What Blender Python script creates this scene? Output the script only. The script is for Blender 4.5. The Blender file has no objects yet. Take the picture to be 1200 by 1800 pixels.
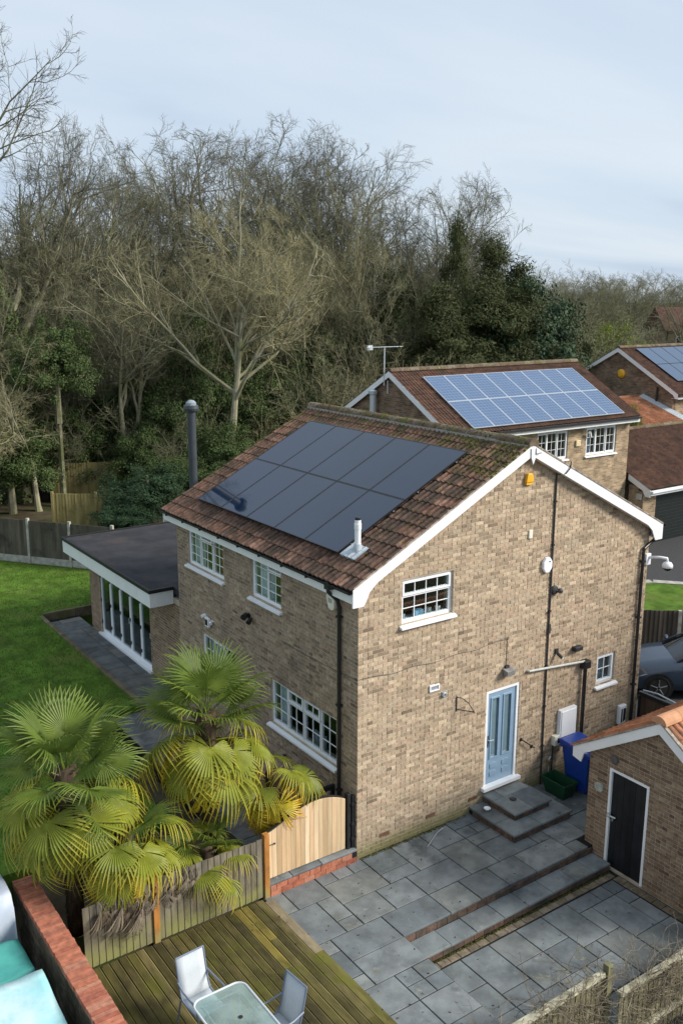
import bpy, math, random
import numpy as np
from mathutils import Vector, Matrix

scene = bpy.context.scene
COL = scene.collection
R = math.radians
random.seed(7)

# ------------------------------------------------------------------ camera
YAW, PITCH, ROLL = 0.6111, -0.2269, 0.0023
cam_d = bpy.data.cameras.new('camera')
cam = bpy.data.objects.new('camera', cam_d)
COL.objects.link(cam)
_F = Vector((math.sin(YAW) * math.cos(PITCH), math.cos(YAW) * math.cos(PITCH), math.sin(PITCH)))
_R = Vector((math.cos(YAW), -math.sin(YAW), 0))
_U = _R.cross(_F)
_R2 = _R * math.cos(ROLL) + _U * math.sin(ROLL)
_U2 = -_R * math.sin(ROLL) + _U * math.cos(ROLL)
CAMLOC = Vector((-9.1173, -12.5008, 10.1947))
mw = Matrix((_R2, _U2, -_F)).transposed().to_4x4()
mw.translation = CAMLOC
cam.matrix_world = mw
cam_d.sensor_fit = 'VERTICAL'
cam_d.sensor_height = 36.0
cam_d.sensor_width = 24.0
cam_d.lens = 36.0 * 1644.1 / 1800.0
cam_d.clip_start = 0.1
cam_d.clip_end = 3000
scene.camera = cam

# ------------------------------------------------------------------ light
SUN_D = Vector((-1.22, 1.10, -1.0)).normalized()      # the way the light travels
ts = -SUN_D
elev = math.asin(ts.z)
azim = math.atan2(ts.x, ts.y)
sun_d = bpy.data.lights.new('sun', 'SUN')
sun_d.energy = 5.0
sun_d.angle = R(18.0)
sun_d.color = (1.0, 0.93, 0.84)
sun = bpy.data.objects.new('sun', sun_d)
sun.rotation_euler = SUN_D.to_track_quat('-Z', 'Y').to_euler()
sun.location = (20, -30, 40)
COL.objects.link(sun)

world = bpy.data.worlds.new('World')
scene.world = world
world.use_nodes = True
wn, wl = world.node_tree.nodes, world.node_tree.links
wn.clear()
w_out = wn.new('ShaderNodeOutputWorld')
w_bg = wn.new('ShaderNodeBackground')
w_bg.inputs['Strength'].default_value = 0.1
sky = wn.new('ShaderNodeTexSky')
sky.sky_type = 'NISHITA'
sky.sun_disc = False
sky.sun_elevation = elev
sky.sun_rotation = azim
sky.air_density = 1.0
sky.dust_density = 1.5
sky.ozone_density = 1.5
tc = wn.new('ShaderNodeTexCoord')
sep = wn.new('ShaderNodeSeparateXYZ')
wl.new(tc.outputs['Generated'], sep.inputs[0])
def wmath(op, a, b=None, c=None):
    n = wn.new('ShaderNodeMath'); n.operation = op
    for i, s in enumerate((a, b, c)):
        if s is None: continue
        if isinstance(s, (int, float)): n.inputs[i].default_value = s
        else: wl.new(s, n.inputs[i])
    return n.outputs[0]
zz = wmath('ADD', wmath('ABSOLUTE', sep.outputs[2]), 0.10)
cx_ = wmath('DIVIDE', sep.outputs[0], zz)
cy_ = wmath('DIVIDE', sep.outputs[1], zz)
cmb = wn.new('ShaderNodeCombineXYZ')
wl.new(cx_, cmb.inputs[0]); wl.new(cy_, cmb.inputs[1])
mp = wn.new('ShaderNodeMapping'); mp.inputs['Rotation'].default_value = (0, 0, R(-35))
mp.inputs['Scale'].default_value = (0.5, 1.25, 1)
mp.inputs['Location'].default_value = (0.3, 0.9, 0)
wl.new(cmb.outputs[0], mp.inputs[0])
def wnoise(scale, det, rough, dist=0.0):
    n = wn.new('ShaderNodeTexNoise'); n.inputs['Scale'].default_value = scale
    n.inputs['Detail'].default_value = det; n.inputs['Roughness'].default_value = rough
    n.inputs['Distortion'].default_value = dist
    wl.new(mp.outputs[0], n.inputs['Vector'])
    return n.outputs['Fac']
def wramp(sock, pts):
    n = wn.new('ShaderNodeValToRGB')
    e = n.color_ramp.elements
    e[0].position, e[0].color = pts[0][0], (*pts[0][1], 1)
    e[1].position, e[1].color = pts[-1][0], (*pts[-1][1], 1)
    for p, c in pts[1:-1]:
        k = e.new(p); k.color = (*c, 1)
    wl.new(sock, n.inputs[0])
    return n.outputs[0]
n1 = wnoise(0.62, 5, 0.5, 0.3)
# thin high overcast: grey-blue undersides, paler where the deck thins
cloud = wramp(n1, [(0.30, (5.2, 6.3, 7.9)), (0.43, (6.3, 7.4, 8.7)), (0.58, (7.1, 8.0, 9.0)), (0.74, (7.8, 8.5, 9.1))])
mixn = wn.new('ShaderNodeMix'); mixn.data_type = 'RGBA'
mixn.inputs[0].default_value = 0.86
wl.new(sky.outputs[0], mixn.inputs[6]); wl.new(cloud, mixn.inputs[7])
wl.new(mixn.outputs[2], w_bg.inputs['Color'])
wl.new(w_bg.outputs[0], w_out.inputs['Surface'])

vs = scene.view_settings
vs.view_transform = 'Standard'
vs.look = 'None'
vs.exposure = 0.12
vs.gamma = 1.0
vs.use_curve_mapping = False
scene.render.engine = 'CYCLES'
scene.render.resolution_x, scene.render.resolution_y = 682, 1024
scene.cycles.max_bounces = 8
scene.cycles.transparent_max_bounces = 16

# ------------------------------------------------------------------ materials
MATS = {}
def mat(name, cols, rough=0.8, spec=0.3, nscale=6.0, namt=0.25, stains=(), bump=0.0, bscale=60.0,
        metal=0.0, coat=0.0, alpha=None, attr=None, stretch=None, trans=0.0):
    """cols: one colour or a palette picked per object / per loose piece. stains: (colour, scale, lo, hi, axis, a, b)."""
    if name in MATS: return MATS[name]
    m = bpy.data.materials.new(name); m.use_nodes = True
    nt = m.node_tree; N, L = nt.nodes, nt.links
    b = N['Principled BSDF']
    def math_(op, x, y=None):
        n = N.new('ShaderNodeMath'); n.operation = op
        for i, s in enumerate((x, y)):
            if s is None: continue
            if isinstance(s, (int, float)): n.inputs[i].default_value = s
            else: L.new(s, n.inputs[i])
        return n.outputs[0]
    def mix(f, a, c, blend='MIX'):
        n = N.new('ShaderNodeMix'); n.data_type = 'RGBA'; n.blend_type = blend
        for i, s in ((0, f), (6, a), (7, c)):
            if isinstance(s, (int, float)): n.inputs[i].default_value = s
            elif isinstance(s, tuple): n.inputs[i].default_value = (*s, 1)
            else: L.new(s, n.inputs[i])
        return n.outputs[2]
    geo = N.new('ShaderNodeNewGeometry'); oi = N.new('ShaderNodeObjectInfo')
    rnd = math_('FRACT', math_('ADD', math_('MULTIPLY', geo.outputs['Random Per Island'], 1.0),
                               math_('MULTIPLY', oi.outputs['Random'], 7.31)))
    if isinstance(cols[0], (int, float)): cols = [tuple(cols)]
    if len(cols) > 1:
        rp = N.new('ShaderNodeValToRGB'); e = rp.color_ramp.elements
        rp.color_ramp.interpolation = 'LINEAR'
        n = len(cols)
        e[0].position, e[0].color = 0, (*cols[0], 1)
        e[1].position, e[1].color = 1, (*cols[-1], 1)
        for i in range(1, n - 1):
            k = e.new(i / (n - 1)); k.color = (*cols[i], 1)
        L.new(rnd, rp.inputs[0]); c = rp.outputs[0]
    else:
        rgb = N.new('ShaderNodeRGB'); rgb.outputs[0].default_value = (*cols[0], 1); c = rgb.outputs[0]
    pos = geo.outputs['Position']
    if stretch:
        mpn = N.new('ShaderNodeMapping'); mpn.inputs['Scale'].default_value = stretch
        L.new(pos, mpn.inputs[0]); npos = mpn.outputs[0]
    else: npos = pos
    def noise(scale, det=5, vec=None, rough_=0.6):
        n = N.new('ShaderNodeTexNoise'); n.inputs['Scale'].default_value = scale
        n.inputs['Detail'].default_value = det; n.inputs['Roughness'].default_value = rough_
        L.new(vec or pos, n.inputs['Vector']); return n.outputs['Fac']
    def maprange(s, a, b_):
        n = N.new('ShaderNodeMapRange'); n.inputs[1].default_value = a; n.inputs[2].default_value = b_
        n.interpolation_type = 'SMOOTHSTEP'
        L.new(s, n.inputs[0]); return n.outputs[0]
    if namt > 0:
        nz = noise(nscale, 6, npos)
        g = maprange(nz, 0.3, 0.7)
        v = math_('ADD', math_('MULTIPLY', g, 2 * namt), 1 - namt)
        cc = N.new('ShaderNodeCombineColor')
        for i in range(3): L.new(v, cc.inputs[i])
        c = mix(1.0, c, cc.outputs[0], 'MULTIPLY')
    if attr:
        an = N.new('ShaderNodeAttribute'); an.attribute_name = attr[0]
        f = maprange(an.outputs['Fac'], attr[2], attr[3])
        c = mix(f, c, attr[1])
    sp = None
    for st in stains:
        f = maprange(noise(st[1], 7, None, 0.65), st[2], st[3])
        if len(st) > 4:
            if sp is None:
                sp = N.new('ShaderNodeSeparateXYZ'); L.new(pos, sp.inputs[0])
            f = math_('MULTIPLY', f, maprange(sp.outputs['XYZ'.index(st[4])], st[5], st[6]))
        c = mix(f, c, st[0])
    L.new(c, b.inputs['Base Color'])
    b.inputs['Roughness'].default_value = rough
    b.inputs['Specular IOR Level'].default_value = spec
    b.inputs['Metallic'].default_value = metal
    b.inputs['Coat Weight'].default_value = coat
    if bump > 0:
        bn = N.new('ShaderNodeBump'); bn.inputs['Strength'].default_value = bump
        bn.inputs['Distance'].default_value = 0.01
        L.new(noise(bscale, 4, npos), bn.inputs['Height']); L.new(bn.outputs[0], b.inputs['Normal'])
    if trans > 0:
        out = N['Material Output']
        tr = N.new('ShaderNodeBsdfTranslucent'); L.new(c, tr.inputs[0])
        mx = N.new('ShaderNodeMixShader'); mx.inputs[0].default_value = trans
        L.new(b.outputs[0], mx.inputs[1]); L.new(tr.outputs[0], mx.inputs[2]); L.new(mx.outputs[0], out.inputs['Surface'])
    MATS[name] = m
    return m

def glass_mat(name, tint=(0.75, 0.82, 0.85), ior=1.5, refl=1.0):
    m = bpy.data.materials.new(name); m.use_nodes = True
    N, L = m.node_tree.nodes, m.node_tree.links
    N.remove(N['Principled BSDF'])
    g = N.new('ShaderNodeBsdfGlossy'); g.inputs['Roughness'].default_value = 0.03
    g.inputs['Color'].default_value = (refl, refl, refl, 1)
    t = N.new('ShaderNodeBsdfTransparent'); t.inputs['Color'].default_value = (*tint, 1)
    fr = N.new('ShaderNodeFresnel')
    gq = N.new('ShaderNodeNewGeometry'); mr = N.new('ShaderNodeMapRange')      # same reflectance from both faces of the pane
    mr.inputs[3].default_value = ior; mr.inputs[4].default_value = 1.0 / ior
    L.new(gq.outputs['Backfacing'], mr.inputs[0]); L.new(mr.outputs[0], fr.inputs['IOR'])
    mx = N.new('ShaderNodeMixShader')
    L.new(fr.outputs[0], mx.inputs[0]); L.new(t.outputs[0], mx.inputs[1]); L.new(g.outputs[0], mx.inputs[2])
    L.new(mx.outputs[0], N['Material Output'].inputs['Surface'])
    MATS[name] = m
    return m

MORTAR = mat('mortar', (0.42, 0.36, 0.28), 0.95, 0.1, 3, 0.2)
BRICKS = [(0.19, 0.14, 0.10), (0.43, 0.335, 0.23), (0.35, 0.27, 0.185), (0.49, 0.39, 0.275), (0.26, 0.20, 0.14),
          (0.44, 0.345, 0.235), (0.54, 0.435, 0.31), (0.40, 0.29, 0.205), (0.40, 0.33, 0.24), (0.46, 0.345, 0.245), (0.30, 0.235, 0.165), (0.46, 0.37, 0.26)]
BRICK = mat('buff_brick', BRICKS, 0.9, 0.15, 14, 0.22,
            stains=((( 0.24, 0.195, 0.14), 0.9, 0.52, 0.85), ((0.50, 0.34, 0.235), 1.7, 0.58, 0.82), ((0.22, 0.20, 0.09), 2.5, 0.2, 0.5, 'Z', 0.42, 0.05)), bump=0.4, bscale=90)
BRICK_S = mat('grimy_brick', [(c[0] * .80, c[1] * .79, c[2] * .80) for c in BRICKS], 0.92, 0.12, 14, 0.22, stains=(((0.15, 0.125, 0.10), 0.9, 0.46, 0.8),), bump=0.4, bscale=90)  # buff bricks darkened so the colour carries the side wall's shade
BRICKS_D = [(0.13, 0.085, 0.06), (0.27, 0.19, 0.125), (0.20, 0.135, 0.09), (0.33, 0.245, 0.165), (0.17, 0.115, 0.075), (0.29, 0.20, 0.13), (0.24, 0.175, 0.12)]
BRICK_G = mat('brown_brick', BRICKS_D, 0.92, 0.12, 14, 0.25, stains=(((0.12, 0.10, 0.075), 1.6, 0.5, 0.85),), bump=0.4, bscale=90)

def brick_tex(name, c1, c2, mortar, bw=0.225, rh=0.075):
    """far walls: bricks too small to tell apart, as a material on a real wall"""
    m = bpy.data.materials.new(name); m.use_nodes = True
    N, L = m.node_tree.nodes, m.node_tree.links
    b = N['Principled BSDF']; b.inputs['Roughness'].default_value = 0.92; b.inputs['Specular IOR Level'].default_value = 0.12
    geo = N.new('ShaderNodeNewGeometry'); sx = N.new('ShaderNodeSeparateXYZ'); L.new(geo.outputs['Position'], sx.inputs[0])
    ad = N.new('ShaderNodeMath'); ad.operation = 'ADD'; L.new(sx.outputs[0], ad.inputs[0]); L.new(sx.outputs[1], ad.inputs[1])
    cb = N.new('ShaderNodeCombineXYZ'); L.new(ad.outputs[0], cb.inputs[0]); L.new(sx.outputs[2], cb.inputs[1])
    bt = N.new('ShaderNodeTexBrick'); L.new(cb.outputs[0], bt.inputs['Vector'])
    bt.inputs['Color1'].default_value = (*c1, 1); bt.inputs['Color2'].default_value = (*c2, 1); bt.inputs['Mortar'].default_value = (*mortar, 1)
    bt.inputs['Scale'].default_value = 1.0; bt.inputs['Brick Width'].default_value = bw; bt.inputs['Row Height'].default_value = rh
    bt.inputs['Mortar Size'].default_value = 0.008; bt.inputs['Bias'].default_value = 0.0
    nz = N.new('ShaderNodeTexNoise'); nz.inputs['Scale'].default_value = 2.2; nz.inputs['Detail'].default_value = 8
    L.new(geo.outputs['Position'], nz.inputs['Vector'])
    mr = N.new('ShaderNodeMapRange'); mr.inputs[1].default_value = 0.3; mr.inputs[2].default_value = 0.7; mr.inputs[3].default_value = 0.65; mr.inputs[4].default_value = 1.3
    L.new(nz.outputs['Fac'], mr.inputs[0])
    mx = N.new('ShaderNodeMix'); mx.data_type = 'RGBA'; mx.blend_type = 'MULTIPLY'; mx.inputs[0].default_value = 1
    L.new(bt.outputs['Color'], mx.inputs[6])
    cc = N.new('ShaderNodeCombineColor')
    for i in range(3): L.new(mr.outputs[0], cc.inputs[i])
    L.new(cc.outputs[0], mx.inputs[7]); L.new(mx.outputs[2], b.inputs['Base Color'])
    bp = N.new('ShaderNodeBump'); bp.inputs['Distance'].default_value = 0.008; bp.inputs['Strength'].default_value = 0.6; bp.invert = True
    L.new(bt.outputs['Fac'], bp.inputs['Height']); L.new(bp.outputs[0], b.inputs['Normal'])
    MATS[name] = m
    return m
BRICK_FAR = brick_tex('buff_brick_far', (0.42, 0.315, 0.205), (0.23, 0.165, 0.105), (0.36, 0.30, 0.22))
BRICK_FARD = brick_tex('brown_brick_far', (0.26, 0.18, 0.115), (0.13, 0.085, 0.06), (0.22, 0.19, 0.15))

WHITE = mat('white_paint', (0.80, 0.82, 0.83), 0.35, 0.5, 3, 0.04, stains=(((0.55, 0.57, 0.53), 3.0, 0.62, 0.9),))
UPVC = mat('white_upvc', (0.82, 0.84, 0.86), 0.28, 0.5, 2, 0.03)
BLACKP = mat('black_plastic', (0.018, 0.018, 0.02), 0.4, 0.5, 8, 0.2)
DKMETAL = mat('dark_metal', (0.03, 0.03, 0.034), 0.45, 0.5, 8, 0.2)
STEEL = mat('pale_steel', (0.55, 0.60, 0.63), 0.4, 0.5, 20, 0.12, metal=0.5)
GLASS = glass_mat('window_glass', (0.86, 0.92, 0.93), 1.6)
GLASS_D = glass_mat('door_glass', (0.6, 0.76, 0.78), 1.9)
LEAD = mat('lead_flashing', (0.42, 0.47, 0.50), 0.5, 0.4, 12, 0.2)
TILE = mat('roof_tile', [(0.15, 0.082, 0.056), (0.10, 0.062, 0.046), (0.18, 0.10, 0.07), (0.07, 0.049, 0.038), (0.135, 0.083, 0.06), (0.215, 0.125, 0.088), (0.11, 0.068, 0.05), (0.085, 0.06, 0.047)], 0.88, 0.2, 9, 0.42,
           stains=(((0.055, 0.042, 0.03), 3.1, 0.46, 0.68), ((0.32, 0.30, 0.26), 17.0, 0.66, 0.74), ((0.095, 0.09, 0.03), 3.3, 0.50, 0.66, 'Z', 6.6, 7.45)), bump=0.6, bscale=60)
TILE2 = mat('roof_tile_brown', [(0.115, 0.062, 0.043), (0.085, 0.05, 0.037), (0.14, 0.075, 0.05), (0.10, 0.058, 0.042)], 0.9, 0.2, 6, 0.3,
            stains=(((0.05, 0.038, 0.03), 1.5, 0.5, 0.72), ((0.26, 0.24, 0.22), 8.0, 0.70, 0.76)), bump=0.5, bscale=60)
TILE_O = mat('roof_tile_orange', [(0.40, 0.17, 0.085), (0.30, 0.125, 0.065), (0.45, 0.21, 0.115), (0.24, 0.105, 0.06)], 0.85, 0.2, 7, 0.25,
             stains=(((0.12, 0.07, 0.045), 2.2, 0.52, 0.75),), bump=0.4, bscale=60)
RIDGE = mat('ridge_tile', [(0.15, 0.12, 0.085), (0.12, 0.085, 0.06), (0.19, 0.16, 0.12)], 0.95, 0.1, 9, 0.35,
            stains=(((0.11, 0.115, 0.03), 3.0, 0.50, 0.68), ((0.36, 0.35, 0.31), 11.0, 0.60, 0.70)), bump=0.7, bscale=40)
MOSS = mat('moss', [(0.075, 0.085, 0.018), (0.13, 0.125, 0.03), (0.05, 0.055, 0.018)], 1.0, 0.05, 30, 0.4, bump=0.8, bscale=120)
SLAB = mat('stone_slab', [(0.15, 0.172, 0.178), (0.20, 0.222, 0.228), (0.12, 0.14, 0.152), (0.185, 0.198, 0.19), (0.14, 0.168, 0.184), (0.235, 0.252, 0.254), (0.17, 0.188, 0.18)], 0.72, 0.3, 2.6, 0.22,
           stains=(((0.075, 0.088, 0.095), 1.15, 0.46, 0.72), ((0.33, 0.335, 0.31), 4.5, 0.60, 0.8), ((0.12, 0.125, 0.09), 2.2, 0.56, 0.8), ((0.05, 0.06, 0.065), 7.0, 0.62, 0.72)), bump=0.35, bscale=25)
JOINT = mat('slab_joint', (0.022, 0.023, 0.022), 0.95, 0.1, 5, 0.3)
REDBRICK = mat('red_brick', [(0.36, 0.125, 0.075), (0.42, 0.165, 0.10), (0.30, 0.10, 0.065), (0.40, 0.19, 0.125)], 0.85, 0.2, 10, 0.25, bump=0.4, bscale=80)
EARTH = mat('earth', (0.075, 0.062, 0.04), 1.0, 0.05, 0.8, 0.4, stains=(((0.045, 0.065, 0.02), 0.5, 0.45, 0.65),), bump=0.6, bscale=8)
TARMAC = mat('tarmac', (0.055, 0.056, 0.058), 0.9, 0.2, 30, 0.25, bump=0.4, bscale=120)
CONCRETE = mat('concrete', (0.38, 0.37, 0.33), 0.9, 0.2, 5, 0.2, stains=(((0.2, 0.2, 0.13), 3.0, 0.5, 0.75),), bump=0.3, bscale=50)
LAWN = mat('lawn_grass', (0.078, 0.145, 0.020), 0.95, 0.1, 1.6, 0.35, stains=(((0.115, 0.15, 0.035), 0.55, 0.48, 0.7), ((0.045, 0.075, 0.018), 2.3, 0.52, 0.7)), bump=0.9, bscale=26)
BLADE = mat('grass_blade', [(0.075, 0.155, 0.016), (0.105, 0.185, 0.022), (0.06, 0.125, 0.016), (0.14, 0.175, 0.04)], 0.8, 0.2, 1.2, 0.35, trans=0.3)
FELT = mat('roof_felt', (0.030, 0.031, 0.036), 0.85, 0.3, 1.4, 0.3, stains=(((0.06, 0.047, 0.043), 0.9, 0.52, 0.7),), bump=0.4, bscale=90)
PANEL_K = mat('solar_black', (0.006, 0.018, 0.045), 0.05, 0.8, 1.5, 0.1, coat=0.0)
PANEL_B = mat('solar_blue', (0.07, 0.12, 0.215), 0.12, 0.85, 20, 0.12)
FRAME_K = mat('solar_black_frame', (0.012, 0.012, 0.014), 0.35, 0.5, 8, 0.1)
FRAME_W = mat('solar_silver_frame', (0.50, 0.55, 0.60), 0.35, 0.5, 8, 0.05, metal=0.2)
BARK = mat('bark', (0.19, 0.18, 0.125), 0.95, 0.1, 2.2, 0.35, stains=(((0.10, 0.12, 0.04), 0.9, 0.44, 0.7),), bump=0.7, bscale=18)
BARK_L = mat('bark_pale', (0.32, 0.30, 0.21), 0.95, 0.1, 2.2, 0.3, stains=(((0.16, 0.175, 0.065), 1.1, 0.45, 0.7),), bump=0.6, bscale=18)
TWIG = mat('twigs', [(0.175, 0.16, 0.10), (0.205, 0.20, 0.118), (0.14, 0.132, 0.09), (0.17, 0.19, 0.098)], 0.95, 0.1, 0.5, 0.25)
TWIG_L = mat('twigs_pale', [(0.235, 0.215, 0.125), (0.28, 0.255, 0.15), (0.20, 0.20, 0.10)], 0.95, 0.1, 0.5, 0.2)
TWIG_G = mat('twigs_grey', [(0.13, 0.125, 0.10), (0.155, 0.15, 0.115), (0.11, 0.106, 0.088), (0.145, 0.155, 0.105)], 0.95, 0.1, 0.5, 0.2)
IVY = mat('ivy_leaf', [(0.06, 0.095, 0.03), (0.085, 0.125, 0.036), (0.042, 0.07, 0.026), (0.105, 0.14, 0.04)], 0.65, 0.25, 1.2, 0.3, trans=0.15)
YEW = mat('yew_leaf', [(0.05, 0.066, 0.024), (0.075, 0.088, 0.03), (0.036, 0.05, 0.02), (0.095, 0.10, 0.036)], 0.7, 0.2, 0.8, 0.3, trans=0.1)
HOLLY = mat('laurel_leaf', [(0.025, 0.055, 0.024), (0.036, 0.075, 0.03), (0.018, 0.04, 0.02), (0.05, 0.09, 0.036)], 0.6, 0.25, 1.2, 0.25, trans=0.15)
LIME = mat('fresh_leaf', [(0.14, 0.19, 0.025), (0.19, 0.22, 0.03), (0.09, 0.14, 0.02)], 0.6, 0.3, 1.2, 0.25, trans=0.3)
DEAD = mat('dead_frond', [(0.19, 0.155, 0.11), (0.26, 0.22, 0.17), (0.12, 0.09, 0.06)], 0.9, 0.1, 6, 0.3)

# ------------------------------------------------------------------ helpers
def thing(name, label, cat, loc=(0, 0, 0), group=None):
    o = bpy.data.objects.new(name, None)
    o.empty_display_size = 0.2
    o.location = loc
    COL.objects.link(o)
    o['label'] = label; o['category'] = cat
    if group: o['group'] = group
    return o
def tag(o, label, cat, group=None):
    o['label'] = label; o['category'] = cat
    if group: o['group'] = group
    return o
def attach(o, parent):
    if parent is not None:
        o.parent = parent
        o.matrix_parent_inverse = Matrix.Translation(-world_loc(parent))
    return o
def world_loc(o):
    # parents are never rotated while a thing is built
    v = Vector(o.location)
    if o.parent: v = v + Vector((0, 0, 0))
    return v if o.parent is None else world_loc(o.parent) + o.matrix_parent_inverse.translation + v
def structure(o):
    o['kind'] = 'structure'; return o

class MB:
    def __init__(s): s.v = []; s.f = []
    def add(s, vs, fs):
        n = len(s.v); s.v.extend([tuple(v) for v in vs]); s.f.extend([tuple(i + n for i in f) for f in fs]); return s
    def box(s, x0, x1, y0, y1, z0, z1):
        return s.add([(x0, y0, z0), (x1, y0, z0), (x1, y1, z0), (x0, y1, z0), (x0, y0, z1), (x1, y0, z1), (x1, y1, z1), (x0, y1, z1)],
                     [(3, 2, 1, 0), (4, 5, 6, 7), (0, 1, 5, 4), (1, 2, 6, 5), (2, 3, 7, 6), (3, 0, 4, 7)])
    def prism(s, pts, ext):
        """polygon (list of 3D points) pushed along ext"""
        n = len(pts); e = Vector(ext)
        a = [Vector(p) for p in pts]; b = [p + e for p in a]
        nrm = Vector((0, 0, 0))
        for i in range(n): nrm += a[i].cross(a[(i + 1) % n])
        if nrm.dot(e) > 0: a, b = b, a
        # a faces outward at its side (normal opposite to ext)
        fs = [tuple(range(n)), tuple(range(2 * n - 1, n - 1, -1))]
        fs += [(i, i + n, (i + 1) % n + n, (i + 1) % n) for i in range(n)]
        return s.add(a + b, fs)
    def tube(s, path, rad, n=8, caps=True):
        path = [Vector(p) for p in path]; k = len(path)
        if isinstance(rad, (int, float)): rad = [rad] * k
        vs = []; ref = None
        for i, p in enumerate(path):
            t = (path[min(i + 1, k - 1)] - path[max(i - 1, 0)]).normalized()
            if ref is None:
                ref = t.cross(Vector((0, 0, 1)))
                if ref.length < 0.05: ref = t.cross(Vector((0, 1, 0)))
            a = (ref - t * ref.dot(t)).normalized(); b = t.cross(a); ref = a
            for j in range(n):
                an = 2 * math.pi * j / n
                vs.append(p + (a * math.cos(an) + b * math.sin(an)) * rad[i])
        fs = []
        for i in range(k - 1):
            for j in range(n):
                fs.append((i * n + j, i * n + (j + 1) % n, (i + 1) * n + (j + 1) % n, (i + 1) * n + j))
        if caps:
            fs.append(tuple(range(n - 1, -1, -1))); fs.append(tuple(range((k - 1) * n, k * n)))
        return s.add(vs, fs)
    def lathe(s, prof, c=(0, 0, 0), n=20):
        """profile [(r,z)] about the vertical through c"""
        vs = []; k = len(prof)
        for r, z in prof:
            for j in range(n):
                an = 2 * math.pi * j / n
                vs.append((c[0] + r * math.cos(an), c[1] + r * math.sin(an), c[2] + z))
        fs = []
        for i in range(k - 1):
            for j in range(n):
                fs.append((i * n + j, i * n + (j + 1) % n, (i + 1) * n + (j + 1) % n, (i + 1) * n + j))
        fs.append(tuple(range(n - 1, -1, -1))); fs.append(tuple(range((k - 1) * n, k * n)))
        return s.add(vs, fs)
    def mesh(s, name, smooth=False):
        me = bpy.data.meshes.new(name)
        me.from_pydata([tuple(v) for v in s.v], [], s.f)
        if smooth: me.polygons.foreach_set('use_smooth', [True] * len(me.polygons))
        me.update(); return me
    def build(s, name, m, parent=None, smooth=False, bevel=0.0):
        o = bpy.data.objects.new(name, s.mesh(name, smooth))
        o.data.materials.append(m)
        COL.objects.link(o)
        attach(o, parent)
        if bevel > 0:
            md = o.modifiers.new('bevel', 'BEVEL'); md.width = bevel; md.segments = 2; md.limit_method = 'ANGLE'
        return o

def np_obj(name, V, F, m, parent=None, smooth=False, attr=None):
    """V (n,3) F (k,3 or 4) numpy"""
    me = bpy.data.meshes.new(name)
    V = np.asarray(V, np.float32).reshape(-1, 3); F = np.asarray(F, np.int32); k = F.shape[1]
    me.vertices.add(len(V)); me.vertices.foreach_set('co', V.ravel())
    me.loops.add(F.size); me.loops.foreach_set('vertex_index', F.ravel())
    me.polygons.add(len(F)); me.polygons.foreach_set('loop_start', np.arange(0, F.size, k, dtype=np.int32))
    me.polygons.foreach_set('use_smooth', np.full(len(F), bool(smooth)))
    me.update(calc_edges=True)
    if attr:
        a = me.attributes.new(attr[0], 'FLOAT', 'POINT'); a.data.foreach_set('value', np.asarray(attr[1], np.float32))
    me.materials.append(m)
    o = bpy.data.objects.new(name, me); COL.objects.link(o); attach(o, parent)
    return o

class Plane:
    """a wall face: u along it, z up, d outward"""
    def __init__(s, o, u, n): s.o = Vector(o); s.u = Vector(u); s.n = Vector(n)
    def p(s, u, z, d=0): return s.o + s.u * u + Vector((0, 0, 1)) * z + s.n * d
    def box(s, mb, u0, u1, z0, z1, d0, d1):
        if u1 <= u0 or z1 <= z0: return mb
        return mb.prism([s.p(u0, z0, d1), s.p(u1, z0, d1), s.p(u1, z1, d1), s.p(u0, z1, d1)], s.n * (d0 - d1))
    def poly(s, mb, pts, d0, d1): return mb.prism([s.p(u, z, d1) for u, z in pts], s.n * (d0 - d1))

def wall_with_holes(mb, pl, u0, u1, z0, z1, holes, d0, d1):
    zs = sorted({z0, z1, *[min(max(h[2], z0), z1) for h in holes], *[min(max(h[3], z0), z1) for h in holes]})
    for a, b in zip(zs[:-1], zs[1:]):
        if b - a < 1e-6: continue
        zc = (a + b) / 2
        cuts = sorted([(h[0], h[1]) for h in holes if h[2] < zc < h[3]])
        u = u0
        for c0, c1 in cuts:
            pl.box(mb, u, c0, a, b, d0, d1); u = c1
        pl.box(mb, u, u1, a, b, d0, d1)

def brick_rects(u0, u1, z0, ztop, holes, roof=None, L=0.215, H=0.065, J=0.010, seed=1):
    """stretcher bond; roof(u) gives the wall's top at u"""
    rg = random.Random(seed)
    out = []; row = 0; z = z0 + 0.005
    while z + H <= ztop + 1e-6:
        za, zb = z, z + H
        segs = [(u0, u1)]
        for h in holes:
            ov = min(zb, h[3]) - max(za, h[2])
            if ov > 0.02:
                ns = []
                for a, b in segs:
                    if h[1] <= a or h[0] >= b: ns.append((a, b)); continue
                    if h[0] > a: ns.append((a, h[0]))
                    if h[1] < b: ns.append((h[1], b))
                segs = ns
        off = (0.5 * (L + J)) if row % 2 else 0.0
        u = u0 - off
        while u < u1:
            a, b = u, u + L
            # the odd snapped header as real walls have
            parts = [(a, b)] if rg.random() > 0.22 else [(a, a + L / 2 - J / 2), (a + L / 2 + J / 2, b)]
            for pa, pb in parts:
                for sa, sb in segs:
                    ca, cb = max(pa, sa), min(pb, sb)
                    if cb - ca > 0.035 and (roof is None or min(roof(ca), roof(cb)) > zb):
                        out.append((ca, cb, za, zb))
            u += L + J
        row += 1; z += H + J
    return out

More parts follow.
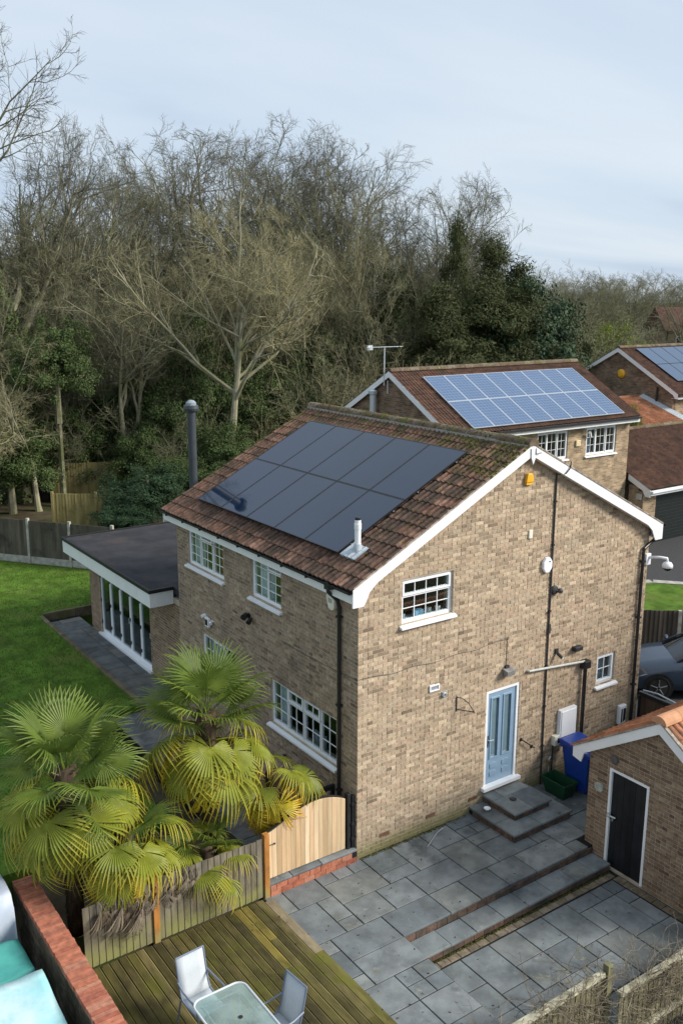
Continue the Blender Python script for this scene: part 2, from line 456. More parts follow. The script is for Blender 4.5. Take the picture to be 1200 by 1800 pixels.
def lay_bricks(pl, rects, m, parent, near=300, seed=3, proud=0.004):
    """the bricks that show largest become parts; the rest is one part"""
    rg = np.random.RandomState(seed)
    def score(rc):
        c = pl.p((rc[0] + rc[1]) / 2, (rc[2] + rc[3]) / 2)
        d = CAMLOC - c
        return -(d.normalized().dot(pl.n)) / d.length_squared * (rc[1] - rc[0])
    order = sorted(range(len(rects)), key=lambda i: score(rects[i]))
    single = set(order[:near])
    def corners(rc, pr):
        a, b, c, d = rc
        e = 0.003
        fr = [pl.p(a + e, c + e, pr), pl.p(b - e, c + e, pr), pl.p(b - e, d - e, pr), pl.p(a + e, d - e, pr)]
        bk = [pl.p(a, c, -0.02), pl.p(b, c, -0.02), pl.p(b, d, -0.02), pl.p(a, d, -0.02)]
        return fr + bk
    flip = pl.u.cross(Vector((0, 0, 1))).dot(pl.n) < 0
    FS = [(0, 1, 2, 3), (4, 5, 1, 0), (5, 6, 2, 1), (6, 7, 3, 2), (7, 4, 0, 3)]
    if flip: FS = [f[::-1] for f in FS]
    V = []; F = []
    shared = {}
    for i, rc in enumerate(rects):
        pr = proud + rg.uniform(-0.0025, 0.0025)
        if i in single:
            key = round(rc[1] - rc[0], 3)
            if key not in shared:
                w = rc[1] - rc[0]
                base = MB(); cs = corners((0, w, 0, rc[3] - rc[2]), proud)
                base.add([c - pl.o for c in cs], FS)
                shared[key] = base.mesh('brick'); shared[key].materials.append(m)
            o = bpy.data.objects.new('brick', shared[key]); COL.objects.link(o)
            attach(o, parent)
            o.location = pl.p(rc[0], rc[2], pr - proud)
        else:
            n = len(V); V.extend([tuple(c) for c in corners(rc, pr)])
            F.extend([tuple(j + n for j in f) for f in FS])
    if V:
        o = np_obj('brickwork', np.array(V), np.array(F), m, parent)
        o['kind'] = 'stuff'

def window(pl, u0, u1, z0, z1, lights, parent, name='window', recess=0.05, sill=True, fw=0.045, curtain=None, label=None, backing=True):
    """lights: (fu0,fu1,fz0,fz1,cols,rows,casement) in fractions of the opening inside the frame"""
    mb = MB(); f = fw; d1 = -recess; d0 = -recess - 0.07
    pl.box(mb, u0, u0 + f, z0, z1, d0, d1); pl.box(mb, u1 - f, u1, z0, z1, d0, d1)
    pl.box(mb, u0 + f, u1 - f, z0, z0 + f, d0, d1); pl.box(mb, u0 + f, u1 - f, z1 - f, z1, d0, d1)
    iu0, iu1, iz0, iz1 = u0 + f, u1 - f, z0 + f, z1 - f
    panes = []; bars = MB()
    for (a, b, c, d, nc, nr, cas) in lights:
        A, B = iu0 + (iu1 - iu0) * a, iu0 + (iu1 - iu0) * b
        C_, D_ = iz0 + (iz1 - iz0) * c, iz0 + (iz1 - iz0) * d
        g = 0.022 if not cas else 0.034
        pr = d1 + (0.018 if cas else -0.004)
        pl.box(mb, A, A + g, C_, D_, d0 + 0.01, pr); pl.box(mb, B - g, B, C_, D_, d0 + 0.01, pr)
        pl.box(mb, A + g, B - g, C_, C_ + g, d0 + 0.01, pr); pl.box(mb, A + g, B - g, D_ - g, D_, d0 + 0.01, pr)
        A += g; B -= g; C_ += g; D_ -= g
        bw = 0.0065
        for i in range(1, nc):
            x = A + (B - A) * i / nc; pl.box(bars, x - bw, x + bw, C_, D_, d1 - 0.026, d1 - 0.009)
        for i in range(1, nr):
            z = C_ + (D_ - C_) * i / nr
            for k in range(nc):
                xa = A + (B - A) * k / nc + (bw if k else 0); xb = A + (B - A) * (k + 1) / nc - (bw if k < nc - 1 else 0)
                pl.box(bars, xa, xb, z - bw, z + bw, d1 - 0.025, d1 - 0.010)
        for i in range(nc):
            for j in range(nr):
                panes.append((A + (B - A) * i / nc, A + (B - A) * (i + 1) / nc, C_ + (D_ - C_) * j / nr, C_ + (D_ - C_) * (j + 1) / nr))
    w = mb.build(name, UPVC, parent)
    if label: w['label'] = label
    if bars.v: bars.build('glazing_bars', UPVC, w)
    for (a, b, c, d) in panes:
        g = MB(); dd = d1 - 0.018
        t = random.uniform(-0.0025, 0.0025)
        pts = [pl.p(a, c, dd - t), pl.p(b, c, dd + t), pl.p(b, d, dd + t), pl.p(a, d, dd - t)]
        g.prism(pts, -pl.n * 0.006)
        g.build('pane', GLASS, w)
    if sill:
        s = MB()
        pts = [(-0.03, z0 - 0.075), (0.085, z0 - 0.075), (0.085, z0 - 0.04), (-0.05, z0 - 0.001), (-0.05, z0 - 0.05)]
        s.prism([pl.p(u0 - 0.05, z, d) for d, z in pts], pl.u * (u1 - u0 + 0.10))
        s.build('sill', UPVC, w)
    if curtain:
        for (a, b, c, d, m) in curtain:
            cu = MB(); n = max(6, int((b - a) * (u1 - u0) / 0.035))
            vs = []
            for i in range(n + 1):
                u = u0 + (u1 - u0) * (a + (b - a) * i / n); dd = -recess - 0.16 - 0.03 * (i % 2) - 0.012 * math.sin(i * 2.1)
                vs += [pl.p(u, z0 + (z1 - z0) * c, dd), pl.p(u, z0 + (z1 - z0) * d, dd)]
            cu.add(vs, [(2 * i, 2 * i + 2, 2 * i + 3, 2 * i + 1) for i in range(n)])
            cu.build('curtain', m, w)
    return w

# tile: two rolls across, lower end lifted on the course below
def tile_mesh_data(w=0.30, g=0.40, th=0.016, roll=0.034):
    prof = []
    for k in range(2):
        x0 = k * w / 2
        prof += [(x0, 0.0), (x0 + w * 0.20, 0.0), (x0 + w * 0.26, roll * 0.62), (x0 + w * 0.345, roll), (x0 + w * 0.43, roll * 0.62)]
    prof.append((w, 0.0))
    n = len(prof)
    V = []
    for (y, lift) in ((0.0, 0.026), (g, 0.0)):
        for x, z in prof: V.append((x, y, z + lift + th))
    for x, z in prof: V.append((x, 0.0, z + 0.026 - 0.004))
    F = [(i, i + 1, n + i + 1, n + i) for i in range(n - 1)]
    F += [(2 * n + i, 2 * n + i + 1, i + 1, i) for i in range(n - 1)]
    return np.array(V, float), F
TV, TF = tile_mesh_data()

def tile_roof(O, U, Vv, ncol, nrow, w, g, m, parent, single=None, skip=None, seed=5, jitter=1.0, name='tile'):
    """O eave corner, U along the eave, Vv up the slope (unit vectors)"""
    U = Vector(U); Vv = Vector(Vv); Nn = U.cross(Vv).normalized()
    sgn = 1
    if Nn.z < 0: Nn = -Nn; sgn = -1
    rg = random.Random(seed)
    sx = w / 0.30; sy = (g + 0.07) / 0.40
    meshes = None
    V = []; F = []
    FF = [f if sgn > 0 else f[::-1] for f in TF]
    for r in range(nrow):
        for c in range(ncol):
            if skip and skip(c, r): continue
            jx, jy, jz = rg.uniform(-.004, .004) * jitter, rg.uniform(-.010, .010) * jitter, rg.uniform(0, .007) * jitter
            tw = rg.uniform(-.012, .012) * jitter; tz = rg.uniform(-.012, .012) * jitter
            o = Vector(O) + U * (c * w + jx) + Vv * (r * g + jy) + Nn * jz
            M = Matrix((U, Vv, Nn)).transposed().to_4x4() @ Matrix.Rotation(tz, 4, 'Z') @ Matrix.Rotation(tw, 4, 'Y') @ Matrix.Diagonal((sx, sy, 1, 1))
            M.translation = o
            if single and single(c, r):
                if meshes is None:
                    mm = bpy.data.meshes.new(name); mm.from_pydata([tuple(v) for v in TV], [], FF); mm.materials.append(m); mm.update()
                    meshes = mm
                ob = bpy.data.objects.new(name, meshes); COL.objects.link(ob); attach(ob, parent)
                ob.matrix_basis = M
            else:
                n = len(V)
                A = np.array(M)
                P = TV @ A[:3, :3].T + A[:3, 3]
                V.extend(P.tolist()); F.extend([tuple(i + n for i in f) for f in FF])
    if V:
        ob = np_obj('tiling', np.array(V), np.array(F), m, parent); ob['kind'] = 'stuff'

def copy_tree(o, parent=None):
    c = o.copy(); COL.objects.link(c)
    if parent is not None: c.parent = parent
    for ch in list(o.children): copy_tree(ch, c)
    return c

# ================================================================== ground
g = MB().box(-8.3, 1500, -900, 1800, -1.2, -0.45)
structure(g.build('ground', EARTH))
g = MB().box(-700, -5.62, -700, 900, -1.2, -0.448)
structure(g.build('neighbour_ground', mat('gravel_ground', (0.11, 0.10, 0.085), 1.0, 0.1, 3, 0.3, bump=0.6, bscale=30)))
# lawn: retained a little above the paving
lawn = MB()
def sheet_prism(mb, pts, z0, z1): mb.prism([(x, y, z1) for x, y in pts], (0, 0, z0 - z1))
sheet_prism(lawn, [(-14, 3.0), (-2.35, 3.0), (-2.35, 8.2), (-0.66, 8.3), (-0.56, 16.32), (3.5, 16.35), (3.2, 21.2), (0.1, 24.6), (-14, 40)], -0.449, 0.14)
structure(lawn.build('lawn', LAWN))
# woodland floor beyond the back fence and the bank under the houses
wf = MB(); sheet_prism(wf, [(3.45, 16.4), (11.9, 16.4), (11.9, 19.4), (34, 24.5), (120, 90), (60, 140), (-40, 120), (-20, 40.2), (0.12, 24.65), (3.25, 21.25)], -0.447, 0.06)
structure(wf.build('woodland_floor', EARTH))
# near ground under the palms
pb = MB(); sheet_prism(pb, [(-5.44, 0.04), (-1.5, 0.04), (-1.5, 3.0), (-5.44, 3.0)], -0.449, -0.02)
structure(pb.build('planting_bed', EARTH))
# drive and road at the right
dr = MB(); sheet_prism(dr, [(8.05, -7), (60, -7), (60, 11.5), (23.0, 11.5), (12.0, 11.9), (8.05, 11.9)], -0.446, -0.012)
structure(dr.build('driveway', TARMAC))
vg = MB(); sheet_prism(vg, [(13.35, 4.35), (18.6, 0.2), (24, 1.0), (20.2, 6.2), (18.9, 7.7), (15.5, 9.5), (13.2, 8.5)], -0.012, 0.03)
structure(vg.build('grass_verge', LAWN))
kb = MB(); kp = [(24, 1.0), (20.2, 6.2), (18.9, 7.7), (15.5, 9.5)]
for a, b in zip(kp[:-1], kp[1:]):
    A, B = Vector((*a, 0)), Vector((*b, 0)); t = (B - A).normalized(); n = Vector((t.y, -t.x, 0))
    kb.prism([A + Vector((0, 0, 0.06)), B + Vector((0, 0, 0.06)), B + n * 0.35 + Vector((0, 0, 0.06)), A + n * 0.35 + Vector((0, 0, 0.06))], (0, 0, -0.10))
structure(kb.build('verge_edging', CONCRETE))

# ================================================================== main house
XR, ZR, SL = 3.97, 7.43, 0.508           # ridge line and roof slope
Wd, Ln = 7.94, 7.30
def roof_z(x): return ZR - SL * abs(x - XR)
house = thing('brick_house', 'two storey buff brick house with black solar panels, nearest the camera', 'house', (0, 0, 0))
PF = Plane((0, 0, 0), (1, 0, 0), (0, -1, 0))           # gable wall facing the patio
PL = Plane((0, 0, 0), (0, 1, 0), (-1, 0, 0))           # side wall facing the lawn

hf = [(0.97, 2.19, 4.40, 5.23), (3.17, 4.09, 0.36, 2.54), (6.45, 7.06, 1.86, 2.54)]
hl = [(0.66, 3.04, 1.585, 2.56), (4.55, 6.13, 1.585, 2.60), (2.58, 3.76, 4.13, 5.06), (4.97, 6.71, 4.13, 5.06)]
gw = MB()
T = 0.26
wall_with_holes(gw, PF, 0, Wd, -0.3, 5.25, hf, -T, -0.004)
PF.poly(gw, [(0.0, 5.25), (Wd, 5.25), (Wd, roof_z(Wd) - 0.02), (XR, ZR - 0.02), (0.0, roof_z(0) - 0.02)], -T, -0.004)
gable = gw.build('gable_wall', MORTAR, house)
lw = MB()
wall_with_holes(lw, PL, T, Ln, -0.3, 5.36, hl, -T, -0.004)
side = lw.build('side_wall', MORTAR, house)
ow = MB().box(Wd - T, Wd - 0.002, T, Ln, -0.3, 5.36).box(T, Wd - T, Ln - T, Ln - 0.003, -0.3, 5.36)
ow.prism([(0, Ln - 0.004, 5.36), (Wd, Ln - 0.004, 5.36), (XR, Ln - 0.004, ZR - 0.02)], (0, -T + 0.01, 0))
ow.build('rear_wall', BRICK_FAR, house)
ip = MB().box(T, Wd - T, T, Ln - T, 2.72, 2.95).box(3.1, 3.2, T, Ln - T, 0, 2.7).box(3.1, 3.2, T, Ln - T, 2.96, 5.3).box(T, Wd - T, 3.9, 4.0, 2.96, 5.3)
ip.build('inner_floor', mat('inner_plaster', (0.45, 0.42, 0.38), 0.9, 0.1), house)
MR = [(h[0], h[1], h[2], h[3]) for h in hf]
lay_bricks(PF, brick_rects(0.0, Wd, 0.0, 7.3, MR, lambda u: roof_z(u) - 0.06, seed=11), BRICK, gable, 300, 21)
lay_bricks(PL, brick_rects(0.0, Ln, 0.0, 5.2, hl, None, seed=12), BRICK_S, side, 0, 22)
# course of plinth air bricks
for x in (0.64, 1.77, 2.88):
    m = MB(); PF.box(m, x - 0.11, x + 0.11, 0.275, 0.345, -0.02, 0.013)
    m.build('air_brick', mat('terracotta_dark', (0.16, 0.085, 0.055), 0.9, 0.1), gable)

# windows
NET = mat('net_curtain', (0.74, 0.77, 0.80), 0.9, 0.1, 8, 0.15)
RED = mat('red_curtain', (0.70, 0.13, 0.17), 0.9, 0.1, 8, 0.2)
GREYC = mat('grey_curtain', (0.35, 0.38, 0.42), 0.9, 0.1, 8, 0.2)
window(PF, 0.97, 2.19, 4.40, 5.23, [(0, 1, 0.64, 1, 4, 1, True), (0, 1, 0, 0.62, 4, 2, False)], gable)
window(PF, 6.45, 7.06, 1.86, 2.54, [(0, 1, 0, 1, 2, 2, True)], gable, curtain=[(0, 1, 0, 1, GREYC)])
window(PL, 0.66, 3.04, 1.585, 2.56, [(0, .235, 0, 1, 2, 3, False), (.25, .49, 0, .68, 2, 2, False), (.25, .49, .71, 1, 2, 1, True), (.51, .75, 0, .68, 2, 2, False), (.51, .75, .71, 1, 2, 1, True), (.765, 1, 0, 1, 2, 3, False)], side,
       curtain=[(0.80, 1.0, 0, 1, NET), (0.0, 0.12, 0, 1, NET), (0.27, 0.45, 0.0, 0.3, GREYC), (0.55, 0.62, 0.0, 0.35, NET)])
window(PL, 4.55, 6.13, 1.585, 2.60, [(0, .33, 0, 1, 2, 3, False), (.35, .66, 0, 1, 2, 3, True), (.68, 1, 0, 1, 2, 3, False)], side, curtain=[(0.6, 1.0, 0, 1, NET)])
window(PL, 2.58, 3.76, 4.13, 5.06, [(0, .48, 0, .74, 2, 3, False), (0, .48, .77, 1, 2, 1, True), (.5, 1, 0, 1, 2, 4, False)], side,
       curtain=[(0.5, 1.0, 0, 1, NET)])
window(PL, 4.97, 6.71, 4.13, 5.06, [(0, .31, 0, 1, 2, 4, False), (.34, .66, 0, .74, 2, 3, False), (.34, .66, .77, 1, 1, 1, True), (.69, 1, 0, 1, 2, 4, False)], side,
       curtain=[(0.0, 0.28, 0, 1, RED), (0.34, 0.62, 0.78, 1, RED), (0.72, 1.0, 0, 1, NET)])
# pot plants on the bathroom sill
for i, (x, c, lf) in enumerate(((1.13, (0.45, 0.5, 0.52), 1), (1.50, (0.25, 0.45, 0.62), 0), (1.76, (0.62, 0.62, 0.6), 1), (1.98, (0.6, 0.6, 0.58), 1))):
    t = thing('potted_plant', ['small grey pot with leaves at the left end of the gable window sill', 'pale blue box on the gable window sill', 'white pot with green leaves in the gable window',
              'small white pot at the right end of the gable window sill'][i], 'pot plant' if lf else 'box', (x, 0.19, 4.42))
    m = MB()
    if lf: m.lathe([(0.04, 0), (0.06, 0.10), (0.052, 0.105)], (x, 0.19, 4.42), 12)
    else: m.box(x - 0.1, x + 0.1, 0.14, 0.24, 4.42, 4.54)
    m.build('pot' if lf else 'box_body', mat('pot%d' % i, c, 0.5, 0.4), t)
    if lf:
        m = MB(); rg = random.Random(i)
        for k in range(26):
            a = rg.uniform(0, 6.28); r = rg.uniform(0.03, 0.10); z = 4.52 + rg.uniform(0.0, 0.13)
            p = Vector((x + math.cos(a) * r, 0.19 + math.sin(a) * r * 0.7, z)); q = Vector((math.cos(a + 1.5), math.sin(a + 1.5), rg.uniform(-.4, .4))) * 0.028; s = Vector((math.cos(a), math.sin(a), 0.4)) * 0.045
            m.add([p - s, p + q, p + s, p - q], [(0, 1, 2, 3)])
        m.build('leaves', HOLLY, t)
ws = MB(); PF.box(ws, 0.90, 2.26, 4.36, 4.418, -0.34, -0.125); ws.build('window_board', UPVC, gable)

# front door (pale blue, two long lights)
DOORC = mat('pale_blue_paint', (0.235, 0.35, 0.47), 0.35, 0.5, 3, 0.05)
fr = MB()
PF.box(fr, 3.17, 3.235, 0.47, 2.54, -0.10, -0.012); PF.box(fr, 4.025, 4.09, 0.47, 2.54, -0.10, -0.012); PF.box(fr, 3.235, 4.025, 2.475, 2.54, -0.10, -0.012)
PF.box(fr, 3.10, 4.14, 0.40, 0.47, -0.10, 0.10)
door = fr.build('door', UPVC, gable)
door['label'] = 'pale blue front door in a white frame'
dl = MB(); ZA, ZB = 0.472, 2.473
gl = [(3.36, 3.545, 1.05, 2.33), (3.70, 3.885, 1.05, 2.33)]
wall_with_holes(dl, PF, 3.238, 4.022, ZA, ZB, gl, -0.085, -0.04)
leaf = dl.build('door_leaf', DOORC, door)
for a, b, c, d in gl:
    m = MB()
    for q in ((a - .03, a, c - .03, d + .03), (b, b + .03, c - .03, d + .03), (a, b, c - .03, c), (a, b, d, d + .03)): PF.box(m, *q, -0.05, -0.022)
    m.build('glazing_frame', DOORC, door)
    m = MB(); PF.box(m, a, b, c, d, -0.072, -0.062); m.build('door_glass', mat('frosted_glass', (0.16, 0.24, 0.28), 0.12, 0.6, 4, 0.1), door)
    for z in (0.62, 0.80):
        m = MB(); PF.poly(m, [(a + .0, z), (b, z), (b, z + .10), ((a + b) / 2, z + .125), (a, z + .10)], -0.045, -0.026); m.build('door_panel', DOORC, door, bevel=0.006)
m = MB(); PF.box(m, 3.262, 3.295, 1.30, 1.55, -0.045, -0.03); m.build('handle_plate', BLACKP, door)
m = MB().tube([PF.p(3.28, 1.46, -0.03), PF.p(3.28, 1.46, 0.02), PF.p(3.39, 1.455, 0.02)], 0.011, 8); m.build('door_handle', STEEL, door)

# roof ------------------------------------------------------------
YV0, YV1, XE = -0.17, 7.52, -0.25
roof = MB()
roof.prism([(XE, YV0 + 0.02, roof_z(XE) - 0.05), (XR, YV0 + 0.02, ZR - 0.05), (XR, YV0 + 0.02, ZR), (XE, YV0 + 0.02, roof_z(XE))], (0, YV1 - YV0 - 0.04, 0))
roof.prism([(2 * XR - XE, YV0 + 0.02, roof_z(XE) - 0.05), (XR + 0.001, YV0 + 0.02, ZR - 0.05), (XR + 0.001, YV0 + 0.02, ZR), (2 * XR - XE, YV0 + 0.02, roof_z(XE))], (0, YV1 - YV0 - 0.04, 0))
roof = roof.build('roof', mat('roof_underlay', (0.03, 0.026, 0.022), 0.95, 0.1), house)
slv = Vector((1, 0, SL)).normalized()
NC, NR = 26, 15
tw = (YV1 - YV0) / NC
slen = (XR - XE) * math.sqrt(1 + SL * SL)
tg = (slen - 0.02) / NR
def under(c, r):
    y = YV1 - (c + 0.5) * tw; s = (r + 0.5) * tg * slv.x + XE
    return 1.45 < y < 6.05 and 0.75 < s < 2.85
tile_roof((XE - 0.03, YV1, roof_z(XE) - 0.012), (0, -1, 0), slv, NC, NR, tw, tg, TILE, roof, single=lambda c, r: True, skip=under)
sl2 = Vector((-1, 0, SL)).normalized()
tile_roof((2 * XR - XE + 0.03, YV0, roof_z(XE) - 0.012), (0, 1, 0), sl2, NC, NR, tw, tg, TILE, roof, seed=6)
# ridge tiles
nrt = 17
for k in range(nrt):
    y0 = YV0 - 0.02 + k * (YV1 - YV0 + 0.04) / nrt; y1 = y0 + (YV1 - YV0 + 0.04) / nrt - 0.012
    jz = random.uniform(-0.006, 0.01); m = MB(); pr = []
    for i in range(9):
        a = math.pi * (i / 8) ; pr.append((XR + 0.135 * math.cos(a), y0, ZR + 0.005 + jz + 0.125 * math.sin(a) ** 0.9))
    pr += [(XR - 0.10, y0, ZR - 0.0 + jz), (XR + 0.10, y0, ZR - 0.0 + jz)]
    m.prism(pr, (0, y1 - y0, 0)); m.build('ridge_tile', RIDGE, roof)
m = MB(); m.prism([(XR + 0.15 * math.cos(math.pi * i / 6), YV0 + .01, ZR - 0.03 + 0.12 * math.sin(math.pi * i / 6)) for i in range(7)], (0, YV1 - YV0 - .02, 0)); m.build('ridge_mortar', mat('ridge_mortar', (0.27, 0.25, 0.21), 0.95, 0.1, 20, 0.3, bump=0.6), roof)
# moss cushions along the top courses and the far verge
mv, mf = [], []
rg = random.Random(4)
def blob(p, r, nrm):
    n = len(mv)
    t = Vector((0, 1, 0)); b = nrm.cross(t)
    top = p + nrm * r * 0.55
    ring = [p + (t * math.cos(a) + b * math.sin(a)) * r * rg.uniform(.6, 1.2) - nrm * 0.004 for a in [i * 1.2566 for i in range(5)]]
    mid = [p + (t * math.cos(a) + b * math.sin(a)) * r * rg.uniform(.4, .75) + nrm * r * 0.42 for a in [i * 1.2566 for i in range(5)]]
    mv.extend([tuple(q) for q in ring + mid + [top]])
    for i in range(5):
        j = (i + 1) % 5
        mf.append((n + i, n + j, n + 5 + j)); mf.append((n + i, n + 5 + j, n + 5 + i)); mf.append((n + 5 + i, n + 5 + j, n + 10))
nrm = Vector((-SL, 0, 1)).normalized()
for k in range(1500):
    q = rg.random()
    if q < 0.50: y = YV0 + rg.random() ** 1.5 * 2.2; s = 1 - rg.random() ** 1.4 * 0.24 - 0.02
    elif q < 0.72: y = rg.uniform(YV0, YV1); s = 0.985 - rg.random() ** 2 * 0.10
    elif q < 0.86: y = YV1 - rg.random() ** 2 * 0.9; s = rg.uniform(0.25, 1)
    else: y = rg.uniform(YV0 + 0.05, YV0 + 1.0); s = rg.uniform(0.05, 0.98)
    x = XE + (XR - XE) * s
    blob(Vector((x, y, roof_z(x) + 0.045)), rg.uniform(0.012, 0.036) * (1.35 if q < 0.4 else 1), nrm)
for k in range(420):
    y = rg.uniform(YV0, YV1); a = rg.uniform(0.15, 2.9)
    blob(Vector((XR - 0.13 * math.cos(a) * -1 if False else XR + 0.135 * math.cos(a), y, ZR + 0.01 + 0.12 * math.sin(a))), rg.uniform(0.008, 0.03), Vector((math.cos(a), 0, math.sin(a))))
mo = np_obj('moss', np.array(mv), np.array(mf), MOSS, roof, smooth=True); mo['kind'] = 'stuff'

# bargeboards, fascia, gutters
def barge(y0, y1, sgn, parent, nm='bargeboard'):
    m = MB()
    def X(d): return XR - sgn * d            # d: distance from the ridge line
    dE = XR - XE - 0.02
    top = lambda d: ZR - SL * d + 0.018
    dp = 0.215
    pts = [(0.0, top(0)), (dE, top(dE)), (dE, top(dE) - 0.33), (dE - 0.23, top(dE) - 0.33), (dE - 0.27, top(dE) - 0.27), (dE - 0.36, top(dE - 0.36) - dp - 0.06), (dE - 0.52, top(dE - 0.52) - dp), (0.0, top(0) - dp)]
    m.prism([(X(d), y0, z) for d, z in pts], (0, y1 - y0, 0))
    return m.build(nm, WHITE, parent)
barge(-0.165, -0.135, 1, roof); barge(-0.165, -0.135, -1, roof)
barge(YV1 - 0.03, YV1 - 0.003, 1, roof)
m = MB(); m.prism([(XR - 0.06, -0.169, ZR - 0.05), (XR + 0.06, -0.169, ZR - 0.05), (XR + 0.05, -0.169, ZR - 0.24), (XR, -0.169, ZR - 0.36), (XR - 0.05, -0.169, ZR - 0.24)], (0, -0.02, 0)); m.build('finial_plate', WHITE, roof)
m = MB()   # undercloak strip of mortar and tile ends along the near verge
for s in (1, -1):
    a = XR; b = XR - s * (XR - XE - 0.02)
    m.prism([(a, -0.175, ZR + 0.022), (b, -0.175, roof_z(XE) + 0.032), (b, -0.175, roof_z(XE) + 0.062), (a, -0.175, ZR + 0.055)], (0, 0.075, 0))
m.build('verge_mortar', mat('verge_mortar', (0.34, 0.30, 0.25), 0.95, 0.1, 9, 0.35, stains=(((0.16, 0.11, 0.08), 6, 0.45, 0.7),), bump=0.6), roof)
m = MB()
for s in (1, -1):   # soffit under the verge
    a = (XR, ZR - 0.20); b = (XR - s * (XR - XE - 0.3), roof_z(XE + 0.3) - 0.20)
    m.prism([(a[0], -0.134, a[1]), (b[0], -0.134, b[1]), (b[0], -0.134, b[1] + 0.02), (a[0], -0.134, a[1] + 0.02)], (0, 0.125, 0))
m.build('soffit', WHITE, roof)
for xs, nm in ((-1, 'l'), (1, 'r')):
    xa = XE + 0.03 if xs < 0 else 2 * XR - XE - 0.03
    m = MB().box(min(xa, xa - xs * 0.022), max(xa, xa - xs * 0.022), -0.134, YV1 - 0.04, 5.05, 5.285)
    m.build('fascia', WHITE, roof)
    m = MB().box(min(xa - xs * 0.023, xa - xs * 0.27), max(xa - xs * 0.023, xa - xs * 0.27), 0.012, YV1 - 0.04, 5.052, 5.07) if xs > 0 else MB().box(xa + 0.023, -0.008, -0.13, YV1 - 0.04, 5.052, 5.07)
    m.build('soffit', WHITE, roof)
    m = MB(); pr = []
    xc = xa + xs * 0.062
    for i in range(9):
        a = math.pi + math.pi * i / 8; pr.append((xc + 0.058 * math.cos(a), -0.15, 5.285 + 0.058 * math.sin(a)))
    for i in range(9):
        a = 2 * math.pi - math.pi * i / 8; pr.append((xc + 0.052 * math.cos(a), -0.15, 5.287 + 0.052 * math.sin(a)))
    m.prism(pr, (0, YV1 + 0.12, 0)); gt = m.build('gutter', BLACKP, roof)
    for k in range(9): MB().box(xc - 0.066, xc + 0.066, 0.3 + k * 0.85, 0.33 + k * 0.85, 5.222, 5.29).build('gutter_bracket', BLACKP, gt)
# box end of the far eave
m = MB().prism([(8.19, -0.166, 5.03), (8.215, -0.166, 5.33), (7.90, -0.166, 5.03)], (0, 0.03, 0)); 
m = MB().box(7.945, 8.185, -0.13, 0.3, 5.03, 5.05); m.build('soffit_box', WHITE, roof)

# downpipes
def pipe(path, r, parent, nm='downpipe', m_=BLACKP, n=10): return MB().tube(path, r, n).build(nm, m_, parent, smooth=False)
dp = pipe([(-0.28, 0.52, 5.25), (-0.28, 0.52, 5.12), (-0.09, 0.50, 4.93), (-0.055, 0.50, 4.8), (-0.055, 0.50, 0.02)], 0.036, house)
for z in (4.6, 2.9, 1.2):
    MB().box(-0.10, 0.0, 0.45, 0.55, z, z + 0.035).build('pipe_clip', BLACKP, dp)
MB().box(-0.33, -0.225, 0.45, 0.58, 5.17, 5.30).build('gutter_outlet', BLACKP, dp)
dp2 = pipe([(8.22, 0.05, 5.02), (8.12, -0.02, 4.96), (7.72, -0.055, 4.80), (7.70, -0.055, 4.7), (7.70, -0.055, 0.02)], 0.036, house)
for z in (4.5, 3.2, 1.6): MB().box(7.65, 7.75, -0.10, 0.0, z, z + 0.035).build('pipe_clip', BLACKP, dp2)
# thin cable conduit down the gable and the soil stack beside the small window
dp3 = pipe([(4.82, -0.024, 6.78), (4.83, -0.024, 0.02)], 0.019, house, 'cable_conduit', DKMETAL, 8)
for z in (0.9, 1.8, 2.7, 3.9, 5.3, 6.2): MB().box(4.795, 4.86, -0.045, 0.0, z, z + 0.03).build('pipe_clip', BLACKP, dp3)
m = MB().box(4.845, 4.885, -0.03, 0.0, 3.42, 3.62); m.build('junction_cover', DKMETAL, dp3)
dp4 = pipe([(5.99, -0.075, 2.50), (5.99, -0.07, 0.02)], 0.042, house, 'waste_pipe')
MB().box(5.88, 6.08, -0.16, 0.0, 2.42, 2.60).build('hopper', BLACKP, dp4, bevel=0.02)
w = pipe([(5.93, -0.09, 2.585), (4.27, -0.06, 2.74)], 0.024, house, 'overflow_pipe', mat('grey_pipe', (0.5, 0.52, 0.5), 0.4, 0.4, 10, 0.1))
pipe([(4.27, -0.06, 2.74), (4.27, 0.0, 2.74)], 0.022, house, 'overflow_elbow', MATS['grey_pipe'])

# verge cable hooked over the bargeboard
pipe([(5.05, -0.172, 7.02), (5.02, -0.19, 6.90), (4.90, -0.19, 6.80), (4.86, -0.05, 6.77)], 0.012, house, 'roof_cable', DKMETAL, 6)
pipe([(XR + 0.05, -0.19, ZR - 0.05), (XR + 0.05, -0.20, ZR - 0.16), (XR + 0.19, -0.20, ZR - 0.15)], 0.008, house, 'cable_hook', DKMETAL, 6)

# cables across the walls
cab = []
for i in range(25):
    u = i / 24; cab.append((3.53 * u, -0.014, 3.56 + 0.02 * math.sin(i * 0.9) - 0.045 * math.sin(math.pi * u)))
pipe([(-0.014, 2.6, 3.50), (-0.014, 1.3, 3.50), (-0.014, 0.0, 3.56)] + cab[1:], 0.0045, house, 'wall_cable', DKMETAL, 5)
pipe([(3.53, -0.014, 3.565), (3.66, -0.014, 3.57), (3.665, -0.014, 3.0)], 0.006, house, 'lamp_cable', DKMETAL, 5)

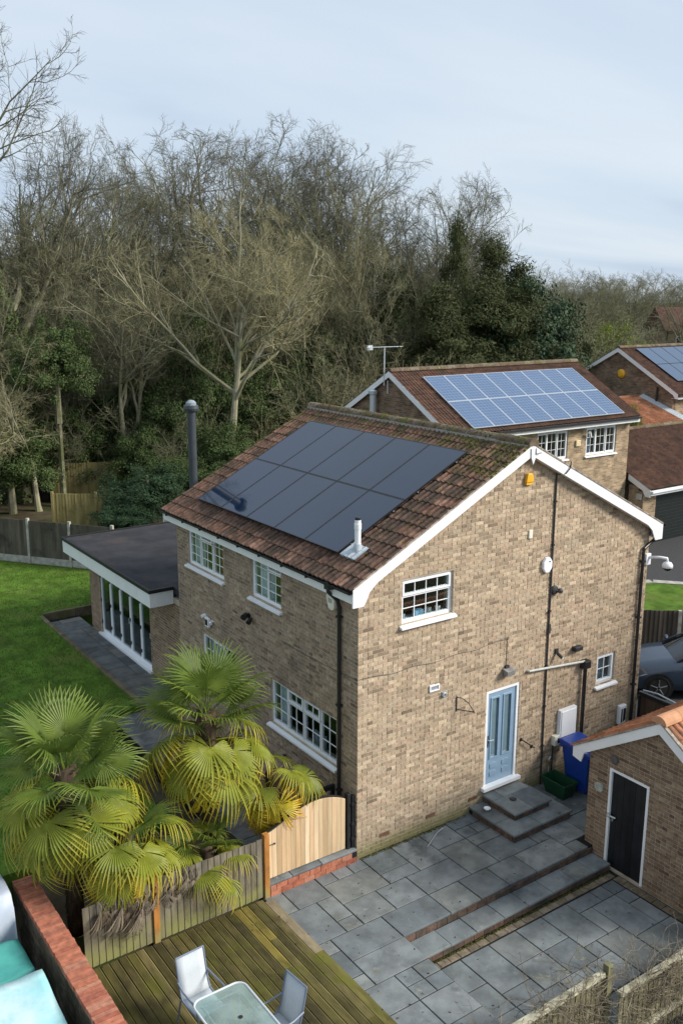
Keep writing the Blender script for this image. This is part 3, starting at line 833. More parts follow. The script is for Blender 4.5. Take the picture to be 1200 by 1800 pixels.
# ================================================================== things fixed to the walls
def lathe_wall(pl, prof, u, z, n=14):
    """profile [(r, d)] about the wall normal"""
    mb = MB(); vs = []
    for r, d in prof:
        for j in range(n):
            a = 2 * math.pi * j / n; vs.append(pl.p(u + r * math.cos(a), z + r * math.sin(a), d))
    fs = []
    for i in range(len(prof) - 1):
        for j in range(n): fs.append((i * n + j, i * n + (j + 1) % n, (i + 1) * n + (j + 1) % n, (i + 1) * n + j))
    fs.append(tuple(range((len(prof) - 1) * n, len(prof) * n)))
    return mb.add(vs, fs)
ALARM_Y = mat('yellow_plastic', (0.80, 0.42, 0.03), 0.4, 0.5, 6, 0.08)
CREAM = mat('cream_plastic', (0.72, 0.70, 0.60), 0.45, 0.4, 6, 0.08)
t = thing('alarm_siren', 'small yellow alarm siren high under the near gable peak', 'alarm', (4.0, -0.01, 6.65))
m = MB(); PF.poly(m, [(3.93, 6.70), (3.95, 6.83), (3.98, 6.87), (4.08, 6.87), (4.11, 6.83), (4.13, 6.70)], 0.0, 0.08); m.build('cover', ALARM_Y, t, bevel=0.012)
m = MB(); PF.box(m, 3.95, 4.11, 6.65, 6.699, 0, 0.06); m.build('base', ALARM_Y, t)
m = MB(); PF.box(m, 4.115, 4.215, 5.55, 5.72, 0.0, 0.035); tag(m.build('vent_cover', CREAM, None, bevel=0.008), 'blank cream vent plate on the gable beside the conduit', 'vent')
t = thing('alarm_box', 'white octagonal alarm bell box beside the black conduit on the gable', 'alarm', (4.66, -0.01, 4.8))
m = MB(); oc = [(4.66 + 0.135 * math.cos(R(22.5 + 45 * i)) * (1.0), 4.93 + 0.175 * math.sin(R(22.5 + 45 * i))) for i in range(8)]
PF.poly(m, oc, 0.0, 0.075); m.build('cover', UPVC, t, bevel=0.02)
m = MB(); PF.box(m, 4.68, 4.72, 4.99, 5.015, 0.07, 0.079); m.build('badge', DKMETAL, t)
t = thing('dome_camera', 'small dark dome camera on the gable right of the conduit', 'camera', (4.94, -0.01, 4.3))
lathe_wall(PF, [(0.10, 0), (0.10, 0.03), (0.075, 0.06), (0.03, 0.07)], 4.94, 4.34).build('mount', DKMETAL, t)
MB().lathe([(0.03, -0.05), (0.055, -0.03), (0.055, 0.02), (0.03, 0.05)], (5.03, -0.10, 4.33), 12).build('lens_ball', mat('smoke_plastic', (0.06, 0.06, 0.065), 0.2, 0.6), t)
MB().tube([(4.94, -0.06, 4.34), (5.03, -0.10, 4.34)], 0.02, 8).build('arm', DKMETAL, t)
t = thing('wall_vent', 'white louvred vent grille low on the gable left of the door', 'vent', (1.78, -0.01, 2.9))
m = MB()
for q in ((1.66, 1.90, 2.92, 2.945), (1.66, 1.90, 3.025, 3.05), (1.66, 1.685, 2.945, 3.025), (1.875, 1.90, 2.945, 3.025)): PF.box(m, *q, 0, 0.03)
m.build('frame', UPVC, t)
for k in range(3):
    m = MB(); PF.box(m, 1.685, 1.875, 2.95 + k * 0.025, 2.965 + k * 0.025, 0, 0.018); m.build('louvre', mat('grey_louvre', (0.35, 0.38, 0.42), 0.5, 0.3), t)
t = thing('extractor_outlet', 'round metal outlet beside the white vent grille', 'vent', (2.02, -0.01, 2.74))
lathe_wall(PF, [(0.05, 0), (0.05, 0.05), (0.038, 0.055), (0.036, 0.02), (0.01, 0.018)], 2.02, 2.79).build('collar', STEEL, t)
MB().box(1.965, 2.075, -0.045, 0.0, 2.835, 2.85).build('hood', STEEL, t)
t = thing('hanging_bracket', 'black iron hanging basket bracket left of the blue door', 'bracket', (2.36, -0.01, 2.4))
MB().tube([PF.p(2.36, 2.66, 0.012), PF.p(2.36, 2.36, 0.012)], 0.012, 6).build('back_bar', DKMETAL, t)
MB().tube([PF.p(2.36, 2.39, 0.012), PF.p(2.56, 2.39, 0.30)], 0.010, 6).build('arm', DKMETAL, t)
MB().tube([PF.p(2.36, 2.64, 0.012), PF.p(2.42, 2.64, 0.10), PF.p(2.49, 2.56, 0.20), PF.p(2.56, 2.39, 0.30), PF.p(2.565, 2.36, 0.31)], 0.009, 6).build('brace', DKMETAL, t)
t = thing('wall_lamp', 'grey floodlight above the blue door', 'lamp', (3.67, -0.01, 2.85))
m = MB(); m.prism([PF.p(3.56, 2.83, 0.05), PF.p(3.56, 2.95, 0.02), PF.p(3.56, 2.92, 0.17), PF.p(3.56, 2.82, 0.15)], PF.u * 0.22); m.build('lamp_head', mat('grey_metal', (0.22, 0.22, 0.22), 0.4, 0.5), t)
MB().box(3.62, 3.72, -0.05, 0.0, 2.88, 3.0).build('bracket', DKMETAL, t)
m = MB(); PF.box(m, 5.60, 5.83, 2.87, 2.97, 0.0, 0.12); m2 = tag(m.build('floodlight', DKMETAL, None, bevel=0.015), 'black slim floodlight on the gable above the white overflow pipe', 'lamp')
t = thing('bullet_camera', 'small black and white camera between conduit and floodlight', 'camera', (5.12, -0.01, 2.85))
MB().box(5.07, 5.15, -0.04, 0, 2.93, 3.03).build('mount', DKMETAL, t)
MB().tube([(5.11, -0.05, 2.94), (5.14, -0.16, 2.86)], 0.035, 10).build('barrel', BLACKP, t)
MB().tube([(5.14, -0.16, 2.86), (5.144, -0.175, 2.852)], 0.024, 10).build('lens_ring', UPVC, t)
# meter cupboard, isolator, gas bits, grab rail, charger
t = thing('meter_cupboard', 'white meter cupboard on the gable above the blue bin', 'cupboard', (5.52, -0.01, 0.9))
m = MB(); PF.box(m, 5.28, 5.78, 0.92, 1.60, 0, 0.09); m.build('case', UPVC, t)
m = MB(); PF.box(m, 5.31, 5.75, 0.95, 1.57, 0.09, 0.105); m.build('cupboard_door', UPVC, t, bevel=0.006)
t = thing('switch_box', 'small white isolator box with dark window beside the meter cupboard', 'switch box', (5.22, -0.01, 0.8))
m = MB(); PF.box(m, 5.12, 5.275, 0.84, 1.06, 0, 0.11); m.build('case', CREAM, t, bevel=0.008)
m = MB(); PF.box(m, 5.20, 5.26, 0.89, 1.01, 0.11, 0.118); m.build('window_cover', mat('blue_smoke', (0.03, 0.06, 0.10), 0.2, 0.6), t)
MB().tube([PF.p(5.16, 0.84, 0.02), PF.p(5.16, 0.02, 0.02)], 0.014, 6).build('cable', DKMETAL, t)
t = thing('gas_pipe', 'grey gas pipe and valve on the gable behind the green box', 'pipe', (5.02, -0.05, 0))
MB().tube([(5.03, -0.05, 0.0), (5.03, -0.05, 0.55), (5.08, -0.05, 0.60)], 0.016, 8).build('riser', STEEL, t)
MB().box(4.99, 5.07, -0.09, -0.01, 0.42, 0.52).build('valve', mat('brass', (0.35, 0.28, 0.15), 0.4, 0.5, metal=0.5), t)
t = thing('grab_rail', 'short black grab rail on the wall right of the door', 'rail', (4.3, -0.01, 1.0))
MB().tube([PF.p(4.19, 1.23, 0.0), PF.p(4.19, 1.23, 0.07), PF.p(4.52, 0.98, 0.09), PF.p(4.52, 0.98, 0.0)], 0.014, 8).build('bar', BLACKP, t)
for u, z in ((4.19, 1.23), (4.52, 0.98)): lathe_wall(PF, [(0.04, 0), (0.04, 0.015), (0.02, 0.02)], u, z, 10).build('flange', BLACKP, t)
t = thing('charging_point', 'white charging unit low on the gable by the far corner', 'charger', (7.36, -0.01, 0.7))
m = MB(); PF.box(m, 7.24, 7.48, 0.74, 1.20, 0, 0.10); m.build('case', UPVC, t, bevel=0.03)
m = MB(); PF.poly(m, [(7.29, 0.80), (7.33, 0.80), (7.33, 1.12), (7.29, 1.12)], 0.10, 0.108); m.build('display', BLACKP, t)
m = MB(); PF.poly(m, [(7.36, 0.80), (7.44, 0.84), (7.44, 1.12), (7.36, 1.12)], 0.10, 0.108); m.build('socket', BLACKP, t)
# street camera on the far corner
t = thing('security_camera', 'white dome security camera on an arm at the far corner of the gable', 'camera', (8.0, -0.01, 4.3))
MB().box(7.80, 7.97, -0.07, 0.0, 4.40, 4.66).build('wall_box', UPVC, t, bevel=0.015)
MB().tube([(7.9, -0.07, 4.58), (8.02, -0.26, 4.60), (8.10, -0.38, 4.59), (8.11, -0.40, 4.50)], 0.032, 10).build('arm', UPVC, t, smooth=True)
MB().lathe([(0.03, 0.10), (0.085, 0.08), (0.115, 0.03), (0.118, -0.03), (0.10, -0.035)][::-1], (8.11, -0.40, 4.42), 20).build('housing', UPVC, t, smooth=True)
MB().lathe([(0.02, -0.11), (0.06, -0.095), (0.088, -0.06), (0.092, -0.03)], (8.11, -0.40, 4.42), 18).build('dome', mat('black_dome', (0.01, 0.01, 0.012), 0.1, 0.6), t, smooth=True)
# side wall: alarm, cameras
t = thing('alarm_bell', 'cream alarm bell box under the near eave beside the downpipe', 'alarm', (-0.01, 0.74, 4.6))
m = MB(); PL.poly(m, [(0.60, 5.0), (0.86, 5.0), (0.88, 4.92), (0.82, 4.72), (0.76, 4.68), (0.68, 4.68), (0.63, 4.73)], 0, 0.09); m.build('cover', CREAM, t, bevel=0.02)
m = MB(); PL.poly(m, [(0.68, 4.82), (0.79, 4.82), (0.79, 4.90), (0.68, 4.90)], 0.088, 0.094); m.build('badge', mat('grey_mark', (0.3, 0.33, 0.3), 0.5, 0.3), t)
t = thing('wall_spotlight', 'small black twin spotlight on the side wall below the upper windows', 'lamp', (-0.01, 3.8, 3.6))
lathe_wall(PL, [(0.06, 0), (0.06, 0.03), (0.02, 0.04)], 3.86, 3.66, 12).build('mount', BLACKP, t)
MB().tube([PL.p(3.9, 3.68, 0.06), PL.p(3.82, 3.66, 0.17)], [0.055, 0.07], 10).build('lamp_head', BLACKP, t)
MB().tube([PL.p(3.72, 3.64, 0.05), PL.p(3.66, 3.58, 0.15)], [0.04, 0.055], 10).build('lamp_head', BLACKP, t)
t = thing('motion_light', 'white floodlight and sensor on the side wall under the red curtained window', 'lamp', (-0.01, 5.7, 2.9))
m = MB(); PL.box(m, 5.60, 5.78, 2.88, 3.10, 0.04, 0.10); m.build('lamp_head', UPVC, t, bevel=0.01)
m = MB(); PL.box(m, 5.63, 5.75, 2.92, 3.06, 0.10, 0.106); m.build('lamp_glass', BLACKP, t)
MB().tube([PL.p(5.55, 3.02, 0.06), PL.p(5.49, 3.0, 0.09)], 0.035, 8).build('sensor', UPVC, t)
MB().tube([PL.p(5.92, 3.08, 0.0), PL.p(5.92, 3.06, 0.10)], 0.045, 8).build('camera_head', UPVC, t)
MB().tube([PL.p(5.48, 3.04, 0.02), PL.p(5.94, 3.06, 0.02)], 0.012, 6).build('bracket', UPVC, t)
MB().tube([PL.p(2.48, 1.05, 0.0), PL.p(2.42, 1.12, 0.10), PL.p(2.30, 1.10, 0.12)], 0.02, 6).build('hose_hook', BLACKP, None)
tag(bpy.data.objects['hose_hook'], 'small black hook on the side wall below the wide window', 'hook')

# ================================================================== roof flue, stove flue
t = thing('boiler_flue', 'short white boiler flue with lead flashing near the eave of the near roof', 'flue', (0.46, 0.66, roof_z(0.46)))
zf = roof_z(0.46)
MB().lathe([(0.058, -0.02), (0.058, 0.46), (0.066, 0.46), (0.066, 0.56), (0.058, 0.565), (0.058, 0.62), (0.045, 0.625)], (0.46, 0.66, zf + 0.02), 16).build('pipe', UPVC, t)
MB().lathe([(0.05, 0), (0.05, 0.05), (0.04, 0.06)], (0.46, 0.66, zf + 0.64), 14).build('terminal', BLACKP, t)
m = MB(); n_ = Vector((-SL, 0, 1)).normalized(); b_ = Vector((0.46, 0.66, zf)) + n_ * 0.075
for i in range(8):
    y = -0.24 + i * 0.06; h = 0.012 if i % 2 else 0.03
    p0 = b_ - slv * 0.20 + Vector((0, y, 0)); p1 = b_ + slv * 0.16 + Vector((0, y, 0)); d = Vector((0, 0.06, 0))
    h2 = 0.03 if i % 2 else 0.012
    m.add([p0 + n_ * h, p0 + d + n_ * h2, p1 + d + n_ * h2, p1 + n_ * h, p0 - n_ * .03, p0 + d - n_ * .03, p1 + d - n_ * .03, p1 - n_ * .03], [(3, 2, 1, 0), (0, 1, 5, 4), (2, 3, 7, 6)])
m.build('flashing', LEAD, t)
MB().lathe([(0.10, 0.0), (0.065, 0.16)], (0.46, 0.66, zf + 0.05), 16).build('collar', LEAD, t)
t = thing('stove_flue', 'tall dark grey stove flue pipe with cowl behind the house', 'flue', (0.80, 7.95, 2.9))
FLUE = mat('grey_flue', (0.042, 0.052, 0.06), 0.42, 0.5, 5, 0.12)
fx, fy = 0.80, 7.95
MB().lathe([(0.105, 2.9), (0.105, 6.35), (0.112, 6.35), (0.112, 6.42), (0.105, 6.42), (0.105, 7.48), (0.10, 7.5)], (fx, fy, 0), 20).build('pipe', FLUE, t)
MB().lathe([(0.10, 7.5), (0.17, 7.505), (0.185, 7.56), (0.175, 7.63), (0.13, 7.64)], (fx, fy, 0), 20).build('cowl', FLUE, t)
MB().lathe([(0.13, 7.64), (0.125, 7.70), (0.07, 7.75), (0.01, 7.765)], (fx, fy, 0), 20).build('cap', mat('cap_grey', (0.22, 0.26, 0.29), 0.35, 0.5), t)
MB().lathe([(0.20, 2.93), (0.16, 3.02), (0.11, 3.10)], (fx, fy, 0), 16).build('collar', LEAD, t)

# ================================================================== solar panels on the near roof
PW, PH = 1.118, 1.725
pn = Vector((-SL, 0, 1)).normalized()
def solar(center_low, U, Vv, Nn, w, h, m_cell, m_frame, label, group, gapline=None, fwid=0.018, cells=None, mline=None, named='solar_panel'):
    """one framed panel: U across, Vv up the slope"""
    t = thing(named, label, 'solar panel', tuple(center_low), group)
    U, Vv, Nn = Vector(U), Vector(Vv), Vector(Nn); o = Vector(center_low)
    P = lambda a, b, c: o + U * a + Vv * b + Nn * c
    m = MB()
    for (a0, a1, b0, b1) in ((-w / 2, -w / 2 + fwid, 0, h), (w / 2 - fwid, w / 2, 0, h), (-w / 2 + fwid, w / 2 - fwid, 0, fwid), (-w / 2 + fwid, w / 2 - fwid, h - fwid, h)):
        m.prism([P(a0, b0, 0.0), P(a1, b0, 0.0), P(a1, b1, 0.0), P(a0, b1, 0.0)], -Nn * 0.035)
    m.build('frame', m_frame, t)
    e = fwid
    m = MB(); m.prism([P(-w / 2 + e, e, -0.004), P(w / 2 - e, e, -0.004), P(w / 2 - e, h - e, -0.004), P(-w / 2 + e, h - e, -0.004)], -Nn * 0.02)
    m.build('glass', m_cell, t)
    if cells:
        m = MB(); nc, nr = cells
        for i in range(1, nc):
            a = -w / 2 + e + (w - 2 * e) * i / nc; m.prism([P(a - .005, e, -.0025), P(a + .005, e, -.0025), P(a + .005, h - e, -.0025), P(a - .005, h - e, -.0025)], -Nn * 0.001)
        for j in range(1, nr):
            b = e + (h - 2 * e) * j / nr; m.prism([P(-w / 2 + e, b - .005, -.003), P(w / 2 - e, b - .005, -.003), P(w / 2 - e, b + .005, -.003), P(-w / 2 + e, b + .005, -.003)], -Nn * 0.001)
        m.build('cell_lines', mline, t)
    return t
O0 = Vector((0.27, 0, roof_z(0.27))) + pn * 0.135
ordn = ['first', 'second', 'third', 'fourth', 'fifth', 'sixth', 'seventh']
for r in range(2):
    for c in range(5):
        yc = 6.55 - (c + 0.5) * (PW + 0.006)
        lo = O0 + slv * (r * (PH + 0.008)) + Vector((0, yc, 0))
        solar(lo, (0, -1, 0), slv, pn, PW, PH, PANEL_K, FRAME_K, 'black solar panel on the near roof, %s from the far end, %s row' % (ordn[c], 'upper' if r else 'lower'), 'black solar panels on the near roof')
# mounting rails and clamps
t = thing('panel_rails', 'dark mounting rails showing under the edge of the near black solar panels', 'rail', (0.27, 0.9, roof_z(0.27)))
for k, s in enumerate((0.32, 1.40, 2.05, 3.12)):
    a = Vector((0.27, 0, roof_z(0.27))) + slv * s
    m = MB(); q = [a + pn * 0.06 - slv * .02, a + pn * 0.06 + slv * .02, a + pn * 0.098 + slv * .02, a + pn * 0.098 - slv * .02]
    m.prism([p + Vector((0, 0.90, 0)) for p in q], (0, 5.68, 0)); m.build('rail', FRAME_K, t)
    m = MB(); e = a + pn * 0.085 + Vector((0, 0.905, 0)); m.tube([e, e + Vector((0, 0.02, 0))], 0.022, 8); m.build('end_clamp', STEEL, t)

# ================================================================== flat roofed extension
ext = thing('flat_roof_extension', 'flat roofed brick extension with white bifold doors behind the house', 'extension', (0.53, 7.32, 0))
PX = Plane((0.53, 0, 0), (0, 1, 0), (-1, 0, 0))
m = MB()
wall_with_holes(m, PX, 7.302, 14.95, -0.3, 2.62, [(10.38, 14.15, 0.0, 2.12)], -0.25, 0.0)
m.box(0.53, 5.3, 14.70, 14.95, -0.3, 2.62) if False else None
ew = m.build('wall', MORTAR, ext)
lay_bricks(PX, brick_rects(7.33, 14.95, 0.0, 2.5, [(10.38, 14.15, -0.1, 2.12)], None, seed=31), BRICK_G, ew, 0, 32)
MB().box(0.79, 5.5, 14.69, 14.94, -0.3, 2.61).box(5.25, 5.5, 7.31, 14.68, -0.3, 2.61).build('rear_wall', BRICK_FARD, ext)
MB().box(0.79, 5.24, 7.31, 14.68, -0.08, -0.01).build('floor', mat('oak_floor', (0.22, 0.14, 0.08), 0.5, 0.3), ext)
m = MB().box(-0.10, 5.7, 8.80, 15.30, 2.72, 2.90); m.prism([(0.535, 7.31, 2.72), (5.7, 7.31, 2.72), (5.7, 8.80, 2.72), (0.535, 8.80, 2.72)], (0, 0, 0.18)); er = m.build('flat_roof', FELT, ext)
m = MB().box(-0.13, -0.1, 8.77, 15.33, 2.46, 2.84).box(-0.1, 0.52, 8.77, 8.798, 2.46, 2.84).box(-0.1, 5.7, 15.302, 15.33, 2.46, 2.84); m.build('fascia', WHITE, er)
m = MB().box(-0.165, -0.09, 8.735, 15.36, 2.845, 2.935).box(-0.09, 0.52, 8.735, 8.81, 2.845, 2.935).box(-0.09, 5.7, 15.285, 15.36, 2.845, 2.935); m.build('roof_edge_trim', mat('black_trim', (0.015, 0.015, 0.017), 0.5, 0.4), er)
m = MB().box(-0.1, 0.528, 8.8, 15.3, 2.46, 2.475); m.build('soffit', WHITE, er)
# bifold doors: five leaves
for k in range(5):
    a = 10.40 + k * 0.746; b = a + 0.742; m = MB()
    f = 0.062
    for q in ((a, a + f, 0.06, 2.08), (b - f, b, 0.06, 2.08), (a + f, b - f, 0.06, 0.06 + 0.10), (a + f, b - f, 2.0, 2.08)): PX.box(m, *q, -0.11, -0.05)
    lf = m.build('bifold_leaf', UPVC, ext)
    m = MB(); PX.box(m, a + f, b - f, 0.16, 2.0, -0.085, -0.075); m.build('pane', GLASS_D, lf)
    if k in (0, 2): m = MB(); PX.box(m, a + 0.02, a + 0.045, 0.98, 1.14, -0.05, -0.005); m.build('handle', STEEL, lf)
    for z in (0.35, 1.05, 1.8):
        m = MB(); PX.box(m, b - 0.012, b + 0.012, z, z + 0.10, -0.05, -0.02); m.build('hinge', BLACKP, lf)
m = MB(); PX.box(m, 10.38, 14.15, 2.08, 2.12, -0.12, -0.03); m.build('bifold_head', UPVC, ext)
m = MB(); PX.box(m, 10.30, 14.22, -0.02, 0.055, -0.12, 0.08); m.build('bifold_sill', UPVC, ext)

# ================================================================== paving
def slab_mesh(w, h, th=0.04, name='slab'):
    e = 0.006; m = MB()
    m.add([(0, 0, -th), (w, 0, -th), (w, h, -th), (0, h, -th), (0, 0, -e), (w, 0, -e), (w, h, -e), (0, h, -e), (e, e, 0), (w - e, e, 0), (w - e, h - e, 0), (e, h - e, 0)],
          [(8, 9, 10, 11), (0, 1, 5, 4), (1, 2, 6, 5), (2, 3, 7, 6), (3, 0, 4, 7), (4, 5, 9, 8), (5, 6, 10, 9), (6, 7, 11, 10), (7, 4, 8, 11)])
    return m.mesh(name)
_slabs = {}
def put_slab(x0, x1, y0, y1, z, parent, m, name='slab', rg=random):
    key = (round(x1 - x0, 3), round(y1 - y0, 3), name, m.name)
    if key not in _slabs:
        me = slab_mesh(x1 - x0, y1 - y0, name=name); me.materials.append(m); _slabs[key] = me
    o = bpy.data.objects.new(name, _slabs[key]); COL.objects.link(o); attach(o, parent)
    o.location = (x0, y0, z + rg.uniform(-0.003, 0.003))
    o.rotation_euler = (rg.uniform(-.004, .004), rg.uniform(-.004, .004), 0)
    return o
def pave(inside, x0, y0, ux, uy, nx, ny, z, parent, m, seed, joint=0.017, sizes=((3, 2), (2, 3), (2, 2), (2, 2), (3, 2), (2, 1), (1, 2), (1, 1))):
    rg = random.Random(seed); occ = {}
    cells = {(i, j) for i in range(nx) for j in range(ny) if inside(x0 + (i + .5) * ux, y0 + (j + .5) * uy)}
    for j in range(ny):
        for i in range(nx):
            if (i, j) not in cells or (i, j) in occ: continue
            cand = list(sizes[:5]); rg.shuffle(cand); rest = list(sizes[5:]); rg.shuffle(rest)
            if rg.random() < 0.16: cand = rest + cand
            for (a, b) in cand + rest + [(1, 1)]:
                cs = [(i + p, j + q) for p in range(a) for q in range(b)]
                if all(c in cells and c not in occ for c in cs):
                    for c in cs: occ[c] = 1
                    put_slab(x0 + i * ux + joint / 2, x0 + (i + a) * ux - joint / 2, y0 + j * uy + joint / 2, y0 + (j + b) * uy - joint / 2, z, parent, m, rg=rg)
                    break
bed = MB().box(-2.02, -0.62, -8.0, -0.012, -0.446, -0.012).box(-0.62, 7.95, -2.16, -0.012, -0.446, -0.0125)
patio = structure(bed.build('patio', JOINT))
def ins_up(x, y):
    if x < -0.62: return True
    if x > 3.95: return y > -1.95
    return y > -2.17
pave(ins_up, -2.0, -6.2, 0.345, 0.31, 29, 20, 0.0, patio, SLAB, 5)
bed = MB().box(-0.62, 3.99, -5.6, -2.60, -0.445, -0.312)
patio2 = structure(bed.build('lower_patio', JOINT))
pave(lambda x, y: True, -0.60, -5.35, 0.312, 0.315, 14, 8, -0.30, patio2, SLAB, 9)
PAVER = mat('tan_paver', [(0.20, 0.165, 0.115), (0.15, 0.12, 0.085), (0.23, 0.19, 0.14)], 0.9, 0.1, 8, 0.3, stains=(((0.07, 0.065, 0.05), 3, 0.5, 0.7),))
for k in range(21): put_slab(-0.55 + k * 0.212, -0.55 + k * 0.212 + 0.203, -2.80, -2.665, -0.298, patio2, PAVER, 'paver')
for k in range(12): put_slab(3.80, 3.965, -2.82 - (k + 1) * 0.212, -2.82 - (k + 1) * 0.212 + 0.203, -0.298, patio2, PAVER, 'paver')
# step between the two levels
step = structure(MB().box(-0.60, 3.97, -2.60, -2.17, -0.44, -0.192).build('garden_step', JOINT))
xs = [-0.60, 0.02, 0.58, 1.22, 1.80, 2.42, 3.02, 3.50, 3.96]
for a, b in zip(xs[:-1], xs[1:]): put_slab(a + .005, b - .005, -2.625, -2.19, -0.15, step, SLAB)
RB2 = mat('brown_riser_brick', [(0.10, 0.075, 0.06), (0.085, 0.066, 0.055), (0.145, 0.092, 0.07), (0.07, 0.058, 0.05)], 0.9, 0.1, 9, 0.3, stains=(((0.06, 0.06, 0.045), 2, 0.5, 0.7),))
def riser(p0, axis, n, L, z0, z1, dn, parent, m):
    for k in range(n):
        a = k * (L + 0.01)
        mb = MB()
        if axis == 'x': mb.box(p0[0] + a, p0[0] + a + L, min(p0[1], p0[1] + dn), max(p0[1], p0[1] + dn), z0, z1)
        else: mb.box(min(p0[0], p0[0] + dn), max(p0[0], p0[0] + dn), p0[1] + a, p0[1] + a + L, z0, z1)
        mb.build('brick', m, parent)
riser((-0.60, -2.188), 'x', 20, 0.218, -0.149, -0.045, 0.05, patio, RB2)
riser((-0.60, -2.612), 'x', 20, 0.218, -0.299, -0.195, 0.05, step, RB2)

# door steps
st = thing('door_step', 'two tiered stone slab door steps below the pale blue door', 'steps', (3.5, -0.6, 0))
MB().box(2.80, 4.36, -1.27, -0.014, -0.01, 0.125).build('lower_core', JOINT, st)
MB().box(3.16, 4.12, -0.92, -0.016, 0.126, 0.285).build('upper_core', JOINT, st)
for q in ((2.77, 3.16, -0.78, -0.02), (2.77, 3.50, -1.30, -0.79), (3.51, 4.39, -1.30, -0.93), (4.13, 4.39, -0.92, -0.02)):
    o = put_slab(q[0], q[1], q[2], q[3], 0.17, st, SLAB)
for q in ((3.13, 3.62, -0.96, -0.34), (3.63, 4.15, -0.96, -0.34), (3.13, 3.42, -0.33, -0.03), (3.43, 4.15, -0.33, -0.03)):
    o = put_slab(q[0], q[1], q[2], q[3], 0.325, st, SLAB)
riser((2.79, -1.285), 'x', 7, 0.213, 0.0, 0.125, 0.05, st, RB2)
riser((2.785, -1.22), 'y', 5, 0.213, 0.0, 0.125, 0.05, st, RB2)
riser((3.15, -0.935), 'x', 4, 0.23, 0.172, 0.285, 0.05, st, RB2)
riser((3.145, -0.88), 'y', 4, 0.205, 0.172, 0.285, 0.05, st, RB2)
t = thing('ashtray', 'small round white dish on the lower door step', 'dish', (2.98, -0.33, 0.172))
MB().lathe([(0.03, 0), (0.065, 0.03), (0.07, 0.045), (0.06, 0.045), (0.045, 0.015)], (2.98, -0.33, 0.174), 16).build('dish', UPVC, t)
m = MB().lathe([(0.02, 0.0), (0.07, 0.006), (0.075, 0.02), (0.05, 0.035)], (3.50, -0.52, 0.328), 9); tag(m.build('boot_brush', BLACKP), 'small dark lump lying on the top door step', 'brush')
m = MB().tube([(1.32, -0.46, 0.02), (1.78, -0.20, 0.022), (1.98, -0.15, 0.03)], 0.012, 6); tag(m.build('metal_rod', STEEL), 'thin bent metal rod lying on the patio by the wall', 'rod')

# wheelie bin and recycling box
BLUE = mat('blue_plastic', (0.010, 0.045, 0.26), 0.38, 0.45, 4, 0.08)
GREEN = mat('green_plastic', (0.008, 0.05, 0.022), 0.45, 0.4, 4, 0.08)
t = thing('wheelie_bin', 'blue wheelie bin with closed lid below the white meter cupboard', 'bin', (5.40, -0.65, 0))
m = MB()
b0, b1 = (5.20, 5.62, -0.92, -0.40), (5.12, 5.68, -1.02, -0.30)
m.add([(b0[0], b0[2], .06), (b0[1], b0[2], .06), (b0[1], b0[3], .06), (b0[0], b0[3], .06), (b1[0], b1[2], .96), (b1[1], b1[2], .96), (b1[1], b1[3], .96), (b1[0], b1[3], .96)],
      [(3, 2, 1, 0), (4, 5, 6, 7), (0, 1, 5, 4), (1, 2, 6, 5), (2, 3, 7, 6), (3, 0, 4, 7)]); m.build('body', BLUE, t, bevel=0.03)
m = MB().prism([(5.10, -1.06, 0.965), (5.10, -1.05, 1.01), (5.10, -0.72, 1.06), (5.10, -0.30, 1.10), (5.10, -0.24, 1.08), (5.10, -0.26, 0.965)], (0.60, 0, 0)); ld = m.build('lid', BLUE, t, bevel=0.02)
MB().tube([(5.14, -0.20, 1.04), (5.66, -0.20, 1.04)], 0.018, 8).build('handle', BLUE, t)
MB().box(5.095, 5.70, -1.07, -0.25, 0.945, 0.968).build('rim', BLUE, t)
for x in (5.16, 5.60): MB().tube([(x, -0.36, 0.10), (x + 0.06, -0.36, 0.10)], 0.10, 14).build('wheel', BLACKP, t)
m = MB().add([(5.40, -0.985, .66), (5.52, -0.985, .66), (5.52, -1.0, .78), (5.40, -1.0, .78)], [(0, 1, 2, 3)]); m.build('crest_mark', mat('pale_mark', (0.12, 0.17, 0.36), 0.5, 0.3), t)
t = thing('recycling_box', 'open dark green recycling box beside the blue bin', 'box', (4.86, -0.52, 0))
m = MB(); a, b = (4.72, 5.00, -0.76, -0.28), (4.66, 5.06, -0.84, -0.20)
m.add([(a[0], a[2], .01), (a[1], a[2], .01), (a[1], a[3], .01), (a[0], a[3], .01), (b[0], b[2], .36), (b[1], b[2], .36), (b[1], b[3], .36), (b[0], b[3], .36),
       (a[0] + .01, a[2] + .01, .03), (a[1] - .01, a[2] + .01, .03), (a[1] - .01, a[3] - .01, .03), (a[0] + .01, a[3] - .01, .03), (b[0] + .015, b[2] + .015, .36), (b[1] - .015, b[2] + .015, .36), (b[1] - .015, b[3] - .015, .36), (b[0] + .015, b[3] - .015, .36)],
      [(3, 2, 1, 0), (0, 1, 5, 4), (1, 2, 6, 5), (2, 3, 7, 6), (3, 0, 4, 7), (8, 9, 10, 11), (12, 13, 9, 8), (13, 14, 10, 9), (14, 15, 11, 10), (15, 12, 8, 11), (4, 5, 13, 12), (5, 6, 14, 13), (6, 7, 15, 14), (7, 4, 12, 15)]); m.build('tub', GREEN, t)
m = MB()
for q in ((4.645, 4.665, -.85, -.19), (5.055, 5.075, -.85, -.19), (4.665, 5.055, -.85, -.83), (4.665, 5.055, -.21, -.19)): m.box(*q, 0.325, 0.365)
m.build('rim', GREEN, t)

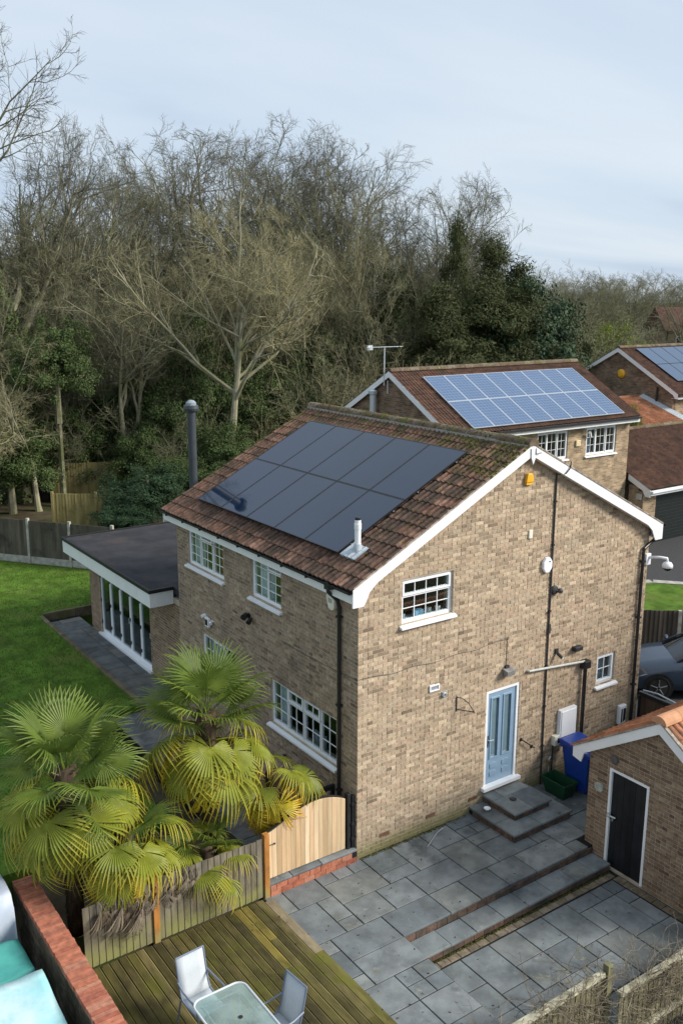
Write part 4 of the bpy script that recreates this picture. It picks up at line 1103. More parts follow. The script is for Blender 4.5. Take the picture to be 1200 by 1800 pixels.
# ================================================================== decking
DK = [(0.075, 0.064, 0.026), (0.115, 0.095, 0.035), (0.09, 0.084, 0.026), (0.145, 0.12, 0.042), (0.06, 0.052, 0.025), (0.13, 0.115, 0.034), (0.17, 0.14, 0.06)]
DECK = mat('deck_board', DK, 0.8, 0.25, 3.0, 0.35, stretch=(3, 0.6, 1), stains=(((0.125, 0.13, 0.022), 1.3, 0.48, 0.72), ((0.04, 0.035, 0.022), 0.9, 0.50, 0.72)), bump=0.3, bscale=40)
DECKY = mat('deck_board_yellow', (0.245, 0.195, 0.05), 0.8, 0.25, 4, 0.25, stretch=(3, 0.6, 1), stains=(((0.12, 0.11, 0.03), 2.0, 0.5, 0.75),), bump=0.3)
DECKT = mat('deck_edge_board', (0.235, 0.195, 0.125), 0.8, 0.25, 4, 0.25, stretch=(2, 0.7, 1), stains=(((0.09, 0.085, 0.04), 1.5, 0.5, 0.75),), bump=0.3)
deck = structure(MB().box(-5.44, -2.03, -8.0, -0.06, -0.446, 0.0).build('decking', mat('deck_gap', (0.012, 0.011, 0.008), 0.95, 0.1)))
def board(x0, w, ya, yb, m_, z=0.032):
    n = 6; prof = [(x0, 0.003)]
    for i in range(n):
        a = x0 + 0.008 + (w - 0.016) * i / n; b = x0 + 0.008 + (w - 0.016) * (i + 1) / n
        prof += [(a, z - 0.006), (a + (b - a) * .25, z), (a + (b - a) * .8, z)]
    prof += [(x0 + w, z - 0.006), (x0 + w, 0.003)]
    mb = MB(); k = len(prof)
    mb.add([(x, ya, zz) for x, zz in prof] + [(x, yb, zz) for x, zz in prof], [(i, i + 1, k + i + 1, k + i) for i in range(k - 1)] + [tuple(range(k))[::-1], tuple(range(k, 2 * k))])
    o = mb.build('deck_board', m_, deck)
    o.location = (0, 0, random.uniform(-.002, .003))
rg = random.Random(8); bw = 0.139
for k in range(23):
    x = -5.40 + k * 0.1455
    if k == 19: board(x, bw, -1.75, -0.07, DECKY); board(x, bw, -8, -1.757, DECK); continue
    if k == 20: board(x, bw, -1.05, -0.07, DECKY); board(x, bw, -8, -1.057, DECK); continue
    if k == 12: board(x, bw, -1.4, -0.07, DECK); board(x, bw, -8, -1.407, DECK); continue
    cut = rg.uniform(-3.5, -0.6) if rg.random() < 0.5 else None
    if cut: board(x, bw, cut + 0.003, -0.07, DECK); board(x, bw, -8, cut - 0.003, DECK)
    else: board(x, bw, -8, -0.07, DECK)
MB().box(-2.055, -1.90, -1.72, -0.16, 0.002, 0.036).build('deck_edge_board', DECKT, deck)
MB().box(-2.055, -1.90, -8, -1.73, 0.002, 0.036).build('deck_edge_board', DECK, deck)

# ================================================================== near fence and gate
FB = [(0.175, 0.155, 0.12), (0.125, 0.11, 0.085), (0.21, 0.185, 0.14), (0.15, 0.13, 0.095), (0.185, 0.17, 0.135)]
FENCE = mat('fence_board', FB, 0.9, 0.12, 5, 0.3, stretch=(2, 2, 0.35), stains=(((0.215, 0.215, 0.085), 2.0, 0.30, 0.55, 'Z', 0.62, 0.05), ((0.075, 0.065, 0.048), 1.6, 0.52, 0.75)), bump=0.4, bscale=30)
POSTO = mat('orange_post', (0.40, 0.175, 0.045), 0.75, 0.2, 5, 0.25, stretch=(2, 2, 0.4), stains=(((0.22, 0.12, 0.04), 3, 0.5, 0.75), ((0.28, 0.25, 0.10), 3, 0.3, 0.6, 'Z', 0.35, 0.02)), bump=0.3)
fence = thing('garden_fence', 'weathered grey board fence with orange posts in front of the palms', 'fence', (-3.6, 0, 0))
rg = random.Random(3)
def fboards(x0, x1, y, z0, z1, parent, m_, w=0.117, side=-1, taper=lambda x: 0):
    n = max(1, int(round((x1 - x0) / w))); w = (x1 - x0) / n
    for k in range(n):
        a = x0 + k * w; zt = z1 + taper(a) + rg.uniform(-.008, .008)
        mb = MB(); y1 = y + side * 0.022; y2 = y + side * 0.008
        mb.prism([(a - 0.012, y2 + side * .012, z0), (a + w - 0.004, y2, z0), (a + w - 0.004, y, z0), (a - 0.012, y, z0)], (0, 0, zt - z0))
        o = mb.build('board', m_, parent)
fboards(-5.15, -4.03, 0.0, 0.03, 1.10, fence, FENCE)
fboards(-3.93, -1.99, 0.0, 0.03, 1.15, fence, FENCE)
for x, h in ((-3.98, 1.19), (-1.93, 1.22)): MB().box(x - 0.05, x + 0.05, -0.045, 0.055, -0.3, h).build('post', POSTO, fence, bevel=0.006)
for z in (0.25, 0.95):
    for a, b in ((-5.15, -4.035), (-3.925, -1.985)): MB().prism([(a, 0.002, z), (a, 0.06, z + .04), (a, 0.002, z + 0.08)], (b - a, 0, 0)).build('rail', FENCE, fence)
GATE = mat('pale_gate_board', [(0.62, 0.45, 0.27), (0.55, 0.375, 0.21), (0.68, 0.52, 0.33), (0.46, 0.33, 0.19), (0.60, 0.41, 0.24), (0.72, 0.57, 0.38), (0.40, 0.285, 0.165)], 0.7, 0.25, 6, 0.10, stretch=(3, 3, 0.3), bump=0.15, bscale=30)
t = thing('arched_gate', 'pale new timber boarded gate with arched top beside the house', 'gate', (-1.0, 0.1, 0.24))
def gtop(x):
    u = (x + 1.85) / 1.64
    return 1.15 + 0.30 * math.sin(min(1, max(0, u / 0.62)) * math.pi / 2) ** 1.3 - (0.17 * ((u - 0.62) / 0.38) ** 2 if u > 0.62 else 0)
gx0, gx1, ng = -1.86, -0.21, 17
for k in range(ng):
    a = gx0 + (gx1 - gx0) * k / ng + 0.0015; b = gx0 + (gx1 - gx0) * (k + 1) / ng - 0.0015
    m = MB(); e = 0.006
    zs = [gtop(a + (b - a) * q) for q in (0, 0.5, 1)]
    m.prism([(a, 0.072, 0.27), (b, 0.072, 0.27), (b, 0.072, zs[2]), ((a + b) / 2, 0.072, zs[1]), (a, 0.072, zs[0])], (0, 0.022, 0))
    m.build('board', GATE, t, bevel=0.004)
dkt = mat('dark_gate_frame', (0.02, 0.019, 0.018), 0.6, 0.3)
for q in ((gx0, gx0 + 0.09, 0.28, 1.1), (gx1 - 0.09, gx1, 0.28, 1.2)): MB().box(q[0], q[1], 0.096, 0.14, q[2], q[3]).build('stile', dkt, t)
m = MB(); n = 14; pts = [(gx0 + (gx1 - gx0) * i / n, gtop(gx0 + (gx1 - gx0) * i / n)) for i in range(n + 1)]
for (a, za), (b, zb) in zip(pts[:-1], pts[1:]): m.prism([(a, 0.095, za - .08), (b, 0.095, zb - .08), (b, 0.095, zb + 0.022), (a, 0.095, za + 0.022)], (0, 0.045, 0))
m.build('arched_rail', dkt, t)
MB().tube([(gx0 - 0.03, 0.06, 0.93), (gx0 + 0.13, 0.055, 0.93)], 0.007, 6).build('latch', DKMETAL, t)
MB().lathe([(0.018, 0), (0.018, 0.02)], (gx0 + 0.14, 0.055, 0.92), 8).build('latch_knob', DKMETAL, t)
t = thing('gate_post', 'black gate post and hinges between the pale gate and the house corner', 'post', (-0.11, 0.1, 0))
MB().box(-0.175, -0.10, 0.05, 0.15, 0.0, 1.36).build('post', BLACKP, t, bevel=0.008)
MB().box(-0.075, -0.02, 0.04, 0.12, 0.0, 1.30).build('wall_batten', BLACKP, t, bevel=0.008)
for z in (0.42, 0.72, 1.12): MB().box(-0.10, -0.004, 0.02, 0.05, z, z + 0.05).build('hinge', BLACKP, t)
t = thing('black_trellis_rail', 'black rail and frame behind the pale gate against the side wall', 'rail', (-0.4, 0.6, 0))
MB().box(-0.85, -0.06, 0.62, 0.68, 1.18, 1.27).build('top_rail', BLACKP, t)
MB().box(-0.86, -0.78, 0.62, 0.68, 0.0, 1.18).build('upright', BLACKP, t)
MB().box(-0.13, -0.06, 0.62, 0.68, 0.0, 1.18).build('upright', BLACKP, t)
t = thing('gate_step', 'low red brick step capped with slabs under the pale gate', 'step', (-1.0, 0.05, 0))
MB().box(-1.87, -0.02, -0.04, 0.30, -0.01, 0.205).build('core', JOINT, t)
for k in range(8):
    for r_ in range(2):
        a = -1.87 + k * 0.231 - (0.11 if r_ else 0); b = min(a + 0.221, -0.022); a = max(a, -1.87)
        if b - a > 0.04: MB().box(a, b, -0.052, 0.0, 0.0 + r_ * 0.105, 0.097 + r_ * 0.105).build('brick', REDBRICK, t)
for a, b in ((-1.87, -1.42), (-1.41, -0.80), (-0.79, -0.02)): put_slab(a, b, -0.035, 0.30, 0.245, t, SLAB)

# paving behind the gate and along the side of the house
sp = structure(MB().box(-1.5, -0.01, 0.31, 8.25, -0.446, -0.016).box(-0.62, 0.52, 8.26, 16.28, -0.446, -0.017).build('side_path', JOINT))
SLABD = mat('dark_slab', [(0.11, 0.12, 0.125), (0.14, 0.15, 0.15), (0.085, 0.095, 0.10), (0.16, 0.16, 0.15)], 0.75, 0.3, 2.6, 0.25, stains=(((0.06, 0.065, 0.06), 1.2, 0.5, 0.75),), bump=0.25, bscale=25)
pave(lambda x, y: True, -1.49, 0.33, 0.37, 0.36, 4, 22, 0.0, sp, SLABD, 15, joint=0.014)
pave(lambda x, y: True, -0.56, 8.30, 0.36, 0.37, 3, 21, 0.0, sp, SLABD, 16, joint=0.014)
SLEEP = mat('sleeper_wood', [(0.16, 0.135, 0.085), (0.12, 0.10, 0.065), (0.20, 0.17, 0.11)], 0.9, 0.15, 4, 0.3, stains=(((0.10, 0.11, 0.04), 1.5, 0.5, 0.7),), bump=0.4, bscale=30)
t = thing('lawn_edging', 'timber sleeper edging between the lawn and the sunken side path', 'edging', (-0.6, 12, 0))
for k in range(4): MB().box(-0.72, -0.60, 8.22 + k * 2.02, 8.22 + k * 2.02 + 2.0, -0.1, 0.19).build('sleeper', SLEEP, t, bevel=0.01)
for k in range(2): MB().box(-0.59 + k * 1.05, -0.59 + k * 1.05 + 1.04, 16.29, 16.40, -0.1, 0.24).build('sleeper', SLEEP, t, bevel=0.01)

# back fence with concrete posts
BF = mat('back_fence_board', [(0.12, 0.105, 0.085), (0.09, 0.078, 0.062), (0.145, 0.125, 0.10)], 0.92, 0.1, 3, 0.25, stretch=(2, 2, 0.3), stains=(((0.05, 0.045, 0.036), 1.2, 0.5, 0.75),))
def line_fence(name, label, P0, P1, z0, h, m_, npan, wboard=0.13, gravel=0.3, postm=CONCRETE, group=None, posth=0.08):
    t = thing(name, label, 'fence', (P0[0], P0[1], z0), group)
    A, B = Vector((*P0, 0)), Vector((*P1, 0)); d = (B - A); L = d.length; d.normalize(); n = Vector((d.y, -d.x, 0))
    if n.dot(CAMLOC - A) < 0: n = -n
    pl = Plane(A, d, n); pw = L / npan
    for i in range(npan + 1):
        m = MB(); pl.box(m, i * pw - 0.05, i * pw + 0.05, z0 - 0.2, z0 + h + posth, -0.05, 0.06); m.build('post', postm, t)
    for i in range(npan):
        a0, a1 = i * pw + 0.051, (i + 1) * pw - 0.051
        if gravel: m = MB(); pl.box(m, a0, a1, z0 - 0.2, z0 + gravel, -0.02, 0.025); m.build('gravel_board', CONCRETE, t)
        nb = int((a1 - a0) / wboard); w = (a1 - a0) / nb
        for k in range(nb):
            u = a0 + k * w; m = MB(); zt = z0 + h + random.uniform(-.008, .008)
            m.prism([pl.p(u - .01, z0 + gravel, .03), pl.p(u + w - .004, z0 + gravel, .012), pl.p(u + w - .004, z0 + gravel, 0), pl.p(u - .01, z0 + gravel, 0)], (0, 0, zt - z0 - gravel)); m.build('board', m_, t)
    return t
line_fence('back_fence', 'grey board fence with pale concrete posts across the end of the lawn', (-3.45, 28.6), (3.2, 19.85), 0.12, 1.72, BF, 6)
GF = mat('mossy_fence_board', [(0.26, 0.215, 0.085), (0.21, 0.18, 0.07), (0.30, 0.25, 0.11)], 0.92, 0.1, 3, 0.25, stretch=(2, 2, 0.3), stains=(((0.12, 0.11, 0.04), 1.0, 0.5, 0.75),))
line_fence('wood_fence', 'mossy yellow board fence panels half hidden in the wood', (5.4, 33.2), (8.6, 32.0), 0.05, 2.0, GF, 2, gravel=0.0, postm=GF)
line_fence('low_wood_fence', 'low leaning yellowish fence behind the back lawn fence', (3.2, 26.6), (6.2, 24.4), 0.05, 1.9, GF, 2, gravel=0.0, postm=GF)

# ================================================================== coped wall and covered things on the left
WALLG = mat('old_wall_brick', [(0.13, 0.105, 0.08), (0.17, 0.14, 0.10), (0.10, 0.085, 0.065)], 0.95, 0.1, 7, 0.3, stains=(((0.07, 0.075, 0.045), 2, 0.5, 0.7),))
t = thing('boundary_wall', 'old brick garden wall with a red brick on edge coping, bottom left', 'wall', (-5.63, -3, -0.45))
MB().box(-5.74, -5.52, -8, 1.45, -0.6, 0.905).build('wall_core', mat('wall_mortar', (0.16, 0.14, 0.11), 0.95, 0.1), t)
PW_ = Plane((-5.74, 0, 0), (0, 1, 0), (-1, 0, 0))
lay_bricks(PW_, brick_rects(-4.2, 1.45, -0.6, 0.90, [], None, seed=41), WALLG, t, 0, 42)
for k in range(116):
    y = 1.46 - (k + 1) * 0.0755
    m = MB().box(-5.795 + random.uniform(-.005, .005), -5.455 + random.uniform(-.006, .006), y, y + 0.0665, 0.907, 1.0 + random.uniform(-.004, .004)); m.build('coping_brick', REDBRICK, t)

def draped(name, label, cat, x0, x1, y0, y1, z0, zt, m_, seed, front=0.0, wob=0.02, slope=0.0):
    """a sheet pulled over a box: rounded shoulders, creases, skirts that flare a little"""
    rg = np.random.RandomState(seed); nx, ny = 30, 30
    U_, W_ = np.meshgrid(np.linspace(-0.45, 1.45, nx), np.linspace(-0.45, 1.45, ny))
    def cl(v): return np.clip(v, 0, 1)
    over = np.maximum(np.maximum(-U_, U_ - 1), np.maximum(-W_, W_ - 1)); over = np.clip(over, 0, 0.45) / 0.45
    X = x0 + (x1 - x0) * cl(U_); Y = y0 + (y1 - y0) * cl(W_)
    X = X + np.where(U_ < 0, -1, np.where(U_ > 1, 1, 0)) * over * 0.05; Y = Y + np.where(W_ < 0, -1, np.where(W_ > 1, 1, 0)) * over * (0.05 + np.where(W_ < 0, front, 0))
    Z = zt + slope * (cl(W_) - 0.5) - over * (zt - z0)
    ph = rg.uniform(0, 6, 6)
    Z += wob * (np.sin(X * 5 + ph[0]) * np.sin(Y * 6 + ph[1]) + 0.5 * np.sin(X * 13 + Y * 9 + ph[2])) * (1 - over)
    f = wob * 0.9 * np.sin((X + Y) * 14 + ph[3]) * over
    X += f; Y += f
    V = np.stack([X, Y, Z], -1).reshape(-1, 3)
    F = [(j * nx + i, j * nx + i + 1, (j + 1) * nx + i + 1, (j + 1) * nx + i) for j in range(ny - 1) for i in range(nx - 1)]
    t = thing(name, label, cat, ((x0 + x1) / 2, (y0 + y1) / 2, z0))
    np_obj('cover', V, np.array(F), m_, t, smooth=True)
    MB().box(x0 + 0.05, x1 - 0.05, y0 + 0.05, y1 - 0.05, z0, zt - 0.07 - abs(slope)).build('stack', mat('stack_wood', (0.15, 0.11, 0.07), 0.9, 0.1), t)
TARP = mat('turquoise_tarp', (0.27, 0.53, 0.56), 0.5, 0.4, 1.8, 0.12, stains=(((0.50, 0.65, 0.68), 1.3, 0.40, 0.66),), bump=0.25, bscale=9)
TARP2 = mat('teal_tarp', (0.06, 0.30, 0.27), 0.55, 0.35, 2.2, 0.2, stains=(((0.14, 0.38, 0.33), 2, 0.5, 0.7),), bump=0.3, bscale=9)
TARP3 = mat('pale_sheet', (0.52, 0.58, 0.68), 0.6, 0.3, 2.0, 0.12, bump=0.25, bscale=8)
draped('covered_stack', 'pale turquoise tarpaulin over a stack beside the brick wall', 'tarpaulin', -7.6, -6.0, -2.6, -0.72, -0.44, 0.78, TARP, 1, front=0.25, slope=0.30)
draped('covered_box', 'dark teal tarpaulin over a lower box behind the turquoise one', 'tarpaulin', -7.4, -6.02, -0.42, 0.42, -0.44, 0.72, TARP2, 2, wob=0.03)
draped('sheeted_frame', 'pale blue white sheet over a taller shape at the left edge', 'sheet', -7.8, -5.98, 0.72, 2.6, -0.44, 1.28, TARP3, 3, wob=0.02)

# ================================================================== table and chairs
def table_glass():
    m = bpy.data.materials.new('table_glass'); m.use_nodes = True
    N, L = m.node_tree.nodes, m.node_tree.links; b = N['Principled BSDF']
    b.inputs['Base Color'].default_value = (0.42, 0.52, 0.50, 1); b.inputs['Roughness'].default_value = 0.12
    tr = N.new('ShaderNodeBsdfTransparent'); tr.inputs[0].default_value = (0.75, 0.85, 0.84, 1)
    nz = N.new('ShaderNodeTexNoise'); nz.inputs['Scale'].default_value = 2.4; nz.inputs['Detail'].default_value = 6
    g = N.new('ShaderNodeNewGeometry'); L.new(g.outputs['Position'], nz.inputs['Vector'])
    mr = N.new('ShaderNodeMapRange'); mr.inputs[1].default_value = .35; mr.inputs[2].default_value = .7; mr.inputs[3].default_value = .5; mr.inputs[4].default_value = .22
    L.new(nz.outputs['Fac'], mr.inputs[0])
    mx = N.new('ShaderNodeMixShader'); L.new(mr.outputs[0], mx.inputs[0]); L.new(tr.outputs[0], mx.inputs[1]); L.new(b.outputs[0], mx.inputs[2])
    L.new(mx.outputs[0], N['Material Output'].inputs['Surface'])
    return m
CH_F = mat('chair_fabric', (0.48, 0.52, 0.55), 0.8, 0.2, 60, 0.06, bump=0.1, bscale=300)
CH_M = mat('chair_frame', (0.16, 0.20, 0.27), 0.4, 0.5, 5, 0.08)
RIM = mat('table_rim', (0.55, 0.60, 0.63), 0.4, 0.5, 5, 0.06)
t = thing('garden_table', 'rectangular glass garden table with rounded corners on the deck', 'table', (-4.1, -3.0, 0.035))
tx0, tx1, ty0, ty1, tz, rr = -4.50, -3.70, -3.86, -2.34, 0.745, 0.14
pts = []
for cx, cy, a0 in ((tx1 - rr, ty1 - rr, 0), (tx0 + rr, ty1 - rr, 90), (tx0 + rr, ty0 + rr, 180), (tx1 - rr, ty0 + rr, 270)):
    for i in range(7): a = R(a0 + i * 15); pts.append((cx + rr * math.cos(a), cy + rr * math.sin(a), tz))
MB().prism(pts, (0, 0, -0.006)).build('table_top', table_glass(), t)
MB().tube(pts + [pts[0], pts[1]], 0.016, 8, caps=False).build('rim', RIM, t)
m = MB().box(tx0 + .22, tx1 - .08, ty0 + .3, ty1 - .28, tz + 0.001, tz + 0.0025)
for x, y, sx, sy in ((tx0 + .10, ty0 + .12, 1, 1), (tx1 - .10, ty0 + .12, -1, 1), (tx0 + .10, ty1 - .12, 1, -1), (tx1 - .10, ty1 - .12, -1, -1)):
    MB().tube([(x, y, tz - 0.02), (x + sx * 0.06, y + sy * 0.08, tz - 0.10), (x + sx * .02, y + sy * .02, 0.05)], 0.016, 8).build('leg', RIM, t)
MB().tube([(tx0 + .1, ty1 - .13, tz - .028), (tx1 - .1, ty1 - .13, tz - .028)], 0.013, 8).build('cross_rail', RIM, t)
MB().tube([(tx0 + .11, ty0 + .13, tz - .028), (tx0 + .11, ty1 - .13, tz - .028)], 0.013, 8).build('cross_rail', RIM, t)
MB().tube([(tx1 - .11, ty0 + .13, tz - .028), (tx1 - .11, ty1 - .13, tz - .028)], 0.013, 8).build('cross_rail', RIM, t)
MB().lathe([(0.012, 0), (0.03, 0.0), (0.03, 0.008), (0.012, 0.009)], (-4.06, -2.95, tz + 0.001), 14).build('parasol_hole_ring', BLACKP, t)
def chair(label):
    t = thing('garden_chair', label, 'chair', (0, 0, 0), 'sling chairs at the glass table')
    # local: sits facing -y, origin on the deck below the seat centre
    path = [(0, -0.27, 0.435), (0, -0.10, 0.405), (0, 0.08, 0.395), (0, 0.20, 0.42), (0, 0.245, 0.50), (0, 0.30, 0.72), (0, 0.36, 1.0)]
    def sling(p): 
        m = MB(); w = 0.215; k = len(p); vs = []
        for (x, y, z) in p:
            for u in (-1, -0.5, 0, 0.5, 1): vs.append((u * w, y, z - 0.012 * (1 - u * u)))
        m.add(vs, [(i * 5 + j, i * 5 + j + 1, (i + 1) * 5 + j + 1, (i + 1) * 5 + j) for i in range(k - 1) for j in range(4)]); return m
    o = sling(path[:4]).build('seat', CH_F, t, smooth=True); o.modifiers.new('s', 'SOLIDIFY').thickness = 0.008
    o = sling(path[3:]).build('backrest', CH_F, t, smooth=True); o.modifiers.new('s', 'SOLIDIFY').thickness = 0.008
    for s in (-1, 1):
        MB().tube([(s * 0.225, y, z) for (x, y, z) in path], 0.013, 8).build('side_rail', CH_M, t)
        MB().tube([(s * 0.24, -0.25, 0.43), (s * 0.255, -0.29, 0.0)], 0.013, 8).build('leg', CH_M, t)
        MB().tube([(s * 0.24, 0.22, 0.43), (s * 0.255, 0.32, 0.0)], 0.013, 8).build('leg', CH_M, t)
        MB().tube([(s * 0.245, -0.27, 0.43), (s * 0.26, -0.25, 0.60), (s * 0.265, -0.16, 0.63), (s * 0.26, 0.10, 0.63), (s * 0.24, 0.29, 0.66)], 0.014, 8).build('armrest', CH_M, t)
    MB().tube([(-0.225, 0.36, 1.0), (0.225, 0.36, 1.0)], 0.013, 8).build('top_bar', CH_M, t)
    MB().tube([(-0.24, -0.27, 0.42), (0.24, -0.27, 0.42)], 0.013, 8).build('front_bar', CH_M, t)
    return t
c1 = chair('pale sling garden chair at the fence end of the glass table')
c2 = copy_tree(c1); c2['label'] = 'sling garden chair seen edge on at the patio side of the glass table'
c1.location = (-4.19, -2.10, 0.036); c1.rotation_euler = (0, 0, R(4))
c2.location = (-3.60, -3.10, 0.036); c2.rotation_euler = (0, 0, R(-84))

# ================================================================== near garage
gar = thing('brick_garage', 'brown brick outbuilding with black door and orange tiled roof at right', 'garage', (4.0, -3.5, -0.3))
PG = Plane((4.0, 0, 0), (0, 1, 0), (-1, 0, 0))
GY, GZ, GS = -3.52, 3.06, 0.645
gz = lambda y: GZ - GS * abs(y - GY)
gy0, gy1 = -5.08, -1.96
m = MB(); hg = [(-3.31, -2.44, -0.27, 1.73)]
wall_with_holes(m, PG, gy0, gy1, -0.45, 1.98, hg, -0.22, -0.004)
PG.poly(m, [(gy0, 1.98), (gy1, 1.98), (gy1, gz(gy1) - .02), (GY, GZ - .02), (gy0, gz(gy0) - .02)], -0.22, -0.004)
gwall = m.build('gable_wall', MORTAR, gar)
lay_bricks(PG, brick_rects(gy0, gy1, -0.30, 2.95, hg, lambda u: gz(u) - 0.05, seed=51), BRICK_G, gwall, 300, 52)
MB().box(4.22, 9.5, gy1 - 0.22, gy1 - 0.003, -0.45, 1.97).box(4.22, 9.5, gy0 + 0.003, gy0 + 0.22, -0.45, 1.97).box(9.28, 9.498, gy0 + .23, gy1 - .23, -0.45, 1.97).build('side_wall', BRICK_FARD, gar)
m = MB()
for s in (1, -1):
    e = 1.86
    m.prism([(3.86, GY, GZ - 0.03), (3.86, GY + s * e, GZ - GS * e - 0.03), (3.86, GY + s * e, GZ - GS * e + 0.0), (3.86, GY, GZ + 0.0)], (5.8, 0, 0))
groof = m.build('roof', MATS['roof_underlay'], gar)
gv = Vector((0, -1, GS)).normalized(); gv2 = Vector((0, 1, GS)).normalized()
gl_ = 1.86 * math.sqrt(1 + GS * GS); gg = gl_ / 6.0
tile_roof((3.83 + 19 * 0.30, GY + 1.88, GZ - GS * 1.88 - 0.01), (-1, 0, 0), gv, 19, 6, 0.30, gg, TILE_O, groof, single=lambda c, r: c >= 8, seed=61)
tile_roof((3.83, GY - 1.88, GZ - GS * 1.88 - 0.01), (1, 0, 0), gv2, 19, 6, 0.30, gg, TILE_O, groof, single=lambda c, r: c < 11, seed=62)
RIDGE_O = mat('ridge_orange', [(0.52, 0.27, 0.15), (0.47, 0.23, 0.125), (0.56, 0.31, 0.18)], 0.85, 0.2, 5, 0.12, bump=0.3)
for k in range(13):
    x0 = 3.80 + k * 0.45; m = MB(); pr = []
    for i in range(9):
        a = math.pi * i / 8; pr.append((x0, GY + 0.15 * math.cos(a), GZ + 0.02 + 0.135 * math.sin(a)))
    m.prism(pr, (0.442, 0, 0)); m.build('ridge_tile', RIDGE_O, groof)
for s in (1, -1):
    m = MB(); e = 1.84; tp = lambda d: GZ - GS * d + 0.012
    pts = [(0, tp(0)), (e, tp(e)), (e, tp(e) - 0.19), (e - 0.20, tp(e) - 0.235), (e - .26, tp(e - .26) - 0.20), (0, tp(0) - 0.20)]
    m.prism([(3.835, GY + s * d, z) for d, z in pts], (0.028, 0, 0)); m.build('bargeboard', WHITE, groof)
    m = MB(); m.prism([(3.82, GY, GZ + 0.018), (3.82, GY + s * e, tp(e) + 0.004), (3.82, GY + s * e, tp(e) + 0.034), (3.82, GY, GZ + 0.05)], (0.07, 0, 0)); m.build('verge_mortar', MATS['verge_mortar'], groof)
    m = MB(); m.prism([(3.864, GY, tp(0) - .19), (3.864, GY + s * e, tp(e) - .19), (3.864, GY + s * e, tp(e) - .17), (3.864, GY, tp(0) - .17)], (0.128, 0, 0)); m.build('soffit', WHITE, groof)
m = MB()
for q in ((-3.31, -3.26, -0.27, 1.73), (-2.49, -2.44, -0.27, 1.73), (-3.26, -2.49, 1.68, 1.73)): PG.box(m, *q, -0.09, 0.012)
gd = m.build('door', WHITE, gwall); gd['label'] = 'black plank door in a white frame'
BPAINT = mat('black_paint', [(0.010, 0.011, 0.014), (0.014, 0.015, 0.018), (0.008, 0.009, 0.011)], 0.45, 0.4, 3, 0.3, stains=(((0.03, 0.03, 0.028), 4, 0.6, 0.8),))
for k in range(6):
    a = -3.258 + k * 0.1277; m = MB(); PG.box(m, a + 0.002, a + 0.1257, -0.26, 1.678, -0.07, -0.03 - 0.002 * (k % 2)); m.build('plank', BPAINT, gd)
m = MB(); PG.box(m, -3.258, -2.492, -0.26, 1.678, -0.075, -0.071); m.build('door_back', BPAINT, gd)
MB().tube([PG.p(-2.47, 0.78, 0.03), PG.p(-2.63, 0.775, 0.0)], 0.016, 8).build('bolt', STEEL, gd)
m = MB(); PG.box(m, -2.52, -2.46, 0.735, 0.83, 0.0, 0.03); m.build('hasp', STEEL, gd)
MB().tube([PG.p(-2.57, 0.77, 0.0), PG.p(-2.57, 0.70, 0.01)], 0.02, 8).build('padlock', mat('brass2', (0.3, 0.27, 0.2), 0.4, 0.5, metal=0.4), gd)
o = lathe_wall(PG, [(0.085, 0), (0.085, 0.04), (0.07, 0.055), (0.02, 0.06)], -2.53, 1.93, 16).build('bulkhead_lamp', mat('grey_vent', (0.11, 0.10, 0.095), 0.7, 0.2), None); tag(o, 'round grey vent on the brick above the black door', 'vent')
m = MB(); PG.poly(m, [(-2.32, 1.20), (-2.31, 1.30), (-2.26, 1.33), (-2.16, 1.31), (-2.12, 1.27), (-2.13, 1.18), (-2.18, 1.15), (-2.28, 1.16)], 0.0, 0.03); tag(m.build('name_plaque', mat('stone_plaque', (0.36, 0.38, 0.33), 0.8, 0.2, 12, 0.2), None, bevel=0.006), 'small pale stone plaque left of the black door', 'plaque')
m = MB().box(3.52, 3.78, -4.86, -4.62, -0.30, 0.03); m.box(3.49, 3.81, -4.89, -4.59, 0.031, 0.08); tag(m.build('stone_pillar', CONCRETE, None, bevel=0.01), 'short pale concrete pillar beside the outbuilding wall', 'pillar')

# dark gate across the passage
BG = mat('brown_gate_board', [(0.10, 0.065, 0.042), (0.08, 0.052, 0.035), (0.125, 0.08, 0.05)], 0.8, 0.2, 4, 0.2, stretch=(2, 2, .3))
t = thing('passage_gate', 'dark brown boarded gate with black frame between house and outbuilding', 'gate', (8.02, -1.0, 0))
pg = Plane((8.02, 0, 0), (0, 1, 0), (-1, 0, 0))
for k in range(14):
    a = -1.86 + k * 0.128; m = MB(); PG_z = 1.26 - 0.10 * ((a + 1.0) / 1.0) ** 2 * (1 if a < -1 else 0)
    pg.box(m, a, a + 0.122, 0.06, PG_z, 0, 0.03); m.build('board', BG, t)
m = MB(); pg.box(m, -1.9, -0.02, 1.27, 1.36, -0.03, 0.05); pg.box(m, -0.07, -0.015, 0, 1.26, -0.03, 0.05); m.build('frame', BLACKP, t)
MB().tube([pg.p(-0.1, 1.40, 0.0), pg.p(-0.5, 1.45, 0.0), pg.p(-1.0, 1.40, 0.0), pg.p(-1.6, 1.20, 0.0)], 0.018, 6).build('cable_rail', STEEL, t)

# roadside fence
RF = mat('road_fence_board', [(0.10, 0.09, 0.075), (0.075, 0.066, 0.055), (0.13, 0.115, 0.095)], 0.92, 0.1, 3, 0.25, stretch=(2, 2, .3))
line_fence('road_fence', 'dark grey board fence beside the drive behind the car', (10.9, 5.52), (16.9, 0.70), -0.01, 1.27, RF, 4, gravel=0.13, wboard=0.125, posth=0.0)

